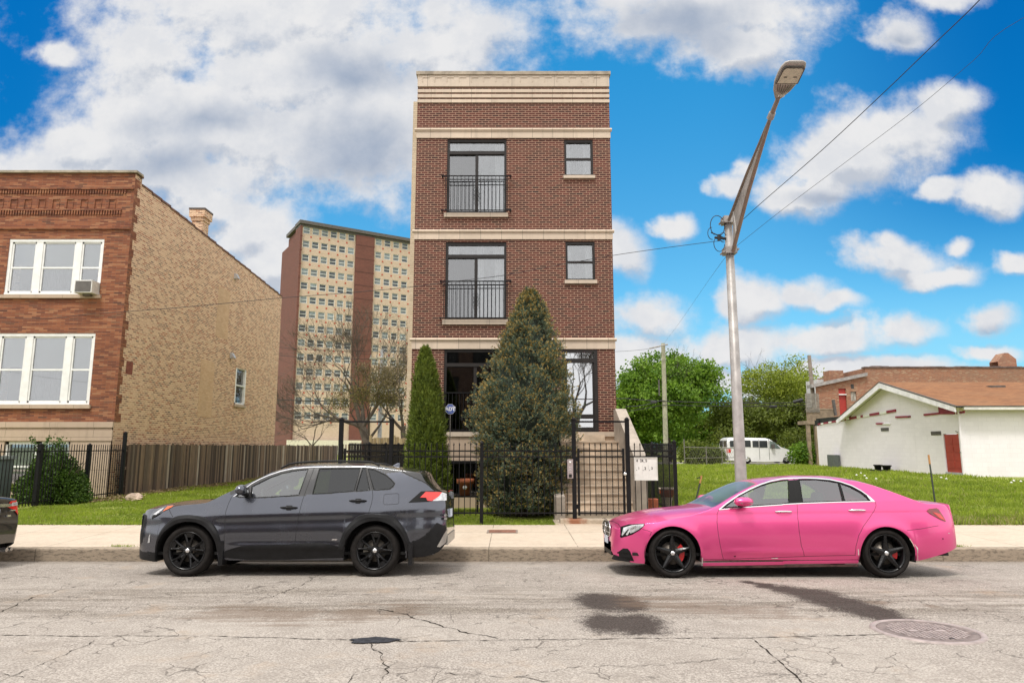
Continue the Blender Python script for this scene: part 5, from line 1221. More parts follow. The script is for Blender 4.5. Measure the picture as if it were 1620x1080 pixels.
    def side(xa, xb, pts):
        k = len(pts); V = [(xa, y, z) for y, z in pts]+[(xb, y, z) for y, z in pts]
        m.add(V, [tuple(range(k))[::-1], tuple(range(k, 2*k))]+[(i, (i+1) % k, k+(i+1) % k, k+i) for i in range(k)][::1])
    mc = simple('grey_cheek_stone', (.36, .31, .26), .9, 0, .22, 2.5, .3, 50)
    side(2.90, 3.20, [(19.59, .1), (16.45, .1), (16.45, 1.62), (16.62, 1.72), (19.25, 2.93), (19.59, 2.93)]); m.build('cheek_wall', mc, t); m = MB()
    side(1.00, 1.24, [(19.55, .1), (16.3, .1), (16.3, .72), (16.75, .78), (19.1, 2.35), (19.55, 2.35)])
    m.build('cheek_wall', mc, t)
    m = MB(); m.tube([(1.18, 16.6, .75), (1.18, 16.6, 1.62), (1.18, 18.8, 3.0), (1.18, 19.5, 3.0)], .022, 8)
    for y in (17.2, 17.9, 18.6): z = 1.62+(y-16.6)*.627; m.tube([(1.18, y, z-1), (1.18, y, z)], .014, 6)
    m.build('handrail', M['iron'], t)
    m = MB(); m.wbox(1.5, 2.75, 15.98, 16.46, .205, .222); tag(m.build('doormat', simple('black_mat', (.015, .015, .016), .9, 0, .3, 30, .5, 90), loc=(2.1, 16.2, .21)), 'black ribbed doormat on the paving behind the front gate', 'doormat')
brownstone()

# ------------------------------------------------------------------ left brick building
YL = 23.5; XL = -13.62
def lz(py): return at(810, py, YL).z
def lx(px, py): return at(px, py, YL).x
def white_triple(fr, t, u0, u1, z0, z1, ac=False, side=.285):
    """a broad window: narrow light, wide light, narrow light"""
    w = u1-u0; cuts = [(u0+.10, u0+w*side), (u0+w*(side+.07), u0+w*.70), (u0+w*.765, u1-.09)]; m = MB(fr)
    m.box(u0, u1, z1-.10, z1, -.14, -.02); m.box(u0, u1, z0, z0+.07, -.14, -.01)
    e = [u0]+[c for ab in cuts for c in ab]+[u1]
    for a, b in ((e[0], e[1]), (e[2], e[3]), (e[4], e[5]), (e[6], e[7])): m.box(a, b, z0+.07, z1-.10, -.14, -.03)
    wf = m.build('window', M['white_frame'], t)
    for i, (a, b) in enumerate(cuts):
        zm = (z0+z1)/2-.03; m = MB(fr)
        m.box(a, a+.055, z0+.07, z1-.1, -.13, -.06); m.box(b-.055, b, z0+.07, z1-.1, -.13, -.06); m.box(a, b, z1-.16, z1-.1, -.13, -.06); m.box(a, b, z0+.07, z0+.14, -.13, -.06); m.box(a, b, zm-.03, zm+.03, -.13, -.055)
        m.build('sash', M['white_frame'], wf)
        m = MB(fr); m.box(a+.05, b-.05, z0+.13, z1-.15, -.10, -.09); m.build('pane', M['glass'] if 1 else 0, wf)
        m = MB(fr); m.box(a, b, zm+(.1 if i == 0 else .02), z1-.1, -.19, -.18); m.build('blind', M['blind'], wf)
        if i == 1: m = MB(fr); curtain(m, a, b, z0+.05, z1-.3, -.24, 12, .02); m.build('curtain', M['curtain_grey'], wf)
    m = MB(fr); m.box(u0-.1, u1+.1, z0-.1, z1+.1, -.9, -.85); m.build('interior', M['room'], wf)
def left_building():
    t = thing('brick_apartment_house', (-18.5, YL, .2), 'two-storey orange brick house with white triple windows and tan side wall', 'building')
    fr = Frame((0, YL, 0), (1, 0, 0), (0, -1, 0)); ZT = lz(271); ub = XL; ua = -23.6
    up = (lx(10, 425), lx(161, 425), lz(466), lz(378)); lo = (lx(-12, 580), lx(143, 580), lz(640), lz(527)); bs = (lx(8, 700), lx(112, 700), lz(778), lz(698))
    lo = (up[0], up[1], lo[2], lo[3])
    zst = lz(667)
    m = MB(fr); m.wall(ua, ub, zst, ZT-.08, [up, lo], 0, .16); m.build('front_wall', M['orange_brick'], t)
    m = MB(fr); m.wall(ua, ub-.02, .1, zst, [bs], .03, .25); m.box(ua, ub+.02, lz(676), lz(667.5), .0, .09); m.box(ua, ub+.01, lz(697), lz(680), .0, .06); m.build('base_wall', M['greystone'], t)
    # cornice: ledges, two rows of dentils, recessed-look panels
    m = MB(fr)
    m.box(ua, ub+.0, lz(300), lz(297), -.05, .06); m.box(ua, ub+.0, lz(363), lz(359.5), -.05, .07)
    for k in range(104): u = ub-.30-k*.088*1.08; m.box(u-.03, u+.018, lz(307), lz(301), -.02, .045)
    for k in range(104): u = ub-.42-k*.088*1.08; m.box(u-.03, u+.018, lz(340), lz(333.5), -.02, .045)
    m.box(ua, ub-.38, lz(333.4), lz(331.5), -.02, .05)
    m.build('cornice', M['orange_brick'], t)
    m = MB(fr)
    for k in range(12):
        u = ub-.75-k*.505; z0, z1 = lz(329), lz(316); m.box(u-.13, u+.13, z1, z1+.035, -.02, .035); m.box(u-.13, u-.10, z0, z1, -.02, .035); m.box(u+.10, u+.13, z0, z1, -.02, .02)
    m.build('cornice_pattern', M['orange_brick'], t)
    m = MB(fr); m.box(ua, ub+.10, ZT-.08, ZT, -.35, .10); m.build('coping', simple('concrete_coping', (.30, .26, .20), .9, 0, .3, 3), t)
    for a, b in ((472, 466.5), (646, 640)): m = MB(fr); m.box(up[0]-.12, up[1]+.08, lz(a), lz(b), -.02, .09); m.build('window_sill', M['greystone'], t)
    white_triple(fr, t, *up); white_triple(fr, t, *lo); 
    u0, u1, z0, z1 = bs; m = MB(fr); m.box(u0, u1, z1-.1, z1, -.2, -.05); m.box(u0, u0+.1, z0, z1, -.2, -.05); m.box(u1-.1, u1, z0, z1, -.2, -.05); m.box(u0, u1, (z0+z1)/2-.03, (z0+z1)/2+.03, -.2, -.06); m.box((u0+u1)/2-.1, (u0+u1)/2+.1, z0, z1, -.2, -.05)
    wf = m.build('window', M['white_frame'], t); m = MB(fr); m.box(u0+.1, u1-.1, z0, z1-.1, -.14, -.13); m.build('pane', M['glass'], wf); m = MB(fr); m.box(u0, u1, z0+.7, z1, -.3, -.29); m.build('blind', M['blind'], wf); m = MB(fr); m.box(u0, u1, z0-.2, z1, -.6, -.55); m.build('interior', M['room'], wf)
    # side wall with stepped parapet
    sf = Frame((XL, 0, 0), (0, 1, 0), (1, 0, 0)); pts = []
    A_, B_ = atx(228, 296, XL), atx(446, 470, XL); N = 22; Ye = B_.y
    prof = []
    for k in range(N):
        y0 = YL+.45+(Ye-YL-.45)*k/N; y1 = YL+.45+(Ye-YL-.45)*(k+1)/N; z = A_.z+(B_.z-A_.z)*(k+.5)/N; prof += [(y0, z), (y1, z)]
    w0, w1 = atx(372, 610, XL).y, atx(388.5, 610, XL).y; wz0, wz1 = atx(380, 640, XL).z, atx(380, 580, XL).z
    m = MB(sf)
    def q(a, b, c, d): m.add([sf.p(*a, 0), sf.p(*b, 0), sf.p(*c, 0), sf.p(*d, 0)], [(0, 1, 2, 3)])
    zlow = 8.6
    m.wall(YL+.003, Ye, .1, zlow, [(w0, w1, wz0, wz1)], 0, .14)
    q((YL+.003, zlow), (YL+.45, zlow), (YL+.45, ZT-.08), (YL+.003, ZT-.08))
    for k in range(N): (a, z), (b, _) = prof[2*k], prof[2*k+1]; q((a, zlow), (b, zlow), (b, z), (a, z))
    m.build('side_wall', M['common_brick'], t)
    m = MB(sf)
    for k in range(N): (a, z), (b, _) = prof[2*k], prof[2*k+1]; m.box(a, b+.02, z, z+.07+.01*(k % 3), -.32, .03)
    m.box(YL-.0, YL+.47, ZT-.10, ZT-.02, -.3, .05); m.build('wall_capping', simple('clay_capping', (.14, .07, .05), .85, 0, .4, 4), t)
    m = MB(); m.wbox(ua, XL-1.0, YL+1.2, Ye-.02, .2, A_.z-.9); m.build('main_block', M['common_brick'], t)
    # alternate toothing of the face brick round the corner
    m = MB(sf)
    z = lz(667)
    k = 0
    while z < ZT-.3: h = .35 if k % 2 else .30; m.box(YL+.0005, YL+(random.uniform(.14, .24) if k % 2 else random.uniform(.28, .42)), z, min(z+h, ZT-.2), -.01, .006); z += h; k += 1
    m.build('corner_brick', M['orange_brick'], t)
    # bricked-up openings and render patches
    pm = brick('infill_brick', [(0, (.56, .35, .20)), (1, (.66, .45, .28))], (.6, .43, .28), wear=.3); rm = simple('patched_render', (.50, .38, .25), .92, 0, .25, 1.6, .4, 20)
    m = MB(sf); a, b = atx(343, 500, XL).y, atx(362, 500, XL).y; m.box(a, b, atx(352, 535, XL).z, atx(352, 455, XL).z, -.02, .005); a, b = atx(316, 600, XL).y, atx(338, 600, XL).y; m.box(a, b, atx(327, 660, XL).z, atx(327, 570, XL).z, -.02, .005); m.build('bricked_up_window', pm, t)
    m = MB(sf); a, b = atx(193, 580, XL).y, atx(210, 580, XL).y; m.box(max(a, YL+.45), b, atx(203, 592, XL).z, atx(203, 571, XL).z, -.02, .006); m.build('brick_patch', simple('red_patch', (.20, .06, .04), .9, 0, .3, 8), t)
    # side window
    fr2 = sf; m = MB(sf); m.box(w0, w0+.12, wz0, wz1, -.14, .0); m.box(w1-.12, w1, wz0, wz1, -.14, .0); m.box(w0, w1, wz1-.12, wz1, -.14, 0); m.box(w0, w1, wz0, wz0+.08, -.14, .0); m.box(w0, w1, (wz0+wz1)/2-.03, (wz0+wz1)/2+.03, -.13, -.01)
    wf = m.build('window', M['white_frame'], t); m = MB(sf); m.box(w0+.1, w1-.1, wz0, wz1, -.11, -.10); m.build('pane', M['glass'], wf); m = MB(sf); m.box(w0-.06, w1+.06, wz0-.14, wz0, -.02, .07); m.build('window_sill', M['greystone'], wf)
    m = MB(sf); m.box(w0-.2, w1+.2, wz0-.1, wz1+.1, -.6, -.55); m.build('interior', M['room'], wf)
    m = MB(sf); c = sf.p((w0+w1)/2, wz1-.02, .0); 
    m.prism([(w0, wz1-.10), (w1, wz1-.10), (w1+.03, wz1), ((w0+w1)/2+.3, wz1+.20), ((w0+w1)/2, wz1+.25), ((w0+w1)/2-.3, wz1+.20), (w0-.03, wz1)], .001, .006, 0, sf); m.build('window_arch', M['common_brick'], t)
    # chimney
    c0, c1 = atx(321, 360, XL).y, atx(330.5, 360, XL).y; zt_ = atx(318, 326, XL).z; w = c1-c0
    m = MB(); m.wbox(XL-.50, XL-.02, c0, c1, zlow, zt_-.55); m.wbox(XL-.54, XL+.02, c0-.05, c1+.05, zt_-.55, zt_-.40); m.wbox(XL-.60, XL+.08, c0-.11, c1+.11, zt_-.40, zt_-.08); m.build('chimney', M['common_brick'], t)
    m = MB(); m.wbox(XL-.62, XL+.10, c0-.13, c1+.13, zt_-.08, zt_); m.build('chimney_cap', simple('sooty_cap', (.10, .08, .07), .9), t)
    # flood lamps on the side wall
    for px, py in ((371.5, 438), (365, 563)):
        p = atx(px, py, XL); m = MB(); m.add([(p.x, p.y-.11, p.z+.16), (p.x, p.y+.11, p.z+.16), (p.x, p.y+.11, p.z-.12), (p.x, p.y-.11, p.z-.12), (p.x+.10, p.y-.10, p.z+.14), (p.x+.10, p.y+.10, p.z+.14), (p.x+.24, p.y+.10, p.z-.10), (p.x+.24, p.y-.10, p.z-.10)], [(0, 1, 2, 3), (4, 7, 6, 5), (0, 4, 5, 1), (3, 2, 6, 7), (0, 3, 7, 4), (1, 5, 6, 2)]); m.build('wall_lamp', simple('lamp_housing', (.5, .5, .5), .4, .3), t)
    # air conditioner
    a = at(121, 455, YL); ox = at(120, 453, YL-.35); fx0, fx1 = at(118, 453, YL-.4).x, at(146, 453, YL-.4).x; z0, z1 = at(120, 463, YL-.4).z, at(120, 443, YL-.4).z
    t2 = thing('air_conditioner', ((fx0+fx1)/2, YL-.15, z0), 'white window air conditioner in the upstairs window of the orange brick house', 'air conditioner')
    m = MB(fr); m.box(fx0, fx1, z0, z1, -.08, .42); m.build('casing', simple('ac_white', (.62, .61, .57), .5, 0, .15, 9), t2, bevel=.012)
    m = MB(fr)
    for k in range(12): z = z0+.05+(z1-z0-.1)*k/11; m.box(fx0+.04, fx1-.04, z-.008, z+.008, .415, .432)
    m.box(fx0+.035, fx1-.035, z0+.035, z1-.035, .414, .424); m.build('grille', simple('ac_grille', (.16, .15, .14), .6), t2)
    m = MB(fr); m.box(fx0+.2, fx1-.15, z0-.07, z0, .0, .25); m.box(fx1, fx1+.13, z0, z1, -.06, -.03); m.build('bracket', simple('ac_bracket', (.12, .10, .08), .7), t2)
left_building()

# ------------------------------------------------------------------ tower block
def tower():
    c = at(460, 700, 119.0); c.z = 0
    ang = math.atan2(1092, 1755); u = Vector((cos(ang), sin(ang), 0)); n = Vector((sin(ang), -cos(ang), 0))
    fr = Frame(c, u, n); H = at(460, 349, 119).z
    fl = Frame(c, Vector((-sin(ang), cos(ang), 0)), Vector((-cos(ang), -sin(ang), 0)))
    t = thing('apartment_tower', c, 'tall tan and red brick apartment tower with many small windows, far behind', 'building')
    def upx(px, py=560):
        # where the view ray meets the facade
        r = at(px, py, 1.0)-EYE; d = (fr.o-EYE).dot(n)/r.dot(n); return (EYE+r*d-fr.o).dot(u), (EYE+r*d).z
    b0 = upx(478, 360)[0]; b1 = upx(563, 370)[0]; b2 = upx(592, 372)[0]; L = upx(648, 380)[0]; b3 = b2+(b1-b0)*.98*.68
    cols = []
    w6 = (b1-b0)/6
    for k in range(6): cols.append(b0+w6*(k+.5))
    w4 = (L-b2)/4.05
    for k in range(11): cols.append(b2+w4*(k+.52))
    end = b2+w4*11.1; e2 = end+9; e3 = e2+w4*6; 
    for k in range(6): cols.append(e2+w4*(k+.5)) if 0 else None
    z0 = 3.2; rows = 15; _, zt = upx(490, 365); pitch = None; _, zb = upx(489, 634)
    pitch = (zt-zb)/12.0
    m = MB(fr); ww, wh = 1.22, 1.28
    holes = []
    for r in range(14):
        for x in cols: holes.append((x-ww/2, x+ww/2, zt-r*pitch-wh/2, zt-r*pitch+wh/2))
    m.wall(b0, b1, .2, H-1.0, [h for h in holes if b0 < h[0] < b1], 0, .2); m.wall(b2, end, .2, H-1.0, [h for h in holes if b2 < h[0] < end], 0, .2)
    m.box(end, end+14, .2, H-1.0, -.5, 0); m.build('tan_wall', M['tower_tan'], t)
    m = MB(fr); m.box(-.2, b0, .2, H-1.0, -3, .35); m.box(b1, b2, .2, H-1.0, -3, .35); m.box(end, end+4, .2, H-1.0, -3, .35)
    m.fr = fl; m.box(.3, 9.5, .2, H-1.0, -.5, -.15); m.box(9.5, 17, .2, H-2.0, -3.0, -2.0)
    m.build('red_brick_wall', M['tower_brick'], t)
    m = MB(fr); m.box(.5, end+13, .2, H-2, -16, -.25); m.build('core', M['tower_brick'], t)
    m = MB(fr); m.box(-.4, end+14.5, H-.62, H, -3, .55); m.box(-.2, end+14, H-1.01, H-.62, -3, .15); m.fr = fl; m.box(-.2, 10, H-.62, H-.01, -2, .25); m.box(9.5, 17.3, H-2.0, H-1.6, -3.0, -1.7); m.build('roof_edge', M['cap_dark'], t)
    # horizontal joint lines on red shafts
    m = MB(fr); 
    for r in range(15):
        z = zt-r*pitch+pitch/2; m.box(b1, b2, z-.05, z+.05, .34, .37); m.box(-.2, b0, z-.05, z+.05, .34, .37)
    m.build('joint_pattern', simple('joint_dark', (.08, .035, .03), .9), t)
    m = MB(fr)
    for r in range(14):
        for i, x in enumerate(cols): 
            cx = x-(w6/2 if i < 6 else w4/2); m.box(cx-.14, cx+.14, zt-r*pitch-1.30, zt-r*pitch-1.02, .0, .04)
    m.build('facade_pattern', simple('red_tile', (.40, .06, .03), .7), t)
    # windows: frame, two sashes and glass; the largest hundred are parts of their own
    wm = simple('tower_frame', (.66, .67, .66), .5, 0, .05); gm = [simple('tower_glass_a', (.05, .06, .07), .12, 0, .5, .3), simple('tower_glass_b', (.20, .24, .26), .25, 0, .3, .4), simple('tower_glass_c', (.14, .16, .17), .15, 0, .4, .3)]
    def win(m, x, z, gi, op):
        a, b, c_, d = x-ww/2, x+ww/2, z-wh/2, z+wh/2; f = .07
        m.box(a, a+f, c_, d, -.18, -.05, 0); m.box(b-f, b, c_, d, -.18, -.05, 0); m.box(a, b, d-f, d, -.18, -.05, 0); m.box(a, b, c_, c_+f, -.18, -.03, 0); m.box(a, b, z-.04, z+.04, -.17, -.06, 0)
        m.box(a+f, b-f, z, d-f, -.15, -.12, 1); m.box(a+f, b-f, c_+f, z, -.15, -.12, 2 if op else 1)
    cnt = 0; rest = MB(fr); k = 0
    order = [(r, i) for r in range(14) for i in range(10)]+[(r, i) for r in range(14) for i in range(10, len(cols))]
    for r, i in order:
        g1 = random.choices([0, 1, 2], [5, 3, 6])[0]; g2 = random.choices([0, 1, 2], [7, 2, 3])[0]
        if cnt < 100: m = MB(fr); win(m, cols[i], zt-r*pitch, g1, random.random() < .3); m.build('window', [wm, gm[g1], gm[g2]], t); cnt += 1
        else: win(rest, cols[i], zt-r*pitch, g1, random.random() < .3)
    o = rest.build('windows', [wm, gm[2], gm[0]], t); o['kind'] = 'stuff'
    m = MB(fr); m.box(b0-1, b1+2, .2, 3.0, .5, 1.2); m.build('entrance_canopy', simple('pale_canopy', (.62, .58, .48), .8), t)
    m = MB(fl)
    for r in range(13): m.box(11, 12, zt-r*pitch-.6, zt-r*pitch+.5, -2.02, -1.98)
    m.build('stair_window', gm[0], t)
tower()

# ------------------------------------------------------------------ white painted building on the right
XW = 20.0
def white_building():
    P = lambda px, py: atx(px, py, XW)
    c = P(1527, 750); yf = c.y; ypk = P(1405, 606); ye = P(1346, 660); yb = P(1292, 672)
    t = thing('white_building', (XW+4, yf, .5), 'white painted single-storey building with orange shingle roof and red door', 'building')
    sf = Frame((XW, 0, 0), (0, -1, 0), (-1, 0, 0)); zev = P(1515, 641).z; zpk = ypk.z; zb_ = .3
    m = MB(sf)
    d0, d1 = -P(1495, 720).y, -P(1523, 720).y; zd1 = P(1497, 686).z; zd0 = P(1520, 751).z; 
    wt = brick('painted_block', [(0, (.79, .75, .81)), (1, (.83, .79, .85))], (.79, .75, .81), bw=.4, bh=.2, ms=.010, bump=.15, wear=.12, wcol=(.60, .56, .54), streak=.08)
    m.wall(-ye.y, -yf, zb_, zev-.02, [(d0, d1, zd0, zd1)], 0, .15)
    m.add([sf.p(-ye.y, zev-.02), sf.p(-yf, zev-.02), sf.p(-ypk.y, zpk-.05)], [(0, 1, 2)])
    z1 = P(1292, 672).z; z2 = P(1345, 664).z
    m.add([sf.p(-yb.y, zb_), sf.p(-ye.y, zb_), sf.p(-ye.y, zev-.02), sf.p(-ye.y, z2), sf.p(-yb.y, z1)], [(0, 1, 2, 3, 4)])
    m.wbox(XW+.01, XW+60, yf, yf+.2, zb_, zev); m.wbox(XW+.01, XW+9, yb.y-.2, yb.y, zb_, z1); m.wbox(XW+.005, XW+.2, yf+.001, yf+.2, zb_, zev-.03)
    m.build('masonry_wall', wt, t)
    # roof: two slopes, ridge along X
    sm = M['shingle'] = shingle(); m = MB(); th = .09; ov = .45; sl = (zpk-zev)/(ypk.y-yf); yo = yf-.45; zo = zev-.45*sl+.06
    m.add([(XW-ov, yo, zo), (XW+60, yo, zo), (XW+60, ypk.y, zpk+.06), (XW-ov, ypk.y, zpk+.06)], [(0, 1, 2, 3)])
    yo2 = ye.y+.8; zo2 = zpk+.06-(yo2-ypk.y)*(zpk-zev)/(ye.y-ypk.y)
    m.add([(XW-ov, ypk.y, zpk+.06), (XW+60, ypk.y, zpk+.06), (XW+60, yo2, zo2), (XW-ov, yo2, zo2)], [(0, 1, 2, 3)])
    rf = m.build('roof', sm, t)
    # barge boards and soffits
    m = MB(sf)
    for (y0, z0), (y1, z1_) in (((yo-.02, zo-.02), (ypk.y, zpk+.035)), ((yo2+.02, zo2-.02), (ypk.y, zpk+.035))):
        V = []
        for n_ in (ov-.02, ov+.04):
            V += [sf.p(-y0, z0, n_), sf.p(-y1, z1_, n_), sf.p(-y1, z1_-.30, n_), sf.p(-y0, z0-.24, n_)]
        m.add(V, [(0, 1, 2, 3), (7, 6, 5, 4), (0, 4, 5, 1), (3, 2, 6, 7), (0, 3, 7, 4)])
        m.add([sf.p(-y0, z0-.05, -.0), sf.p(-y1, z1_-.05, -.0), sf.p(-y1, z1_-.05, ov), sf.p(-y0, z0-.05, ov)], [(0, 1, 2, 3)])
    m.build('barge_board', simple('white_trim', (.80, .78, .83), .7, 0, .12, 3), t)
    m = MB(sf)
    for (y0, z0), (y1, z1_) in (((yo-.05, zo), (ypk.y, zpk+.06)), ((yo2+.05, zo2), (ypk.y, zpk+.06))):
        m.add([sf.p(-y0, z0-.04, ov+.045), sf.p(-y1, z1_-.04, ov+.045), sf.p(-y1, z1_+.02, ov+.045), sf.p(-y0, z0+.02, ov+.045)], [(0, 1, 2, 3)])
        m.add([sf.p(-y0, z0+.02, ov+.045), sf.p(-y1, z1_+.02, ov+.045), sf.p(-y1, z1_+.02, ov-.05), sf.p(-y0, z0+.02, ov-.05)], [(0, 1, 2, 3)])
    m.build('roof_edging', M['cap_dark'], t)
    m = MB(); m.wbox(XW-.1, XW+60, yo-.08, yo+.05, zo-.16, zo-.03); m.build('gutter', simple('gutter_white', (.66, .63, .62), .6, 0, .2, 2), t)
    m = MB(); m.wbox(XW-.5, XW+60, yo-.10, yo+.02, zo-.03, zo+.02); m.build('drip_edge', M['cap_dark'], t)
    m = MB(); p = at(1575, 611, ypk.y-1.2); m.wbox(p.x-.5, p.x+.3, p.y-.3, p.y+.2, p.z-.15, p.z+.02); m.build('roof_vent', M['cap_dark'], t)
    m = MB(); m.tube([(XW-.06, yf-.06, zev-.1), (XW-.10, yf-.08, .5)], .045, 8); m.build('downpipe', wt, t)
    # burgundy and white trim
    bm_ = simple('burgundy_paint', (.26, .02, .05), .6, 0, .15, 3); m = MB(sf); mw = MB(sf)
    def strip(px0, py0, px1, py1, h, mm, n0=.0, n1=.06):
        a, b = P(px0, py0), P(px1, py1); mm.add([sf.p(-a.y, a.z, n1), sf.p(-b.y, b.z, n1), sf.p(-b.y, b.z+h, n1), sf.p(-a.y, a.z+h, n1), sf.p(-a.y, a.z, n0), sf.p(-b.y, b.z, n0), sf.p(-b.y, b.z+h, n0), sf.p(-a.y, a.z+h, n0)], [(0, 1, 2, 3), (4, 7, 6, 5), (0, 4, 5, 1), (3, 2, 6, 7), (0, 3, 7, 4), (1, 5, 6, 2)])
    X = [1295, 1300, 1304, 1312, 1317, 1324, 1328, 1340, 1345, 1357, 1363, 1367, 1377, 1393, 1404, 1418]
    yy = lambda x: 672-(x-1295)*(672-651)/(1418-1295)
    for i in range(len(X)-1): strip(X[i], yy(X[i]), X[i+1], yy(X[i+1]), .13 if X[i] > 1326 else .09, m if i % 2 == 0 else mw)
    strip(1418, 661, 1441, 660, .09, m); strip(1463, 657.5, 1488, 655, .09, m); strip(1486, 655, 1511, 655, .42, m, .0, .03); strip(1387, 671, 1398, 671, .08, m); mw_ = strip(1398, 671, 1409, 671, .05, mw); strip(1515, 655, 1527, 653, .10, m)
    m.build('burgundy_trim', bm_, t); mw.build('white_trim', M['white_frame'], t)
    # low lean-to roof over the rear wing
    m = MB(); a, b = P(1318, 664), P(1404, 654); m.add([(XW+.02, yb.y, z1+.06), (XW+.02, P(1418, 651).y, P(1418, 651).z+.14), (XW+6, P(1418, 651).y, P(1418, 651).z+.5), (XW+6, yb.y, z1+.3)], [(0, 1, 2, 3)]); m.build('lean_to_roof', simple('grey_felt', (.42, .42, .42), .9, 0, .2, 2), t)
    m = MB(); y0_, y1_ = P(1336, 665).y, P(1290, 665).y; m.wbox(XW+.05, XW+2.5, y0_, y1_, z1-.1, z1+.42); m.wbox(XW-.02, XW+.04, y1_-.5, y1_+.1, z1-.05, z1+.30); m.build('black_roof_cover', simple('black_tarp', (.012, .012, .013), .5, 0, .3, 6, .8, 4), t)
    # door, vents
    m = MB(sf); m.box(d0+.03, d1-.03, zd0+.1, zd1-.03, -.10, -.04); zz = np.linspace(zd0+.25, zd1-.15, 5)
    for i in range(4):
        for a_, b_ in ((d0+.12, (d0+d1)/2-.04), ((d0+d1)/2+.04, d1-.12)): m.box(a_, b_, zz[i]+.04, zz[i+1]-.04, -.05, -.025)
    dr = m.build('door', simple('red_door_paint', (.36, .045, .03), .55, 0, .12, 3), t)
    m = MB(sf); m.box(d0, d1, zd0, zd0+.1, -.1, .05); m.build('threshold', simple('threshold_grey', (.35, .36, .38), .6), dr); m = MB(sf); m.tube([sf.p(d1-.12, zd0+1.0, -.03), sf.p(d1-.12, zd0+1.0, .03)], .03, 8); m.build('handle', M['galv'], dr)
    m = MB(sf); 
    for px, py in ((1400, 679), (1481, 685)): p = P(px, py); m.box(-p.y-.38, -p.y+.38, p.z-.09, p.z+.09, -.02, .02)
    m.build('wall_vent', M['cap_dark'], t)
    m = MB(sf)
    for px, py in ((1440, 660), (1516, 684)): p = P(px, py); m.tube([p+Vector((-.0, 0, 0)), p+Vector((-.12, 0, .06))], .015, 6)
    m.build('wire_hook', M['wire'], t)
    # grey meter cabinet and buckets along the wall
    p = P(1327, 740); m = MB(sf); m.box(-p.y-.5, -p.y+.35, p.z-.05, p.z+.80, .05, .45); o = m.build('utility_cabinet', simple('cabinet_grey', (.10, .115, .11), .6, .1), loc=(XW-.25, p.y, p.z-.1), bevel=.02); tag(o, 'dark grey metal utility cabinet against the white wall', 'cabinet')
    for i, (px, py, lb, w) in enumerate(((1404, 741, 'black plant tub lying by the white wall, the left of two', .19), (1418, 741, 'black plant tub by the white wall, the right of two', .21))):
        p = P(px, py); q = Vector((XW-.5, p.y, float(ground_z(XW, p.y)))); t3 = thing('plant_tub', q, lb, 'plant tub', 'black tubs by the white wall')
        m = MB(); m.lathe(q, [(w*.7, 0), (w, .27), (w+.04, .28), (w+.04, .33), (w-.03, .33), (w-.05, .25), (.001, .24)], 18); m.build('pot', M['clad'], t3)
        m = MB(); m.wbox(q.x-.25, q.x+.25, q.y-.35, q.y+.35, q.z, q.z+.07); m.build('tray', M['clad'], t3)
def shingle():
    m, g = newmat('orange_shingles'); uv = g.n('TexCoord').outputs['UV']; bt = g.n('TexBrick'); bt.offset = .37; g.l(uv, bt.inputs['Vector'])
    for k, v in (('Scale', 1), ('Mortar Size', .012), ('Mortar Smooth', .3), ('Bias', 0), ('Brick Width', .32), ('Row Height', .15)): bt.inputs[k].default_value = v
    bt.inputs['Color1'].default_value = (.17, .066, .022, 1); bt.inputs['Color2'].default_value = (.26, .112, .040, 1); bt.inputs['Mortar'].default_value = (.16, .07, .035, 1)
    c = g.mix(g.math('MULTIPLY', g.smooth(g.noise(uv, .4, 7), .4, .7), .4), bt.outputs[0], (.25, .13, .06)); g.l(c, g.b.inputs['Base Color']); g.b.inputs['Roughness'].default_value = .95; return m
white_building()

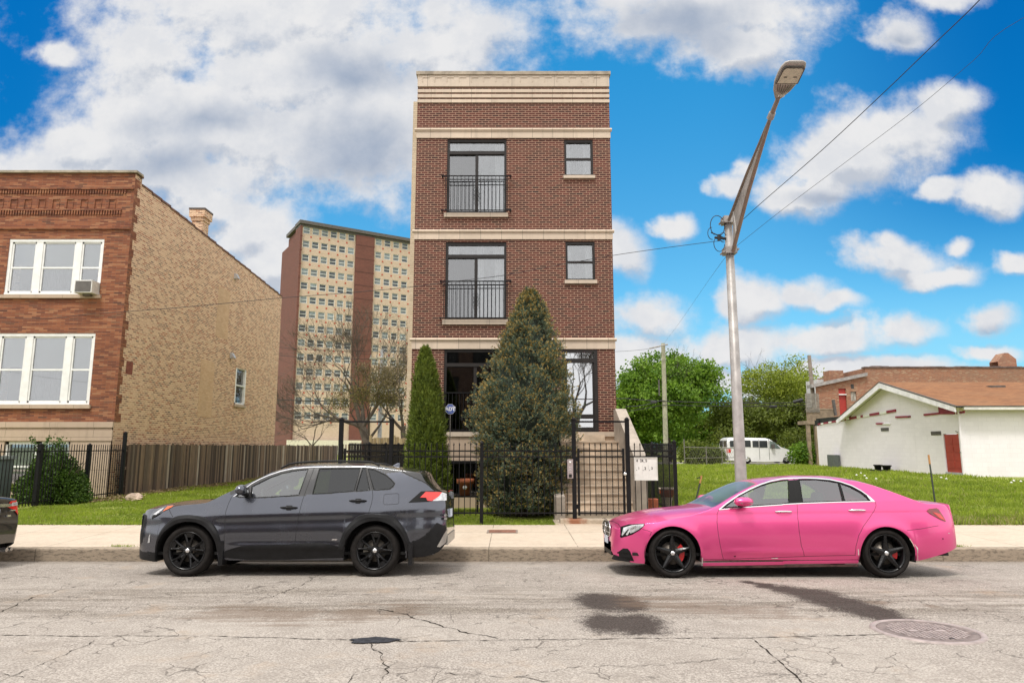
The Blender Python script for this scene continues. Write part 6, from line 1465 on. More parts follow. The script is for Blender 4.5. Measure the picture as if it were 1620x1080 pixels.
# ------------------------------------------------------------------ old brick building behind
def old_brick():
    Y = 49.5; p0, p1 = at(1369, 582, Y), at(1620, 573, Y); e = at(1290, 611, Y); t = thing('old_brick_building', (p0.x, Y, .5), 'weathered red brick building with long parapet behind the white building', 'building')
    fr = Frame((0, Y, 0), (1, 0, 0), (0, -1, 0)); zt = p0.z; d = (at(1328, 640, Y).x, at(1340, 640, Y).x, at(1330, 658, Y).z, at(1330, 613, Y).z); w = (at(1346, 625, Y).x, at(1355, 625, Y).x, at(1350, 634, Y).z, at(1350, 619, Y).z); w2 = (at(1346, 610, Y).x, at(1350.5, 610, Y).x, at(1350, 614.5, Y).z, at(1350, 607.5, Y).z)
    m = MB(fr); z5 = e.z-.1; m.wall(e.x, p0.x, .3, z5, [(d[0], d[1], d[2], min(d[3], z5-.05)), (w[0], w[1], w[2], w[3])], 0, .3)
    s0, s1 = at(1290, 611, Y).z, at(1369, 592, Y).z
    m.add([fr.p(e.x, z5), fr.p(p0.x, z5), fr.p(p0.x, s1), fr.p(e.x, s0)], [(0, 1, 2, 3)])
    m.box(p0.x, p0.x+45, .3, zt, -8, .0); m.build('brick_wall', M['old_brick'], t)
    m = MB(fr); V = [fr.p(e.x-.4, s0-.12, .25), fr.p(p0.x, s1-.12, .25), fr.p(p0.x, s1+.12, .25), fr.p(e.x-.4, s0+.12, .25), fr.p(e.x-.4, s0-.12, -.5), fr.p(p0.x, s1-.12, -.5), fr.p(p0.x, s1+.12, -.5), fr.p(e.x-.4, s0+.12, -.5)]
    m.add(V, [(0, 1, 2, 3), (4, 7, 6, 5), (0, 4, 5, 1), (3, 2, 6, 7), (0, 3, 7, 4), (1, 5, 6, 2)]); m.build('eave', M['galv'], t)
    m = MB(fr)
    u = p0.x-.1
    while u < p0.x+45: l = random.uniform(.5, 1.0); m.box(u, u+l, zt+.004, zt+random.uniform(.09, .16), -.4, .06); u += l
    m.build('coping', simple('clay_coping', (.13, .09, .08), .85, 0, .4, 3), t)
    m = MB(fr); m.box(d[0], d[1], d[2], min(d[3], z5-.05), -.2, -.1); m.build('door', simple('red_board', (.36, .03, .02), .6, 0, .1), t)
    m = MB(fr); m.box(d[0]+.0, d[1], at(1330, 624.5, Y).z, at(1330, 623, Y).z, -.1, .06); m.build('door_bar', M['white_frame'], t)
    m = MB(fr); m.box(w[0], w[1], w[2], w[3], -.15, -.1); m.build('window', simple('old_window', (.35, .33, .28), .6, 0, .5, 6), t); m = MB(fr); m.box(w2[0], w2[1], w2[2], w2[3], -.05, .02); m.build('dark_vent', M['room'], t)
    c = at(1318, 590, Y+3); m = MB(); m.wbox(c.x-.55, c.x+.55, Y+2.5, Y+3.5, 5, c.z+.15); m.build('chimney', M['old_brick'], t)
    m = MB(); a = at(1292, 600, Y+4); b = at(1315, 600, Y+4); m.wbox(a.x, b.x, Y+4, Y+6, 5, a.z); m.build('roof_box', simple('pale_felt', (.55, .55, .55), .8), t)
    c = at(1592, 560, Y+5); m = MB(); m.add([(c.x-.75, Y+5, 6), (c.x+.75, Y+5, 6), (c.x+.75, Y+5, c.z-.4), (c.x+.15, Y+5, c.z+.1), (c.x-.15, Y+5, c.z+.1), (c.x-.75, Y+5, c.z-.6), (c.x-.75, Y+6, 6), (c.x+.75, Y+6, 6), (c.x+.75, Y+6, c.z-.4), (c.x+.15, Y+6, c.z+.1), (c.x-.15, Y+6, c.z+.1), (c.x-.75, Y+6, c.z-.6)], [(0, 1, 2, 3, 4, 5), (11, 10, 9, 8, 7, 6), (5, 4, 10, 11), (4, 3, 9, 10), (3, 2, 8, 9)]); m.build('stepped_gable', M['old_brick'], t)
    # timber porch
    wd = simple('porch_timber', (.26, .20, .14), .85, 0, .25, 3); Yp = Y-1.6; L_ = lambda px, py: at(px, py, Yp)
    t = thing('timber_porch', (L_(1285, 650).x, Yp, .5), 'weathered timber back porch on posts beside the old brick building', 'porch')
    z = L_(1285, 665).z; x0, x1 = L_(1276, 660).x, L_(1320, 660).x
    m = MB(); m.wbox(x0, x1, Yp, Y-.05, z-.25, z); m.build('deck', wd, t)
    for px in (1281.5, 1294): x = L_(px, 700).x; m = MB(); m.wbox(x-.11, x+.11, Yp+.05, Yp+.27, .4, z-.25); m.build('post', wd, t)
    m = MB(); zr = L_(1285, 648).z; 
    for i in range(24): x = x0+.05+(x1-x0-.1)*i/23; m.wbox(x-.03, x+.03, Yp, Yp+.05, z, zr)
    m.wbox(x0, x1, Yp-.02, Yp+.08, zr, zr+.09); m.build('railing', wd, t)
    a, b = L_(1275, 650), L_(1297, 650); zt2, zb2 = L_(1280, 622).z, L_(1280, 652).z; m = MB(); 
    for i in range(12): x = a.x+(b.x-a.x)*i/12; m.wbox(x, x+(b.x-a.x)/12-.03, Yp-.06, Yp-.02, zb2, zt2)
    m.build('lattice_screen', simple('grey_lattice', (.22, .20, .17), .85, 0, .3, 8), t)
    m = MB(); x = L_(1300, 655).x; m.tube([(L_(1322, 657).x, Yp, L_(1322, 657).z), (L_(1318, 632).x, Yp, L_(1318, 632).z)], .12, 6); m.build('leaning_board', M['cap_dark'], t)
old_brick()
# ------------------------------------------------------------------ iron fences
YG = 15.62
def gz(x, y): return float(ground_z(x, y))
def picket_run(m, a, b, z0, ztop, sp=.135, rails=(), spear=True, skip_ends=True):
    a, b = Vector(a), Vector(b); L = (b-a).length; n = max(1, int(round(L/sp))); d = (b-a).normalized(); nn = Vector((-d.y, d.x, 0))
    for k in range(1 if skip_ends else 0, n if skip_ends else n+1):
        p = a+d*(L*k/n); w = .0085
        V = [p+d*sx*w+nn*sy*w+Vector((0, 0, z)) for z in (z0, ztop) for sx, sy in ((-1, -1), (1, -1), (1, 1), (-1, 1))]
        m.add(V, [(0, 1, 5, 4), (1, 2, 6, 5), (2, 3, 7, 6), (3, 0, 4, 7)])
        if spear:
            w2 = .018; V = [p+d*w2*sx+nn*w2*sy+Vector((0, 0, ztop+.01)) for sx, sy in ((-1, 0), (0, -1), (1, 0), (0, 1))]+[p+Vector((0, 0, ztop+.065)), p+Vector((0, 0, ztop-.012))]
            m.add(V, [(0, 1, 4), (1, 2, 4), (2, 3, 4), (3, 0, 4), (1, 0, 5), (2, 1, 5), (3, 2, 5), (0, 3, 5)])
    for z in rails:
        w, h = .017, .016; V = [q+nn*sy*w+Vector((0, 0, z+sz*h)) for q in (a, b) for sy, sz in ((-1, -1), (1, -1), (1, 1), (-1, 1))]
        m.add(V, [(0, 1, 5, 4), (1, 2, 6, 5), (2, 3, 7, 6), (3, 0, 4, 7), (0, 3, 2, 1), (4, 5, 6, 7)])
def post(m, p, z0, z1, w=.038, cap=True):
    x, y = p[0], p[1]; m.wbox(x-w, x+w, y-w, y+w, z0, z1)
    if cap: m.wbox(x-w-.012, x+w+.012, y-w-.012, y+w+.012, z1, z1+.02); m.lathe((x, y, z1+.02), [(w, 0), (w*.9, .02), (.02, .04), (.001, .045)], 10)
def FX(px): return at(px, 760, YG).x
def front_fence():
    zt = at(762, 704, YG).z; zb = at(762, 815, YG).z; r1, r2, r3 = at(762, 713, YG).z, at(762, 722, YG).z, at(762, 811, YG).z
    g = 'black iron fence runs round the brick building'
    def sect(x0, x1, name, lb, posts=()):
        t = thing(name, ((x0+x1)/2, YG, .2), lb, 'fence', g); m = MB(); e = [x0]+list(posts)+[x1]
        for a, b in zip(e[:-1], e[1:]): picket_run(m, (a, YG, 0), (b, YG, 0), zb, zt, .128, (r1, r2, r3))
        m.build('picket_panel', M['iron'], t)
        for p in posts: m = MB(); post(m, (p, YG), .1, at(762, 702, YG).z); m.build('post', M['iron'], t)
        return t
    sect(FX(619), FX(906), 'iron_fence', 'black iron picket fence in front of the blue spruce and lawn', [FX(762)])
    # gate to the steps: two tall posts, top bar, hinged leaf
    def gate(pa, pb, lb, full):
        xa, xb = FX(pa), FX(pb); zt2 = at(810, 664, YG).z; t = thing('iron_gate', ((xa+xb)/2, YG, .2), lb, 'gate')
        for x in (xa, xb): m = MB(); post(m, (x, YG), .12, zt2, .045); m.build('post', M['iron'], t)
        m = MB(); m.wbox(xa+.045, xb-.045, YG-.02, YG+.02, zt2-.06, zt2-.02); m.build('top_bar', M['iron'], t)
        m = MB(); zl = at(810, 709, YG).z; m.wbox(xa+.075, xa+.125, YG-.02, YG+.02, zb+.0, zl); m.wbox(xb-.125, xb-.075, YG-.02, YG+.02, zb+.0, zl)
        picket_run(m, (xa+.1, YG, 0), (xb-.1, YG, 0), zb, zt, .125, (r1, r2, r3)); lf = m.build('gate_leaf', M['iron'], t)
        if full:
            m = MB()
            for z in (zb+.15, r2-.1): m.wbox(xa+.04, xa+.08, YG-.03, YG+.03, z, z+.09)
            m.build('hinge', M['iron'], lf)
            # expanded steel mesh behind the latch half
            m = MB(); x0, x1 = FX(942), xb-.1; step = .036; z0, z1 = r3, r1
            k = -int((z1-z0)/step)
            while k*step < (x1-x0):
                for s_ in (1, -1):
                    a = (x0+k*step, z0) if s_ == 1 else (x0+k*step, z1); pts = []
                    dx = (z1-z0); p0 = [a[0], a[1]]; p1 = [a[0]+dx, z1 if s_ == 1 else z0]
                    if p0[0] < x0: f = (x0-p0[0])/dx; p0 = [x0, p0[1]+(p1[1]-p0[1])*f]
                    if p1[0] > x1: f = (x1-p0[0])/(p1[0]-p0[0]) if p1[0] > p0[0] else 0; p1 = [x1, p0[1]+(p1[1]-p0[1])*f]
                    if p1[0] > p0[0]+.01: m.add([(p0[0], YG+.025, p0[1]), (p1[0], YG+.025, p1[1]), (p1[0], YG+.025, p1[1]+.0045), (p0[0], YG+.025, p0[1]+.0045)], [(0, 1, 2, 3)])
                k += 1
            m.build('mesh_screen', M['iron'], lf)
            m = MB(); z = at(987, 749, YG).z; m.wbox(xb-.13, xb-.03, YG-.045, YG-.02, z-.05, z+.05); m.build('lock_plate', M['iron'], lf)
            m = MB(); m.lathe((xb-.085, YG-.045, z), [(.02, 0), (.02, -.03), (.036, -.04), (.04, -.06), (.03, -.08), (.001, -.085)], 16, 'y'); m.build('knob', M['chrome'], lf)
        return t
    gate(908.5, 994, 'black iron gate with tall frame and round knob before the front steps', True)
    gate(537, 617.5, 'black iron gate frame over the side passage behind the grey SUV', False)
    t = sect(FX(996), FX(1068), 'iron_fence', 'short black iron picket fence section behind the white address board', ()); 
    m = MB(); post(m, (FX(1068.5), YG), .12, at(1068, 700, YG).z); m.build('post', M['iron'], t)
    # mesh continues beside the gate post
    def side(x, y0, y1, lb, n, sp=.11):
        t = thing('iron_fence', (x, (y0+y1)/2, .2), lb, 'fence', g); ys = np.linspace(y0, y1, n+1); m = MB()
        for a, b in zip(ys[:-1], ys[1:]): picket_run(m, (x, a, 0), (x, b, 0), zb+.05, zt, sp, (r1, r2, r3+.05))
        m.build('picket_panel', M['iron'], t)
        for y in ys[1:]: m = MB(); post(m, (x, y), .12, zt+.03); m.build('post', M['iron'], t)
    side(FX(1068.5), YG+.06, 25.5, 'black iron picket fence running back beside the grassy lot on the right', 4)
    side(-3.72, YG+.06, 25.0, 'black iron picket fence running back along the side passage behind the SUV', 4)
    # low concrete kerb under the gate, rust-stained
    m = MB(); m.wbox(FX(885), FX(1075), YG-.20, YG+.20, .10, .30); rs = rust_curb(); o = m.build('gate_curb', rs, loc=(2.3, YG, .1), bevel=.015); tag(o, 'concrete curb with rust stain under the iron gate', 'curb')
def rust_curb():
    m, g = newmat('rusty_curb'); oc = g.n('TexCoord').outputs['Object']; n = g.noise(oc, 8, 7, .7); c = g.mix(g.smooth(n, .35, .65), (.34, .28, .21), (.46, .38, .29))
    x = FX(909)-2.3; sp = g.n('SeparateXYZ'); g.l(oc, sp.inputs[0]); d = g.math('ABSOLUTE', g.math('SUBTRACT', sp.outputs[0], x)); mk = g.smooth(g.math('MULTIPLY_ADD', g.math('SUBTRACT', n, .5), .5, d), .30, .06)
    c = g.mix(g.math('MULTIPLY', mk, .85), c, (.25, .075, .025)); g.l(c, g.b.inputs['Base Color']); g.b.inputs['Roughness'].default_value = .9; return m
front_fence()
def left_iron_fence():
    X = -13.3; y0, y1 = 15.6, atx(190, 785, X).y; zt = atx(57, 705, X).z; zb = .26; n = 4
    t = thing('iron_fence', (X, (y0+y1)/2, .2), 'black iron picket fence beside the green bush and orange brick house', 'fence', 'black iron fence by the orange brick house')
    ys = [y0, atx(57, 780, X).y, atx(135, 780, X).y, y1]; m = MB()
    for a, b in zip(ys[:-1], ys[1:]): picket_run(m, (X, a, 0), (X, b, 0), zb, zt, .125, (zt-.15, .36)); 
    m.build('picket_panel', M['iron'], t)
    for y in ys[:3]: m = MB(); post(m, (X, y), .1, zt+.02, .045); m.build('post', M['iron'], t)
    m = MB(); post(m, (X, y1), .1, atx(190, 685, X).z, .05); m.build('post', M['iron'], t)
left_iron_fence()
def wood_mat(name, cols, sc_=1.0):
    m, g = newmat(name); uv = g.n('TexCoord').outputs['UV']; a = g.n('Attribute', attribute_name='rnd')
    c = g.ramp(a.outputs['Fac'], cols); gr = g.noise(g.vmath('MULTIPLY', uv, (22, 1.1, 1)), 1.5, 7, .65)
    c = g.mix(g.math('MULTIPLY', g.smooth(gr, .4, .72), .65), c, (.045, .036, .03)); sp = g.n('SeparateXYZ'); g.l(uv, sp.inputs[0])
    c = g.mix(g.math('MULTIPLY', g.smooth(g.noise(g.vmath('MULTIPLY', uv, (5, .7, 1)), 1, 6, .7), .52, .72), .5), c, (.035, .03, .027))
    g.l(c, g.b.inputs['Base Color']); g.b.inputs['Roughness'].default_value = .9
    bp = g.n('Bump'); bp.inputs['Strength'].default_value = .5; bp.inputs['Distance'].default_value = .01; g.l(gr, bp.inputs['Height']); g.l(bp.outputs[0], g.b.inputs['Normal']); return m
def wood_fence():
    wd = wood_mat('weathered_boards', [(0, (.04, .028, .022)), (.25, (.09, .06, .045)), (.45, (.18, .12, .085)), (.70, (.27, .185, .125)), (.86, (.13, .095, .07)), (.93, (.42, .35, .29)), (1, (.46, .39, .33))])
    X = -13.28; y0, y1 = atx(193, 785, X).y+.08, 52.5; t = thing('wooden_fence', (X, y0, .2), 'long weathered grey-brown board fence leading away to the alley', 'fence')
    y = y0; m = MB(); k = 0
    while y < y1:
        w = random.uniform(.13, .15); z0, z1 = .18+random.uniform(0, .05), 1.96+.0035*(y-y0)*0+random.gauss(0, .018); dx = random.uniform(-.012, .012); r = random.random()
        m.wbox(X+.02+dx, X+.042+dx, y, y+w-.008, z0, z1, 0, r); y += w; k += 1
    m.build('board_panel', wd, t)
    m = MB()
    for z in (.5, 1.1, 1.7): m.wbox(X-.03, X+.018, y0, y1, z, z+.09)
    m.build('rail', wd, t)
    y = y0
    while y < y1: m = MB(); m.wbox(X-.13, X-.03, y, y+.1, .1, 1.92); m.build('post', wd, t); y += 2.44
    # newer tan fence across the back of the passage, seen behind the arborvitae
    wd2 = wood_mat('tan_boards', [(0, (.26, .19, .10)), (.5, (.34, .26, .15)), (1, (.42, .33, .20))])
    Yb = 30.0; xa, xb = at(586, 700, Yb).x, -3.1; t = thing('wooden_fence', ((xa+xb)/2, Yb, .2), 'tan board fence behind the pointed arborvitae and the iron side gate', 'fence'); m = MB(); x = xa
    while x < xb: w = random.uniform(.13, .15); m.wbox(x, x+w-.012, Yb, Yb+.02, .25, 2.25+random.uniform(-.03, .05)); x += w
    m.build('board_panel', wd2, t); m = MB(); m.wbox(xa, xb, Yb+.02, Yb+.06, 1.9, 2.0); m.build('rail', wd2, t)
    for x in np.linspace(xa, xb, 4): m = MB(); m.wbox(x-.05, x+.05, Yb-.03, Yb+.07, .2, 2.36); m.build('post', wd2, t)
    # grey pickets of the back yard fence
    Yb = 40; xa, xb = at(536, 700, Yb).x, at(600, 700, Yb).x; t = thing('wooden_fence', ((xa+xb)/2, Yb, .2), 'grey picket fence seen through the iron side gate', 'fence'); m = MB(); x = xa
    while x < xb: m.wbox(x, x+.11, Yb, Yb+.02, .25, 2.05+random.uniform(-.05, .05)); x += .18
    m.build('board_panel', wd, t); m = MB(); m.wbox(xa, xb, Yb+.02, Yb+.07, 1.5, 1.6); m.wbox(xa, xb, Yb+.02, Yb+.07, .6, .7); m.build('rail', wd, t)
wood_fence()
def board_sign():
    x0, x1 = at(1003, 740, YG-.03).x, at(1040, 740, YG-.03).x; z0, z1 = at(1020, 759.5, YG-.03).z, at(1020, 723, YG-.03).z
    t = thing('address_board', ((x0+x1)/2, YG-.04, z0), 'white address board with house number wired to the iron fence', 'sign')
    m = MB(); m.wbox(x0, x1, YG-.05, YG-.035, z0, z1); m.build('panel', simple('board_white', (.66, .65, .63), .5, 0, .08, 6), t)
    m = MB(); f = .018
    for a in ((x0, x1, z0, z0+f), (x0, x1, z1-f, z1), (x0, x0+f, z0+f, z1-f), (x1-f, x1, z0+f, z1-f)): m.wbox(a[0], a[1], YG-.062, YG-.036, a[2], a[3])
    m.build('frame', simple('board_frame', (.55, .54, .50), .5), t)
    W_, H_ = x1-x0, z1-z0; L0 = Vector(t.location)
    for s_, u, v, sz in (('4', .13, .85, .085), ('24', .33, .85, .085), ('.', .43, .84, .12), ('5', .52, .85, .085), ('.', .10, .50, .12), ('1', .20, .52, .085), ('.', .38, .50, .12), ('2', .47, .52, .085), ('.', .66, .50, .12), ('3', .76, .52, .085)):
        text_mesh('number', s_, sz, M['black'], t, (x0+W_*u-L0.x, YG-.053-L0.y, z0+H_*v-L0.z), (pi/2, 0, 0), .001, .85, .0012)
    m = MB(); 
    for u in (.36, .62): m.wbox(x0+W_*u, x0+W_*u+.003, YG-.0515, YG-.05, z0+.06, z0+H_*.66)
    m.build('ruled_lines', simple('grey_line', (.35, .35, .36), .6), t)
    x0, x1 = at(897.5, 740, YG-.04).x, at(906.5, 740, YG-.04).x; z0, z1 = at(900, 756, YG).z, at(900, 726, YG).z
    t = thing('intercom_panel', ((x0+x1)/2, YG-.05, z0), 'slim grey intercom panel on the left of the front gate', 'intercom')
    m = MB(); m.wbox(x0, x1, YG-.075, YG-.02, z0, z1); m.build('casing', simple('intercom_grey', (.36, .31, .31), .4, .3, .1, 9), t)
    m = MB(); 
    for k in range(4): m.wbox(x0+.03, x1-.03, YG-.08, YG-.074, z0+.13+k*.035, z0+.15+k*.035)
    m.lathe(((x0+x1)/2, YG-.075, z1-.07), [(.022, 0), (.02, -.006), (.001, -.007)], 14, 'y'); m.build('buttons', M['silver'], t)
    m = MB(); m.wbox(x0+.03, x1-.03, YG-.08, YG-.074, z0+.02, z0+.09); m.build('reader', M['black'], t)
board_sign()
def alarm_sign():
    Y = 17.4; c = at(712.5, 647, Y); zb = at(711, 800, Y).z; t = thing('alarm_sign', (c.x, Y, .3), 'blue octagonal alarm company yard sign on a thin post', 'sign')
    m = MB(); m.tube([(c.x, Y, .2), (c.x, Y, c.z)], .011, 8); m.build('post', M['galv'], t)
    r = 8.2/1080*Y*1.02; fr = Frame((c.x, Y-.02, c.z), (1, 0, 0), (0, -1, 0)); oc = lambda r: [(r*cos(pi/8+k*pi/4), r*sin(pi/8+k*pi/4)) for k in range(8)]
    m = MB(); m.prism(oc(r), 0, .008, 0, fr); p = m.build('panel', simple('sign_white', (.7, .72, .75), .4), t)
    m = MB(); m.prism(oc(r*.93), .008, .0095, 0, fr); m.build('blue_field', simple('sign_blue', (.015, .07, .38), .4), p)
    L0 = Vector(t.location); o = Vector((c.x, Y-.032, c.z))-L0; w = simple('sign_letter', (.8, .82, .86), .5)
    text_mesh('lettering', 'ADT', .125, w, p, o, (pi/2, 0, 0), .001, 1.0, .008)
    text_mesh('lettering', 'Security Services', .026, w, p, o+Vector((0, 0, .078)), (pi/2, 0, 0), .0006); text_mesh('lettering', 'Monitored', .026, w, p, o+Vector((0, 0, -.078)), (pi/2, 0, 0), .0006)
alarm_sign()
# ------------------------------------------------------------------ street lamp
def street_lamp():
    x, y = 4.155, 12.62; zb = .16
    t = thing('street_lamp', (x, y, zb), 'tall grey metal street lamp with long arm behind the pink car', 'street lamp')
    ztop = at(1150, 345, y).z
    m = MB(); m.lathe((x, y, 0), [(.20, zb), (.20, zb+.04), (.115, zb+.05), (.108, zb+.4), (.072, ztop), (.001, ztop+.01)], 16); m.build('pole', M['galv'], t)
    m = MB(); m.lathe((x, y, zb), [(.17, .0), (.17, .25), (.12, .32), (.11, .33)], 16); m.build('base', M['galv'], t)
    za, zc_ = at(1153, 400, y).z, at(1150, 352, y).z; m = MB()
    for z in (za, zc_): m.wbox(x-.11, x+.11, y-.12, y+.12, z-.03, z+.10); m.tube([(x-.14, y-.1, z), (x-.14, y+.1, z)], .02, 6); m.tube([(x+.14, y-.1, z+.05), (x+.14, y+.1, z+.05)], .02, 6)
    m.build('clamp', M['galv'], t)
    # arm: a long blade rising over the street, lower chord and upper chord meet at the collar
    hx = lambda px, py, Y: at(px, py, Y); col = at(1217, 187, 9.95); tip = at(1230, 152, 9.62)
    col.x = 4.01; tip.x = 4.03
    A_, B_ = Vector((x, y-.1, za)), Vector((x, y-.08, zc_))
    m = MB(); m.tube([A_+Vector((.03, 0, 0)), A_.lerp(col, .5)+Vector((.0, 0, .02)), col], [.037, .034, .030], 10); m.build('arm', M['bronze'], t)
    m = MB(); m.tube([B_+Vector((-.02, 0, 0)), B_.lerp(col, .5)+Vector((0, 0, .05)), col], [.030, .028, .026], 10); m.build('brace_arm', M['bronze'], t)
    m = MB(); a0, b0 = A_, B_; V = []
    for q in (.12, .95): V += [a0.lerp(col, q), b0.lerp(col, q)]
    P = [a0.lerp(col, .06), a0.lerp(col, .93), b0.lerp(col, .93), b0.lerp(col, .10)]; m.add([p+Vector((.004, 0, 0)) for p in P]+[p-Vector((.004, 0, 0)) for p in P], [(0, 1, 2, 3), (7, 6, 5, 4)])
    m.tube([a0.lerp(col, .16), b0.lerp(col, .12)], .02, 8); m.build('web_plate', M['galv'], t)
    m = MB(); m.tube([col-(tip-col)*.02, col+(tip-col)*.25], [.055, .052], 12); m.build('collar', M['galv'], t)
    m = MB(); m.tube([col, tip], [.040, .032], 10); m.build('arm_tip', M['bronze'], t)
    # luminaire: flattened tapering pod
    d = (tip-col).normalized(); d = Vector((0, -1, .26)).normalized(); sx = Vector((1, .0, 0)); up = sx.cross(d); up = up if up.z > 0 else -up
    o = tip-d*.04; st = [(0, .05, .035), (.05, .075, .05), (.16, .130, .065), (.32, .172, .07), (.50, .184, .065), (.62, .176, .055), (.69, .152, .04), (.72, .11, .02)]
    m = MB(); N = 20; V = []
    for q, w, h in st:
        for k in range(N):
            a = 2*pi*k/N; ca, sa = cos(a), sin(a); V.append(o+d*q+sx*(w*math.copysign(abs(ca)**.6, ca))+up*((h if sa > 0 else h*.55)*math.copysign(abs(sa)**.7, sa)))
    m.add(V, [(i*N+k, i*N+(k+1) % N, (i+1)*N+(k+1) % N, (i+1)*N+k) for i in range(len(st)-1) for k in range(N)]+[tuple(range(N))[::-1], tuple(range((len(st)-1)*N, len(st)*N))], 0, None, True)
    hd = m.build('lamp_head', simple('lamp_head_grey', (.36, .33, .31), .45, .2, .12, 9), t)
    def under(poly, off, mat, nm):
        m = MB(); P = [o+d*q+sx*w-up*off for q, w in poly]; P2 = [p+up*.03 for p in P]; k = len(P)
        m.add(P+P2, [tuple(range(k)), tuple(range(k, 2*k))[::-1]]+[(i, (i+1) % k, k+(i+1) % k, k+i) for i in range(k)]); return m.build(nm, mat, hd)
    under([(.33, -.165), (.33, .165), (.62, .158), (.655, .13), (.655, -.13), (.62, -.158)], .047, M['cap_dark'], 'lens_frame')
    under([(.35, -.145), (.35, .145), (.60, .138), (.63, .11), (.63, -.11), (.60, -.138)], .053, simple('lens_glass', (.42, .38, .30), .2, 0, .15, 20, 0, 60, 1), 'lens')
    m = MB()
    for e in (-.07, .07):
        for q in (.47,): c = o+d*q+sx*e-up*.057; m.add([c-sx*.025-d*.01, c+sx*.025-d*.01, c+sx*.025+d*.01, c-sx*.025+d*.01], [(0, 1, 2, 3)])
    m.build('led_marks', M['cap_dark'], hd)
    for k in range(7): 
        e = -.09+k*.03; under([(.14+abs(k-3)*.012, e-.005), (.14+abs(k-3)*.012, e+.005), (.30, e+.005), (.30, e-.005)], .048, M['cap_dark'], 'cooling_slot') if 0 else None
    m = MB()
    for k in range(7):
        e = -.10+k*.033; c0 = o+d*(.13+abs(k-3)*.015)+sx*e*.8-up*.047; c1 = o+d*.31+sx*e*1.2-up*.050; m.add([c0-sx*.006, c0+sx*.006, c1+sx*.006, c1-sx*.006], [(0, 1, 2, 3)])
    m.build('cooling_slots', M['cap_dark'], hd)
    text_mesh('number', '118', .07, M['white_frame'], hd, (o+d*.10-up*.058)-Vector(t.location), Frame_rot(sx, d, -up), .002)
    # cable bundle and insulators
    m = MB(); z = at(1146, 378, y).z; m.tube([(x-.06, y-.02, z), (x-.28, y-.02, z+.02)], .025, 6); m.tube([(x-.2, y-.02, z-.04), (x-.2, y-.02, z+.08)], .03, 6); m.tube([(x-.06, y-.02, z), (x-.34, y, z+.13)], .012, 5)
    lp = lambda cx, cz, r, n, a0, a1: [(x+cx+r*cos(a)*.8, y-.03, z+cz+r*1.2*sin(a)) for a in np.linspace(a0, a1, n)]
    m.tube(lp(-.22, .25, .17, 20, -1.2, 4.2), .008, 5); m.tube(lp(-.20, -.10, .13, 16, 2.6, 6.2), .007, 5); m.tube(lp(-.33, .10, .10, 12, 1.5, 4.8), .007, 5); m.tube(lp(-.12, .02, .08, 12, 0, 5), .007, 5)
    m.build('wire_splice', M['wire'], t)
    g = 'overhead wires'
    def wire(pts, lb, r=.0055, grp=g):
        m = MB(); P = [Vector(p) for p in pts]; Q = []
        for i in range(len(P)-1):
            p0, p1, p2, p3 = P[max(i-1, 0)], P[i], P[i+1], P[min(i+2, len(P)-1)]
            for k in range(6):
                s_ = k/6; Q.append(.5*((2*p1)+(p2-p0)*s_+(2*p0-5*p1+4*p2-p3)*s_*s_+(3*p1-p0-3*p2+p3)*s_**3))
        Q.append(P[-1]); m.tube(Q, r, 5); tag(m.build('overhead_wire', M['wire'], loc=P[0]), lb, 'wire', grp)
    Yw = y-.05
    wire([at(1146, 380, Yw), at(1060, 391, Yw), at(970, 404, Yw), at(880, 420, Yw), at(800, 435, Yw), at(720, 445, Yw), at(640, 455, Yw), at(540, 464, Yw), at(447, 471, Yw), at(300, 485, Yw), at(150, 496, Yw), at(0, 503, Yw), Vector((-16, Yw, 4.6)), Vector((-24, Yw, 5.4)), Vector((-34, Yw, 7.2))], 'black cable sagging from the street lamp across the brick building to the left')
    wire([Vector((x+.05, y-.1, at(1160, 365, y).z)), at(1200, 325, 11.4), at(1300, 238, 9.6), at(1400, 145, 8.2), at(1480, 68, 7.3), at(1550, 0, 6.6), Vector((4.9, 5.2, 6.6)), Vector((6, 0, 8.0))], 'black cable rising from the street lamp over the street to the upper right')
    wire([Vector((x+.05, y-.1, at(1160, 395, y).z)), at(1240, 330, 12.2), at(1340, 255, 11.3), at(1450, 172, 10.4), at(1540, 96, 9.7), at(1620, 28, 9.1), Vector((9.5, 7.4, 8.6))], 'thin cable higher up crossing the sky on the right', .0035)
    wire([Vector((x-.02, y, at(1150, 400, y).z)), at(1120, 445, 22), at(1075, 510, 38), at(1049, 545, 51.4)], 'thin wire from the street lamp down to the wooden alley pole', .004)
def Frame_rot(ax, ay, az):
    from mathutils import Matrix
    return Matrix((ax, ay, az)).transposed().to_euler()
street_lamp()
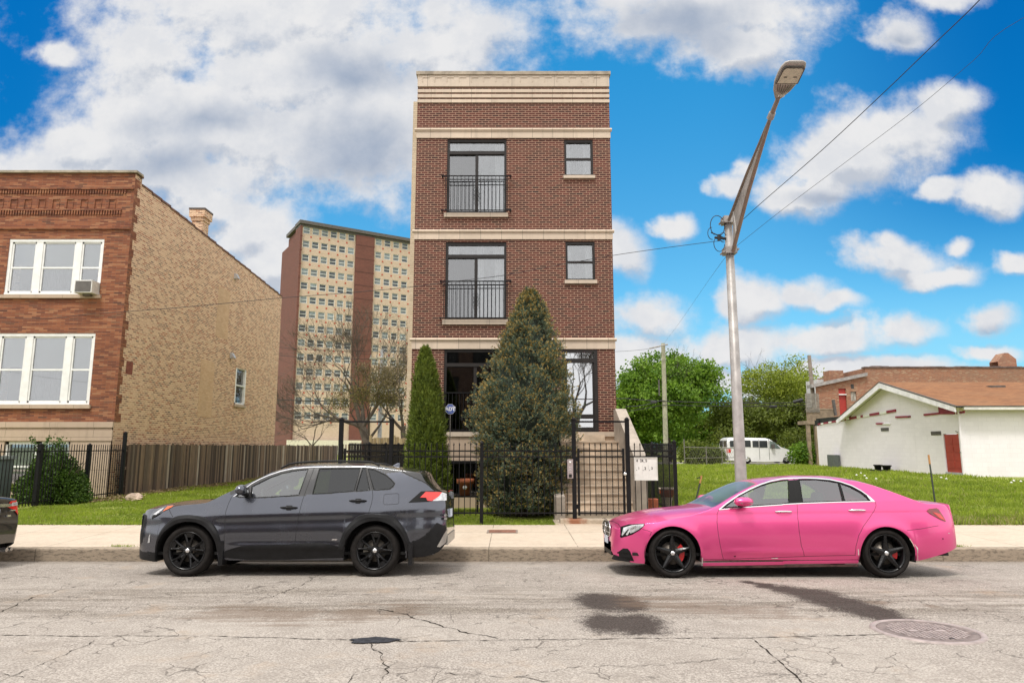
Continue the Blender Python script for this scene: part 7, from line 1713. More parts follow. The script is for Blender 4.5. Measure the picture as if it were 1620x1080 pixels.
# ------------------------------------------------------------------ alley poles, wires, van, chain-link
def alley():
    Y = 51.5; p = at(1049, 543, Y); z0 = .6
    t = thing('utility_pole', (p.x, Y, z0), 'greenish wooden utility pole with crossarm in front of the big green tree', 'utility pole', 'alley utility poles')
    xb = at(1053, 700, Y).x; m = MB(); m.tube([(xb, Y, z0-.3), (p.x, Y, p.z)], [.20, .15], 12); m.build('pole', M['wood_post'], t)
    a = at(1028, 551, Y-1.6); m = MB(); m.tube([(p.x+.3, Y-.15, p.z-.1), (a.x, a.y, a.z)], .055, 6); m.build('crossarm', M['galv'], t)
    m = MB(); q = at(1047, 615, Y); m.tube([(q.x-.22, Y-.1, q.z-.5), (q.x-.22, Y-.1, q.z+.7)], .06, 6); m.build('cable_box', M['cap_dark'], t)
    p2 = at(604.5, 553, 57); t = thing('utility_pole', (p2.x, 57, z0), 'pale grey utility pole with crossarm before the tan tower', 'utility pole', 'alley utility poles')
    m = MB(); m.tube([(p2.x, 57, z0-.3), (p2.x, 57, p2.z)], [.19, .13], 12); m.build('pole', simple('pale_grey_pole', (.44, .45, .47), .7, 0, .15, 3), t)
    z = at(604, 567, 57).z; m = MB(); m.wbox(p2.x-1.0, p2.x+1.1, 56.8, 56.92, z-.06, z+.06); m.build('crossarm', M['wood_post'], t); m = MB()
    for e in (-.9, -.4, .5, 1.0): m.tube([(p2.x+e, 56.86, z+.06), (p2.x+e, 56.86, z+.30)], .05, 6)
    m.build('insulator', M['galv'], t)
    p3a, p3b = at(1280, 562, 50), at(1288, 640, 50); t = thing('utility_pole', (p3b.x, 50, z0), 'leaning grey wooden pole beside the timber porch', 'utility pole', 'alley utility poles')
    m = MB(); m.tube([(p3b.x+(p3b.x-p3a.x)*.7, 50, .3), (p3a.x, 50, p3a.z)], [.17, .13], 10); m.build('pole', simple('grey_old_pole', (.24, .20, .17), .85, 0, .2, 5), t)
    g = 'alley wires'
    def w(pts, r, lb):
        m = MB(); P = [at(*q) for q in pts]; Q = []
        for i in range(len(P)-1):
            for k in range(8): s_ = k/8; q = P[i].lerp(P[i+1], s_); q.z -= .25*4*s_*(1-s_)*(P[i+1]-P[i]).length/25; Q.append(q)
        Q.append(P[-1]); m.tube(Q, r, 5); tag(m.build('overhead_wire', M['wire'], loc=P[0]), lb, 'wire', g)
    w([(605, 632, 57), (990, 630, 54), (1050, 634, 51.3), (1282, 636, 49.8)], .035, 'upper thick black alley cable passing the wooden utility pole')
    w([(605, 640, 57), (980, 652, 54), (1050, 640, 51.3), (1282, 640, 49.8)], .025, 'lower black alley cable passing the wooden utility pole')
    w([(440, 632, 58), (605, 633, 57)], .04, 'thick black alley cable left of the pale grey pole'); w([(440, 642, 58), (605, 640, 57)], .02, 'second black alley cable left of the pale grey pole')
    w([(440, 549, 60), (603, 556, 57), (660, 553, 58)], .02, 'thin high wire by the crossarm of the pale grey pole'); w([(440, 562, 60), (603, 568, 57)], .02, 'thin wire just below the crossarm of the pale grey pole'); w([(550, 626, 50), (603, 592, 57)], .02, 'slanting wire up to the pale grey pole')
    w([(970, 556, 54), (1030, 551, 50)], .012, 'thin wire at the top of the wooden utility pole'); w([(1048, 632, 51.3), (990, 643, 40)], .02, 'service wire from the wooden pole towards the brick building')
    for pa, pb, r, lb in (((1270, 632), (1255, 636), .12, 'largest black splice sleeve on the alley cables beside the timber porch'), ((1218, 643), (1228, 643), .10, 'small black splice sleeve on the alley cable between lamp and porch'), ((1038, 636), (1030, 636), .10, 'black splice sleeve on the alley cable just left of the wooden pole')):
        a, b = at(*pa, 49.7), at(*pb, 49.9); m = MB(); m.tube([a, b], r, 8); tag(m.build('cable_splice', M['wire'], loc=a), lb, 'cable splice', 'splice sleeves on the alley cables')
    # chain-link fence
    Yc = 47.5; x0, x1 = at(1082, 710, Yc).x, at(1143, 710, Yc).x; zt = at(1100, 707, Yc).z; zg = .6; gm = simple('dull_chain_link', (.17, .16, .14), .7, .2)
    t = thing('chain_link_fence', ((x0+x1)/2, Yc, zg), 'chain-link fence with leaning posts beside the white van', 'fence')
    m = MB(); m.tube([(x0, Yc, zt), (x1+1, Yc, zt-.08)], .03, 6); m.tube([(x0, Yc, zg+.5), (x1+1, Yc, zg+.55)], .022, 6); m.build('rail', gm, t)
    for px, py in ((1082, 694), (1117, 706), (1142, 708)): q = at(px, py, Yc); m = MB(); m.tube([(q.x, Yc, zg-.1), (q.x, Yc, q.z)], .04, 6); m.build('post', gm, t)
    m = MB(); s_ = .16; k = 0; L = x1+1-x0
    while k*s_ < L: 
        x = x0+k*s_; h = zt-zg
        m.add([(x, Yc, zg), (x+h*.5, Yc, zt-.05), (x+h*.5+.012, Yc, zt-.05), (x+.012, Yc, zg)], [(0, 1, 2, 3)]); m.add([(x+h*.5, Yc+.01, zg), (x, Yc+.01, zt-.05), (x+.012, Yc+.01, zt-.05), (x+h*.5+.012, Yc+.01, zg)], [(0, 1, 2, 3)]); k += 1
    m.build('wire_mesh', gm, t)
    # van
    Yv = 50.6; L = at(1262, 730, Yv).x-at(1152, 730, Yv).x; xv = at(1152, 730, Yv).x; zg = at(1200, 733, Yv).z; t = thing('white_van', (xv+L/2, Yv+1, zg), 'white passenger van with dark windows parked in the alley', 'van')
    fr = Frame((xv, Yv, zg), (1, 0, 0), (0, -1, 0)); k = L/110; P = lambda px, py: (max(0, px-1152)*k, (733-py)*k)
    side = [P(1152, 721), P(1152, 699), P(1153.5, 694), P(1158, 692), P(1215, 693), P(1222, 695), P(1239, 708), P(1256, 713), P(1261, 719), P(1261, 728), P(1256, 730), P(1251.5, 730), P(1250, 724), P(1245, 722), P(1240, 724), P(1238, 730), P(1189, 730), P(1187, 724), P(1182, 722), P(1177, 724), P(1175, 729), P(1153.5, 728)]
    wp = simple('van_white', (.72, .72, .71), .3, 0, .05, 2, 0, 60, .5)
    m = MB(); n0, n1 = 0, -2.0; kk = len(side); V = []
    for n_, ins in ((-.22, 1), (0, 0), (0, 0), (-.2, 1)): pass
    def ring(n_, s_): return [fr.p(u, z if z < 1.3 else z-(0 if s_ == 0 else .10), n_) for u, z in side]
    R_ = [ring(-.28, 0), ring(-.12, 1), ring(-.0, 1)]
    def inset(n_, top): return [fr.p(u, z, n_) if z < 1.2 else fr.p(u, z-top, n_) for u, z in side]
    rings = [inset(-.0, .22), inset(-.10, .06), inset(-.25, 0), inset(-1.75, 0), inset(-1.9, .06), inset(-2.0, .22)]
    V = [p for r_ in rings for p in r_]; Fc = [(a*kk+i, a*kk+(i+1) % kk, (a+1)*kk+(i+1) % kk, (a+1)*kk+i) for a in range(5) for i in range(kk)]+[tuple(range(kk)), tuple(range(5*kk, 6*kk))[::-1]]
    m.add(V, Fc); m.build('body', wp, t)
    dk = simple('van_glass', (.03, .035, .04), .12, 0, .3, 2)
    for a, b, c_, d in ((1156, 1171, 697, 707), (1176, 1189, 696.5, 707), (1192, 1201.5, 697, 707.5), (1203, 1215.5, 697, 708)):
        m = MB(fr); (u0, z1), (u1, z0) = P(a, c_), P(b, d); m.prism([(u0, z0), (u1, z0), (u1, z1), (u0, z1)], .005, .02, 0, fr); m.build('side_window', dk, t)
    m = MB(fr); m.prism([P(1219, 709), P(1236, 709.5), P(1228, 700), P(1219, 697)], .005, .02, 0, fr); m.build('cab_window', simple('van_cab_glass', (.16, .20, .19), .12, 0, .3, 2), t)
    m = MB(); m.wbox(xv-.02, xv+.01, Yv+.15, Yv+.9, zg+P(0, 707)[1], zg+P(0, 697)[1]); m.wbox(xv-.02, xv+.01, Yv+1.05, Yv+1.8, zg+P(0, 707)[1], zg+P(0, 697)[1]); m.build('rear_window', dk, t)
    m = MB(fr); m.prism([P(1153, 716), P(1157, 716), P(1157, 710), P(1153, 710)], .002, .02, 0, fr); m.wbox(xv-.03, xv+.01, Yv+.02, Yv+.14, zg+P(0, 716)[1], zg+P(0, 710)[1]); m.build('tail_light', M['red_lens'], t)
    m = MB(); m.wbox(xv-.12, xv+.15, Yv+.02, Yv+1.98, zg+.35, zg+.60); m.build('rear_bumper', simple('bumper_steel', (.14, .14, .12), .5, .3), t)
    for u in (1202, 1217.5): m = MB(fr); (a, z1), (_, z0) = P(u, 695), P(u, 727); m.box(a, a+.03, z0, z1, -.0, .006); m.build('door_gap', M['cap_dark'], t)
    m = MB(); q = P(1221, 706); m.wbox(xv+q[0], xv+q[0]+.2, Yv-.25, Yv-.02, zg+q[1]-.15, zg+q[1]+.15); m.build('door_mirror', M['cap_dark'], t)
    m = MB(); q = P(1258, 718); m.wbox(xv+q[0]-.1, xv+q[0]+.12, Yv-.01, Yv+.3, zg+q[1]-.12, zg+q[1]+.12); m.build('headlight', M['clear_lens'], t)
    for u in (1182, 1245):
        for yy in (Yv+.02, Yv+1.8):
            c = Vector((xv+P(u, 0)[0], yy, zg+.37)); m = MB(); m.lathe(c, [(.2, .02), (.34, .0), (.37, .05), (.37, .18), (.2, .2)], 24, 'y'); wt = m.build('wheel', M['tyre'], t); m = MB(); m.lathe(c, [(.21, .02), (.15, .04), (.06, -.01), (.001, -.01)], 16, 'y'); m.build('hub', M['silver'], wt)
alley()
# ------------------------------------------------------------------ small things in the front yard
def yard():
    Y = 18.0; p = at(736, 786, Y); zt, zb = at(736, 757, Y).z, at(736, 783, Y).z; r = 13.5/1080*Y; terra = simple('terracotta', (.36, .11, .045), .8, 0, .15, 8)
    t = thing('terracotta_pot', (p.x, Y, zb), 'terracotta flower pot with white round tag on a low black stand', 'flower pot')
    m = MB(); m.lathe((p.x, Y, zb), [(.001, 0), (r*.62, 0), (r*.80, (zt-zb)*.70), (r, (zt-zb)*.72), (r*1.02, zt-zb), (r*.9, zt-zb), (r*.85, (zt-zb)*.85), (.001, (zt-zb)*.83)], 28); m.build('pot', terra, t)
    m = MB(); m.lathe((p.x+.0, Y-r*.80, zb+(zt-zb)*.5), [(.055, 0), (.055, -.012), (.001, -.014)], 16, 'y'); m.build('tag', M['white_frame'], t)
    g0 = gz(p.x, Y); t = thing('plant_stand', (p.x, Y, g0), 'low black metal bench under the terracotta pot', 'bench'); m = MB(); m.wbox(p.x-.36, p.x+.36, Y-.2, Y+.2, zb-.04, zb-.001); m.build('seat', M['iron'], t)
    for e in (-.32, .32): m = MB(); m.wbox(p.x+e-.02, p.x+e+.02, Y-.18, Y+.18, g0, zb-.04); m.build('leg', M['iron'], t)
    # small red flower by the fence
    q = at(713, 776, 16.6); t = thing('flower', (q.x, 16.6, .2), 'single dark red bloom on a thin stem by the iron fence', 'flower'); m = MB(); m.tube([(q.x, 16.6, .2), (q.x+.02, 16.6, q.z)], .006, 5); m.build('stem', simple('stem_green', (.06, .10, .03), .7), t)
    m = MB(); rd = simple('flower_red', (.20, .03, .03), .7)
    for k in range(10): a = 2*pi*k/10; c = Vector((q.x+.02, 16.6, q.z)); m.add([c, c+Vector((.05*cos(a-.25), .05*sin(a-.25), .02)), c+Vector((.07*cos(a), .07*sin(a), .0)), c+Vector((.05*cos(a+.25), .05*sin(a+.25), .02))], [(0, 1, 2, 3)])
    m.build('petals', rd, t)
    # glazed planter right of the steps, inside the fence
    Y = 17.3; q = at(1055, 784, Y); zb = at(1055, 797, Y).z; g0 = gz(q.x, Y); zt = at(1055, 771, Y).z; zm = at(1055, 785.5, Y).z; r = 12.3/1080*Y
    t = thing('glazed_planter', (q.x, Y, g0), 'red-brown glazed planter with cream rim on a cream foot by the side fence', 'flower pot')
    m = MB(); m.lathe((q.x, Y, zm), [(r*.75, 0), (r*.97, (zt-zm)*.45), (r*.95, (zt-zm)*.8)], 28); m.lathe((q.x, Y, zm), [(.001, 0), (r*.75, 0)], 28); m.build('bowl', simple('red_glaze', (.30, .06, .02), .2, 0, .35, 12, 0, 60, .6), t)
    m = MB(); m.lathe((q.x, Y, zm), [(r*.95, (zt-zm)*.8), (r*1.03, (zt-zm)*.84), (r*1.03, zt-zm), (r*.9, zt-zm), (r*.85, (zt-zm)*.9), (.001, (zt-zm)*.88)], 28); m.lathe((q.x, Y, 0), [(r*.62, g0+.12), (r*.66, zm-.1), (r*.8, zm-.002)], 28); m.lathe((q.x, Y, g0), [(r*.95, 0), (r*.95, .12), (r*.6, .125)], 28); m.build('foot', simple('cream_glaze', (.62, .52, .42), .4, 0, .1, 8), t)
    q = at(1031, 795, 17.0); t = thing('brick_block', (q.x, 17.0, .2), 'red clay block lying in the yard beside the glazed planter', 'clay block'); m = MB(); m.wbox(q.x-.16, q.x+.15, 16.85, 17.15, gz(q.x, 17)-.02, q.z+.10); m.build('block', simple('red_clay', (.30, .08, .04), .85, 0, .2, 12), t, bevel=.012)
    # rock by the wooden fence
    q = at(214, 779, 22.0); me = MB(); t = None; m = MB(); N = 14; V = []
    for i in range(1, 7):
        ph = pi*i/7
        for k in range(N):
            a = 2*pi*k/N; rr = 1+.18*sin(3*a+ph*2)+.12*sin(5*a+1.3*i); V.append((q.x+.26*rr*sin(ph)*cos(a), 22+.2*rr*sin(ph)*sin(a), .28+.15*cos(ph)*(1+.2*sin(2*a))))
    V.append((q.x, 22, .44)); V.append((q.x, 22, .13)); m.add(V, [(i*N+k, (i+1)*N+k, (i+1)*N+(k+1) % N, i*N+(k+1) % N) for i in range(5) for k in range(N)]+[(len(V)-2, k, (k+1) % N) for k in range(N)])
    tag(m.build('rock', simple('pale_rock', (.42, .32, .25), .9, 0, .25, 6, .8, 12), loc=(q.x, 22, .2)), 'pale pinkish rock on the grass beside the wooden fence', 'rock')
    # stakes in the vacant lot
    def stake(pa, pb, Y, lb, top):
        a, b = at(*pa, Y), at(*pb, Y); c = b+(a-b)*top; t = thing('garden_stake', (b.x, Y, b.z), lb, 'stake'); m = MB(); m.tube([b-(a-b)*.1, c], .020, 6); m.build('shaft', simple('green_steel', (.035, .045, .035), .6), t); m = MB(); m.tube([c, a], .024, 6); m.build('tip', simple('rusty_tip', (.42, .22, .08), .7), t); return t
    stake((1469, 719), (1480, 800), 14.6+1.1, 'green steel post with tan tip leaning in the grass behind the pink car boot', .82)
    t = stake((1110, 752), (1099, 800), 16.2, 'short dark tool handle with orange tip leaning near the iron fence corner', .75)
    a = at(1106, 758, 16.2); m = MB(); m.tube([a+Vector((-.05, 0, .02)), a+Vector((.02, 0, .05)), a+Vector((.03, 0, -.02))], .014, 6); m.build('grip', M['clad'], t)
    # satellite bits, litter
    q = atroad(1546, 885); m = MB(); m.add([(q.x-.04, q.y-.03, q.z+.003), (q.x+.05, q.y-.02, q.z+.03), (q.x+.03, q.y+.04, q.z+.015), (q.x-.03, q.y+.03, q.z+.04)], [(0, 1, 2, 3)]); tag(m.build('litter', M['white_frame'], loc=(q.x, q.y, q.z)), 'crumpled white scrap of paper by the right-hand kerb', 'litter')
    # utility meter box and pipe on left house side, satellite hardware behind wooden fence are too small to matter
    q = at(2, 726, 20.5); t = thing('mail_bin', (q.x-.4, 20.5, .2), 'grey-green bin standing behind the fence at the far left', 'bin'); m = MB(); m.wbox(q.x-.9, q.x+.10, 20.2, 20.9, .2, q.z); m.build('bin_body', simple('bin_grey', (.10, .13, .13), .6), t); m = MB(); m.wbox(q.x-.95, q.x+.15, 20.15, 20.95, q.z, q.z+.1); m.build('lid', simple('bin_lid', (.26, .30, .30), .5), t)
yard()
# ------------------------------------------------------------------ plants
def unit(v): return v/np.maximum(np.linalg.norm(v, axis=-1, keepdims=True), 1e-9)
def cards(c, d, w, l, side=None, taper=.5):
    """leaf-like quads: centre base c, direction d, width w, length l"""
    n = len(c); r = rng.normal(size=(n, 3)) if side is None else side; s = unit(np.cross(d, r)); w = np.reshape(w, (-1, 1)); l = np.reshape(l, (-1, 1))
    return np.stack([c-s*w*.5*taper, c+d*l*.55-s*w*.5, c+d*l, c+d*l*.55+s*w*.5], 1)
def prof(pts): p = np.array(pts); return lambda t: np.interp(t, p[:, 0], p[:, 1])
def spruce():
    Y = 17.25; c0 = at(826, 800, Y); H = at(836, 459, Y).z-.25; x, y = c0.x, Y; zb = .25
    t = thing('blue_spruce', (x, y, zb), 'dense blue-green spruce with golden tips in front of the brick building', 'tree')
    R_ = prof([(0, .85), (.05, .98), (.12, 1.06), (.235, 1.20), (.35, 1.30), (.46, 1.30), (.55, 1.12), (.62, 1.0), (.70, .84), (.76, .72), (.82, .60), (.87, .46), (.91, .34), (.955, .19), (1, .03)])
    lean = (at(838, 460, Y).x-x)
    m = MB(); m.tube([(x, y, .1), (x+lean*.5, y, zb+H*.5), (x+lean, y, zb+H*.97)], [.12, .07, .01], 8); m.build('trunk', simple('spruce_bark', (.07, .05, .04), .9), t)
    nb = 1000; tt = 1-np.sqrt(rng.random(nb)*.985+.0005); tt = np.concatenate([tt, rng.random(130)*.35+.65, rng.random(60)*.12+.86]); nb = len(tt); az = rng.random(nb)*2*pi
    lump = 1+.11*np.sin(az*3+tt*9)+.10*np.sin(az*7-tt*23)+.06*np.sin(az*13+tt*41)+rng.normal(0, .06, nb); Rb = R_(tt)*lump*.93
    # tufts along each branch's outer half
    K = 15; q = .42+.60*rng.random((nb, K))**.6; spread = rng.normal(0, .085, (nb, K))*(.4+tt[:, None]*0+R_(tt)[:, None]); zz = rng.normal(0, .055, (nb, K))
    a = az[:, None]; rr = Rb[:, None]*q; px = x+lean*tt[:, None]+rr*np.cos(a)-spread*np.sin(a); py = y+rr*np.sin(a)+spread*np.cos(a); pz = zb+.05+tt[:, None]*H-.10+rr*.18*(1-tt[:, None])+zz
    P = np.stack([px, py, pz], -1).reshape(-1, 3); out = np.stack([np.cos(a)+0*q, np.sin(a)+0*q, .55+.8*tt[:, None]+0*q], -1).reshape(-1, 3)
    D = unit(out+rng.normal(0, .35, out.shape)); n = len(P)
    top = P[:, 2] > zb+H*1.0; P[top, 2] = zb+H*.98
    # each tuft: a spray of needles round a short stem
    NN = 13; s = rng.random((n, NN)); base = P[:, None, :]+D[:, None, :]*(s[..., None]*.11)
    nd = unit(D[:, None, :]*.75+unit(rng.normal(size=(n, NN, 3)))*.95); Q = cards(base.reshape(-1, 3), nd.reshape(-1, 3), np.full(n*NN, .0135), rng.uniform(.035, .055, n*NN), taper=.7)
    r1 = np.repeat(rng.random(n), NN)*.7+rng.random(n*NN)*.3
    ne = leafmat('spruce_needles', (.060, .105, .070), (.21, .27, .185), .12, .7); tip = leafmat('spruce_golden_tips', (.30, .20, .06), (.46, .33, .12), .15, .7); st = leafmat('spruce_stem', (.10, .08, .05), (.14, .11, .06), 0)
    # golden buds at the tips
    sel = (q.reshape(-1) > .72) & (rng.random(n) < .7); B = P[sel]+D[sel]*.12; nbud = len(B); up = unit(D[sel]+rng.normal(0, .25, (nbud, 3)))
    Q2 = np.concatenate([cards(B-up*.02+rng.normal(0, .010, B.shape), unit(up+rng.normal(0, .3, up.shape)), np.full(nbud, .027), np.full(nbud, .055), taper=.8) for _ in range(3)])
    Q3 = cards(P-D*.05, D, np.full(n, .012), np.full(n, .17))
    QQ = np.concatenate([Q, Q3, Q2]); mi = np.concatenate([np.zeros(len(Q)), np.full(len(Q3), 2), np.ones(len(Q2))]).astype(int); rn = np.concatenate([r1, rng.random(len(Q3)), rng.random(len(Q2))])
    quads('crown', QQ, [ne, tip, st], mi, t, rnd=rn)
    # dark inner mass so the far side does not show through
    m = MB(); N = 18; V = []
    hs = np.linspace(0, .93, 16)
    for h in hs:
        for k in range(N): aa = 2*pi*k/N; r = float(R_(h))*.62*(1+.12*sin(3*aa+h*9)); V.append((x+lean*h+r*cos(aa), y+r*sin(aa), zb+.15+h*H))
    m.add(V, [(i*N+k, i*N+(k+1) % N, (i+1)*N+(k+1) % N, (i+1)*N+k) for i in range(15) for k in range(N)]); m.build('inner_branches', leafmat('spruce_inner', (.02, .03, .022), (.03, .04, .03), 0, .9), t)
spruce()
def arborvitae():
    Y = 16.9; x = at(679, 700, Y).x; zb = .22; H = at(673, 557, Y).z-zb; lean = at(673, 560, Y).x-x
    t = thing('arborvitae', (x, Y, zb), 'tall narrow dark green arborvitae beside the side gate', 'tree')
    R_ = prof([(0, .44), (.1, .50), (.25, .51), (.4, .46), (.55, .40), (.68, .34), (.8, .27), (.9, .17), (1, .01)])
    m = MB(); m.tube([(x, Y, .1), (x+lean, Y, zb+H*.9)], [.06, .01], 6); m.build('trunk', simple('arbor_bark', (.10, .06, .04), .9), t)
    n = 15000; tt = rng.random(n)**1.15; az = rng.random(n)*2*pi; q = .66+.38*rng.random(n)**.7
    r = .92*R_(tt)*q*(1+.09*np.sin(az*5+tt*11)+.09*np.sin(az*11-tt*43)+.06*np.sin(tt*70+az*4))
    P = np.stack([x+lean*tt+r*np.cos(az), Y+r*np.sin(az), zb+tt*H+rng.normal(0, .03, n)], -1)
    D = unit(np.stack([np.cos(az)*.55, np.sin(az)*.55, np.ones(n)*1.0], -1)+rng.normal(0, .28, (n, 3)))
    sd = np.stack([np.cos(az), np.sin(az), 0*az], -1)+rng.normal(0, .5, (n, 3))
    Q = []; rn = []; base = rng.random(n)
    for k in range(6):
        dd = unit(D+rng.normal(0, .38, D.shape)); Q.append(cards(P+D*.022*k, dd, np.full(n, .018), rng.uniform(.05, .085, n), side=sd)); rn.append(base*.6+rng.random(n)*.4)
    quads('crown', np.concatenate(Q), [leafmat('arbor_leaf', (.030, .060, .010), (.25, .31, .045), .15, .6)], None, t, rnd=np.concatenate(rn))
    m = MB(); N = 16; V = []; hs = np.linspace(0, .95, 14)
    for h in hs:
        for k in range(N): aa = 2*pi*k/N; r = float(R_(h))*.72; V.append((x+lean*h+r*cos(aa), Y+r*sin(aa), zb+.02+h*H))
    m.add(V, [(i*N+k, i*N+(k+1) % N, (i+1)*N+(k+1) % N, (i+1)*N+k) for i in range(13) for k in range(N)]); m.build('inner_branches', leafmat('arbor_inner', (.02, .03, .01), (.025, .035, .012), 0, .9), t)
arborvitae()
def limbs(m, p, d, L, r, depth, tips, spread=.55, n=(2, 3), up=.15, shrink=.72, segs=3, minr=.006, wob=.12):
    P = [Vector(p)]; dd = Vector(d).normalized()
    for k in range(segs):
        dd = (dd+Vector((random.gauss(0, wob), random.gauss(0, wob), random.gauss(0, wob)+up*.3))).normalized(); P.append(P[-1]+dd*(L/segs))
    rs = [max(minr, r*(1-.35*k/segs)) for k in range(segs+1)]; m.tube(P, rs, 6 if depth > 2 else 3, cap=False)
    tips.append((P[-1], dd, depth))
    if depth <= 0: return
    for k in range(random.randint(*n)):
        ax = Vector((random.gauss(0, 1), random.gauss(0, 1), random.gauss(0, .6))); nd = (dd+ax.normalized()*spread*random.uniform(.7, 1.3)+Vector((0, 0, up))).normalized()
        limbs(m, P[-1] if k < 2 else P[-2], nd, L*shrink*random.uniform(.8, 1.15), rs[-1]*.72, depth-1, tips, spread, n, up, shrink, segs, minr, wob)
def leafy(name, lb, base, H, crown_c, crown_r, nclu, leaf, mats, trunk_r=.25, per=60, clump=.55, group=None, seed=1, hollow=.35, depth=4, lumps=9, ztrunk=None):
    """tree: limbs plus leaf clusters gathered in lumps through an ellipsoidal crown"""
    random.seed(seed); g = np.random.default_rng(seed); t = thing(name, base, lb, 'tree', group)
    m = MB(); tips = []; cc = Vector(crown_c); b = Vector(base)
    fork = b.lerp(Vector((b.x, b.y, cc.z-crown_r[2]*.45)), .9)
    m.tube([b-Vector((0, 0, .3)), b.lerp(fork, .5)+Vector((.05, 0, 0)), fork], [trunk_r*1.2, trunk_r, trunk_r*.85], 10)
    for k in range(6): a = 2*pi*k/6+random.random(); limbs(m, fork, (cos(a)*.7, sin(a)*.7, 1), H*.20, trunk_r*.5, depth, tips, .6, (2, 3), .1, .78)
    m.build('trunk', simple('bark_'+name, (.075, .06, .045), .9, 0, .3, 3), t)
    cr = np.array(crown_r); L = unit(g.normal(size=(lumps, 3))); L[:, 2] = np.abs(L[:, 2])*1.1-.35; lc = L*cr*.62
    n = nclu; which = g.integers(0, lumps+2, n); dirs = unit(g.normal(size=(n, 3))); rad = (hollow+(1-hollow)*g.random(n)**.5)
    P = np.where((which < lumps)[:, None], lc[np.minimum(which, lumps-1)]+dirs*cr*.46*rad[:, None]*g.uniform(.8, 1.15, (n, 1)), dirs*cr*rad[:, None]*.9)
    P = P+np.array(cc); nrm = unit(P-np.array(cc))
    K = per; C = P[:, None, :]+g.normal(0, clump, (n, K, 3))*np.array([1, 1, .45]); D = unit(nrm[:, None, :]*.4+g.normal(size=(n, K, 3))*.8+np.array([0, 0, -.15])); lf = g.uniform(.7, 1.25, n*K)*leaf
    Q = cards(C.reshape(-1, 3), D.reshape(-1, 3), lf*.8, lf); rn = np.clip(np.repeat(g.random(n), K)*.65+g.random(n*K)*.35, 0, 1)
    quads('crown', Q, mats, None, t, rnd=rn); return t
random.seed(3)
gm = leafmat('maple_leaf', (.06, .15, .010), (.25, .38, .05), .35); ym = leafmat('spring_leaf', (.14, .19, .02), (.36, .40, .06), .35); om = leafmat('olive_leaf', (.07, .10, .015), (.20, .24, .04), .3)
def trees():
    Y = 60; c = at(1063, 630, Y); leafy('maple_tree', 'big bright green maple tree behind the wooden utility pole', (at(1055, 700, Y).x, Y, .5), 11, (c.x, Y, c.z+.3), (5.0, 4.2, 4.4), 820, .24, [gm], .3, 62, .42, seed=5, lumps=16)
    Y = 66; c = at(1232, 628, Y); leafy('locust_tree', 'airy yellow-green tree behind the white van', (at(1225, 700, Y).x, Y, .5), 9, (c.x, Y, c.z+.9), (4.4, 4, 3.4), 260, .20, [ym], .22, 45, .45, seed=8, lumps=9, hollow=.5)
    Y = 62; c = at(1190, 668, Y); leafy('shade_tree', 'low olive-green tree between the maple and the yellow-green tree', (c.x, Y, .5), 6, (c.x, Y, c.z+.3), (4.0, 3, 2.5), 300, .22, [om], .18, 50, .45, seed=12)
    c = at(1255, 672, Y); leafy('shade_tree', 'olive-green tree beside the timber porch', (c.x, Y, .5), 6, (c.x, Y, c.z+.2), (2.7, 3, 2.9), 240, .20, [om], .16, 50, .4, seed=15)
    c = at(1280, 640, 72); leafy('shade_tree', 'yellow-green tree behind the leaning pole', (c.x, 72, .5), 8, (c.x, 72, c.z), (3.0, 3, 3.4), 200, .2, [ym], .16, 45, .45, seed=16, hollow=.5)
    c = at(985, 660, 63); leafy('shade_tree', 'green tree at the edge of the brick building behind the maple', (c.x, 63, .5), 7, (c.x, 63, c.z), (2.4, 2.5, 3.5), 180, .22, [gm], .16, 50, .4, seed=17)
    for k, (px, r, zc, lb) in enumerate(((975, 4.2, 3.6, 'dark green background tree low behind the maple, nearest the brick building'), (1060, 5.2, 3.4, 'dark green background tree low behind the trunk of the maple'), (1145, 5.0, 3.6, 'dark olive background tree right behind the street lamp'), (1225, 5.0, 3.8, 'dark olive background tree low behind the yellow-green tree'), (1300, 5.0, 4.0, 'olive background tree low behind the timber porch'))):
        c = at(px, 690, 78); leafy('background_tree', lb, (c.x, 78, .4), 6, (c.x, 78, zc), (r*1.15, 3, zc), 300, .30, [om if k > 1 else gm], .2, 42, .5, 'low trees beyond the alley', seed=70+k, hollow=.3, depth=2)
    # scrub along the alley fence
    for i, (px, Y, r, lb) in enumerate(((1098, 49.5, 1.0, 'small green shrub by the chain-link fence'), (1125, 49.8, .8, 'low brown-green scrub against the chain-link fence near the van'), (1272, 48.6, .9, 'dark green scrub under the timber porch'), (1268, 56.5, 1.6, 'tall green shrub behind the van bonnet'), (1160, 57.5, 1.8, 'green shrub over the roof of the white van'))):
        c = at(px, 722, Y); g = np.random.default_rng(40+i); n = 2600; P = np.array([c.x, Y, .6+r*.8])+unit(g.normal(size=(n, 3)))*np.array([r*1.3, r*.8, r])*g.random((n, 1))**.45
        t = thing('shrub', (c.x, Y, .55), lb, 'shrub', 'scrub by the alley'); quads('foliage', cards(P, unit(g.normal(size=(n, 3))), np.full(n, .12), np.full(n, .16)), [om if i != 2 else gm], None, t)
        m = MB(); 
        for k in range(8): m.tube([(c.x, Y, .4), (c.x+random.uniform(-r, r), Y+random.uniform(-.4, .4), .6+r*1.4)], [.03, .008], 4)
        m.build('stem', M['wood_post'], t)
    # bush by the orange house
    Y = 20.9; c = at(88, 740, Y); g = np.random.default_rng(77); n = 17000; t = thing('leafy_bush', (c.x, Y, .2), 'dense dark green bush behind the iron fence at the orange brick house', 'bush')
    d = unit(g.normal(size=(n, 3))); d[:, 2] = np.abs(d[:, 2]); P = np.array([c.x, Y, .25])+d*np.array([.9, .8, 1.25])*(.55+.5*g.random((n, 1))**.6)*(1+.13*np.sin(d[:, :1]*9+d[:, 2:]*7))
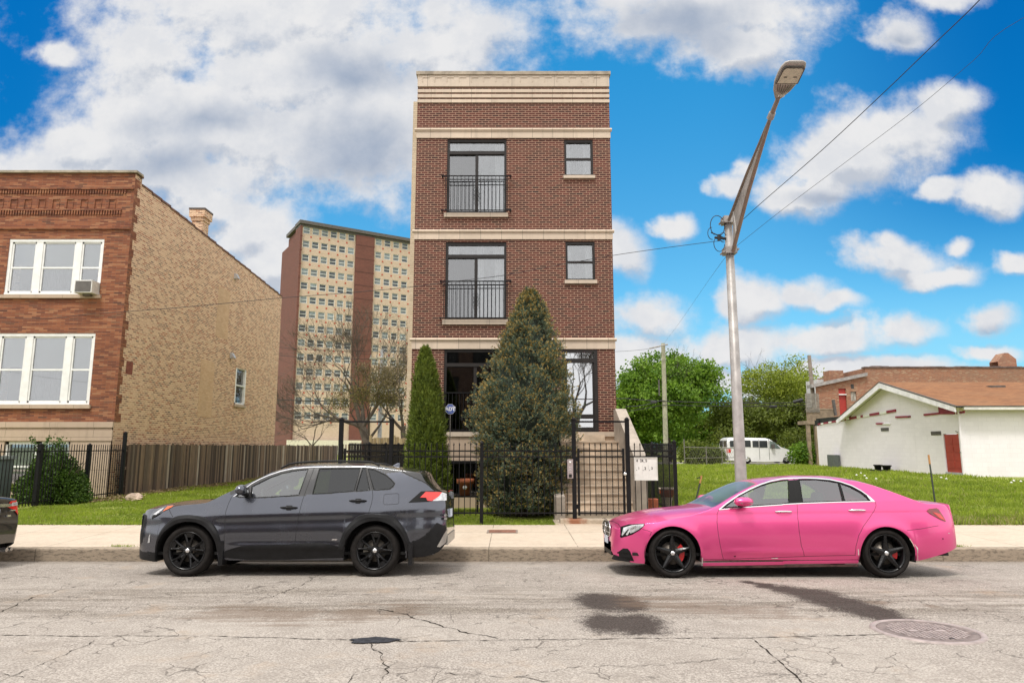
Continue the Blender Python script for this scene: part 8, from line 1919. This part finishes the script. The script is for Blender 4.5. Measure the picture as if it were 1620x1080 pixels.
    Dd = unit(d+g.normal(0, .7, (n, 3))); bl = leafmat('bush_leaf', (.025, .055, .010), (.11, .19, .03), .2)
    sh = []; 
    for k in range(9): 
        a = random.uniform(-.9, .3); p0 = np.array([c.x+a*.7-.1, Y, 1.5]); p1 = p0+np.array([random.uniform(-.9, .1) if k < 6 else .5, random.uniform(-.3, .3), random.uniform(.3, .75)]); s = g.random((90, 1)); sh.append(p0+(p1-p0)*s+g.normal(0, .04, (90, 3)))
    S_ = np.concatenate(sh); Q = np.concatenate([cards(P, Dd, np.full(n, .055), np.full(n, .075)), cards(S_, unit(g.normal(size=S_.shape)), np.full(len(S_), .05), np.full(len(S_), .075))]); quads('foliage', Q, [bl], None, t)
    m = MB(); 
    for k in range(14): a = 2*pi*k/14; m.tube([(c.x, Y, .15), (c.x+.8*cos(a), Y+.6*sin(a), 1.4)], [.02, .008], 4)
    m.build('stem', simple('bush_stem', (.09, .07, .05), .9), t)
trees()
def bare_tree(name, lb, base, d, L, r, depth, seed, bud=0, budcol=None, spread=.5, up=.12, shrink=.76, group=None, budsize=.14, forks=None):
    random.seed(seed); t = thing(name, base, lb, 'tree', group); m = MB(); tips = []
    b = Vector(base); top = b+Vector(d)*L; m.tube([b-Vector((0, 0, .3)), b.lerp(top, .5)+Vector((.1, 0, 0)), top], [r*1.15, r, r*.9], 10, cap=False)
    for a in (forks or [(-.6, 0, .8), (.55, .2, .9), (.05, -.4, 1)]): limbs(m, top, a, L*.72, r*.6, depth, tips, spread, (2, 3), up, shrink, 3, .010, .13)
    m.build('trunk', simple('bark_bare_'+str(seed), (.085, .068, .052), .9, 0, .3, 2), t)
    g = np.random.default_rng(seed); T = [q for q in tips if q[2] <= 2]; C = np.array([q[0] for q in T]); Dd = np.array([q[1] for q in T])
    if len(C):
        K = 3; P = np.repeat(C, K, 0)+g.normal(0, .12, (len(C)*K, 3)); D = unit(np.repeat(Dd, K, 0)+g.normal(0, .55, P.shape)); tw = cards(P, D, np.full(len(P), .018), g.uniform(.3, .8, len(P)), taper=1)
        quads('twigs', tw, [leafmat('twig_'+str(seed), (.09, .07, .05), (.14, .11, .07), 0, .9)], None, t)
        if bud: P = np.repeat(C, bud, 0)+g.normal(0, .30, (len(C)*bud, 3)); quads('crown', cards(P, unit(g.normal(size=P.shape)), np.full(len(P), budsize*.6), np.full(len(P), budsize)), [leafmat('bud_'+str(seed), *(budcol or ((.14, .11, .03), (.26, .22, .07))), .2)], None, t)
    return t
def bares():
    Y = 56; b = at(563, 700, Y); bare_tree('bare_tree', 'large bare spreading tree in front of the tan tower', (at(590, 700, Y).x, Y, .4), (-.30, 0, 1), 3.0, .36, 6, 21, 0, None, .48, .08, .86, forks=[(-1.0, .1, .62), (-.45, .1, 1.0), (.5, -.1, .9), (-.75, 0, .28), (.1, .3, 1.1)])
    Y = 54; bare_tree('budding_tree', 'brown-olive budding tree left of the pointed arborvitae', (at(640, 700, Y).x, Y, .4), (-.05, 0, 1), 2.7, .24, 5, 33, 20, ((.11, .085, .04), (.22, .17, .08)), .7, .10, .76, budsize=.11)
    bare_tree('budding_tree', 'brown-olive budding tree behind the iron side gate', (at(592, 700, Y).x, Y-1, .4), (-.1, 0, 1), 2.0, .22, 5, 35, 15, ((.13, .10, .03), (.22, .19, .06)), .75, .04, .76, budsize=.11)
    bare_tree('small_bare_tree', 'small thin bare tree at the foot of the tan tower', (at(494, 700, 60).x, 60, .4), (.02, 0, 1), 1.5, .10, 4, 44, 0, None, .6, .12, .76)
    bare_tree('street_tree', 'bare tree across the street, mirrored in the entrance door glass', (3.9, -4.5, .15), (0, 0, 1), 2.6, .26, 6, 61, 0, None, .5, .1, .78)
bares()
# ------------------------------------------------------------------ grass
def grass():
    def scatter(n, x0, x1, y0, y1, h0, h1, test, zf=ground_z, mix=.5):
        X = rng.uniform(x0, x1, n); Yy = rng.uniform(y0, y1, n); k = test(X, Yy); X, Yy = X[k], Yy[k]; n = len(X)
        # patchy density and height
        pt = .5+.5*np.sin(X*1.9+np.sin(Yy*2.3)*1.2)*np.sin(Yy*1.4+np.sin(X*.8)); keep = rng.random(n) < .45+.55*pt; X, Yy, pt = X[keep], Yy[keep], pt[keep]; n = len(X)
        Z = np.where(Yy > YB+.02, ground_z(X, Yy), .18); P = np.stack([X, Yy, Z-.01], -1); D = unit(np.stack([rng.normal(0, .35, n), rng.normal(0, .35, n), np.ones(n)], -1)); h = rng.uniform(h0, h1, n)*(.6+.7*pt)
        w = rng.uniform(.005, .010, n)*np.maximum(1, (Yy-10)/9); s = unit(np.cross(D, rng.normal(size=(n, 3)))); b = P+D*h[:, None]*.55; tip = P+D*h[:, None]+rng.normal(0, .02, (n, 3))
        return np.stack([P-s*w[:, None], P+s*w[:, None], b+s*w[:, None]*.8, tip], 1), np.clip(pt*.5+rng.random(n)*.5, 0, 1)
    gl = leafmat('grass_blade', (.15, .215, .025), (.42, .49, .075), .40, .6); dry = leafmat('dry_blade', (.30, .26, .10), (.46, .42, .20), .3, .7)
    A2, a2 = scatter(110000, -13.2, -3.9, 23, 50, .05, .13, lambda x, y: x < -3.9)
    A, a = scatter(120000, -13.2, -3.9, YB-.03, 24, .03, .09, lambda x, y: (x < -3.9))
    B, b = scatter(42000, -3.6, 1.0, YB-.05, 19, .03, .08, lambda x, y: np.hypot(x-.25, y-17.2) > .7)
    C, c = scatter(190000, 3.3, 22, YB-.03, 27, .05, .16, lambda x, y: (x < 19.8) & ((x > 3.9) | (y > 17)))
    C3, c3 = scatter(80000, 3.9, 22, 26, 47, .06, .18, lambda x, y: (x < 19.9))
    E, e = scatter(20000, -26, -13.4, YB, 23, .05, .15, lambda x, y: x < -13.4)
    # seedy strip along the pavement on the right
    Dq, d = scatter(26000, 6.5, 22, YB-.06, 16.6, .06, .22, lambda x, y: rng.random(len(x)) < .8)
    Q = np.concatenate([A2, A, B, C, C3, E, Dq]); r = np.concatenate([a2, a, b, c, c3, e, d]); mi = np.concatenate([(rng.random(len(Q)-len(Dq)) < .05).astype(int), (rng.random(len(Dq)) < .55).astype(int)])
    o = quads('grass', Q, [gl, dry], mi, rnd=r); tag(o, 'bright green grass of the lots and front lawns', 'grass', kind='stuff')
    # weeds in the kerb joint
    n = 900; cx = np.array([-11.4, -11.3, -6.8, 9.4, 10.6, 7.7]); X = cx[rng.integers(0, 6, n)]+rng.normal(0, .12, n); P = np.stack([X, 12.31+rng.normal(0, .015, n), np.full(n, .155)], -1); D = unit(np.stack([rng.normal(0, .7, n), rng.normal(0, .5, n), np.ones(n)], -1))
    tag(quads('kerb_weeds', cards(P, D, np.full(n, .008), rng.uniform(.02, .06, n)), [gl]), 'tufts of weeds in the joint between kerb and sidewalk', 'weeds', kind='stuff')
    # dead leaves and bare soil along the foot of the board fence
    n = 9000; yy = rng.uniform(21, 46, n); X = -13.15+np.abs(rng.normal(0, .38, n))*(.6+.5*np.sin(yy*.9)**2); P = np.stack([X, yy, np.asarray(ground_z(X, yy))+rng.uniform(.02, .09, n)], -1); D = unit(np.stack([rng.normal(0, 1, n), rng.normal(0, 1, n), rng.normal(0, .3, n)], -1))
    tag(quads('leaf_litter', cards(P, D, rng.uniform(.03, .06, n), rng.uniform(.05, .10, n)), [leafmat('dead_leaf', (.16, .11, .06), (.38, .28, .17), .1, .9)]), 'brown dead leaves and soil along the foot of the wooden fence', 'leaf litter', kind='stuff')
    n = 5000; X = rng.uniform(-13, 19, n); X = X[(X < -4) | (X > 4.2)]; n = len(X); P = np.stack([X, YB+rng.normal(0, .035, n), np.full(n, .192)], -1); D = unit(np.stack([rng.normal(0, 1, n), rng.normal(0, 1, n), rng.normal(0, .2, n)], -1))
    tag(quads('soil_crumbs', cards(P, D, rng.uniform(.012, .03, n), rng.uniform(.015, .04, n)), [leafmat('soil_crumb', (.07, .05, .03), (.17, .12, .07), 0, .9)]), 'dark soil crumbs where the lawn meets the sidewalk', 'soil', kind='stuff')
    # dandelion clocks in the right lot
    m = MB(); wh = simple('dandelion_white', (.75, .75, .70), .9)
    pts = [(1400, 733), (1368, 752), (1362, 748), (1386, 757), (1371, 756), (1489, 755), (1497, 757), (1600, 763), (1604, 760), (1615, 761), (1355, 751)]
    for px, py in pts:
        Y = 24.; 
        for _ in range(6): p = at(px, py, Y); zz = gz(p.x, Y)+.15; Y = Y+(p.z-zz)*16
        p = at(px, py, max(17, min(Y, 45))); m.lathe(p, [(.001, -.04), (.04, -.02), (.045, .01), (.001, .04)], 7)
    o = m.build('dandelion_clocks', wh); tag(o, 'scattered white dandelion heads in the grass of the right-hand lot', 'dandelions', kind='stuff')
grass()
# dirt strip along the wooden fence foot
def across():
    def house(x0, x1, h, col, lb, y=-13):
        t = thing('terraced_house', ((x0+x1)/2, y, .15), lb, 'house', 'houses across the street'); fr = Frame((0, y, 0), (-1, 0, 0), (0, 1, 0))
        hs = []
        for z in (2.4, 5.4, 8.2):
            if z+2 < h: hs += [(-x1+w, -x1+w+1.3, z, z+1.8) for w in np.arange(.9, x1-x0-1.6, 2.4)]
        m = MB(fr); m.wall(-x1, -x0, .1, h, hs, 0, .15); m.box(-x1, -x0, .1, h-.3, -10, -.5); m.box(-x1-.1, -x0+.1, h, h+.3, -.4, .15); m.build('wall', brick('brick_'+str(int(x0)), [(0, sc(col, .8)), (1, sc(col, 1.2))], sc(col, .7)), t)
        for a, b, c, d in hs: m = MB(fr); m.box(a, b, c, d, -.14, -.12); m.build('window', M['room'], t)
        m = MB(fr); m.box(-x1+.3, -x1+1.3, .2, 2.3, .0, .05); m.build('door', M['room'], t)
    house(-34, -26.5, 8.5, (.20, .08, .05), 'low red brick house across the street, farthest to the west, mirrored in car paint')
    house(-25, -17.5, 10, (.25, .18, .12), 'tan brick house across the street behind the viewer, beside the low red one')
    house(-15, -7.5, 9, (.16, .06, .04), 'dark red brick house across the street, mirrored in the grey SUV')
    house(-6, 1.6, 10.5, (.18, .11, .08), 'tall brown brick house across the street, mirrored in the ground-floor glass')
    house(10, 17.5, 9.2, (.22, .09, .05), 'orange-red brick house across the street, mirrored in the pink car')
    house(19, 27, 8, (.24, .19, .15), 'pale brick house across the street, farthest to the east')
across()
def split_loose(names):
    """every separate piece of these meshes becomes a part of its own"""
    for o in [q for q in COL.objects if q.type == 'MESH' and q.parent and q.name.split('.')[0] in names]:
        me = o.data; nv = len(me.vertices); p = list(range(nv))
        def find(a):
            while p[a] != a: p[a] = p[p[a]]; a = p[a]
            return a
        for e in me.edges: p[find(e.vertices[0])] = find(e.vertices[1])
        co = np.zeros(nv*3); me.vertices.foreach_get('co', co); co = co.reshape(-1, 3); root = np.array([find(i) for i in range(nv)]); ids = np.unique(root)
        bb = [[co[root == i].min(0)-.012, co[root == i].max(0)+.012, {i}] for i in ids]; ch = True
        while ch:
            ch = False
            for i in range(len(bb)):
                for j in range(i+1, len(bb)):
                    if (bb[i][0] <= bb[j][1]).all() and (bb[j][0] <= bb[i][1]).all(): bb[i] = [np.minimum(bb[i][0], bb[j][0]), np.maximum(bb[i][1], bb[j][1]), bb[i][2] | bb[j][2]]; bb.pop(j); ch = True; break
                if ch: break
        if len(bb) < 2: continue
        kids = list(o.children); pcs = []
        for k, (a, b, s_) in enumerate(bb):
            bm = bmesh.new(); bm.from_mesh(me); bm.verts.ensure_lookup_table(); bmesh.ops.delete(bm, geom=[v for v in bm.verts if root[v.index] not in s_], context='VERTS')
            m2 = me.copy(); bm.to_mesh(m2); bm.free(); q = o.copy(); q.data = m2; COL.objects.link(q); pcs.append(((a+b)/2, q))
        for kd in kids:
            c = np.array(kd.data.vertices[0].co) if len(kd.data.vertices) else np.zeros(3); kd.parent = min(pcs, key=lambda t_: np.linalg.norm(t_[0]-c))[1]
        bpy.data.objects.remove(o)
# ------------------------------------------------------------------ place the cars
suv(); sedan_pink(); sedan_black()
P_ = 'clear_lens red_lens lamp_bulb turn_lamp lamp_bezel'.split(); split_loose(P_)
split_loose('headlight tail_light arch_cladding side_skirt sill_cladding side_window window_seal mud_flap door_mirror door_handle handle_recess roof_rail exhaust seat wheel_arch_liner end_panel fog_lamp skid_plate chrome_strip chrome_trim panel_gap tailgate_gap air_intake intake_blade sill_underside paint_chip dent tail_badge front_splitter side_wall curtain rear_window clamp hinge wall_vent burgundy_trim white_trim wire_hook'.split())
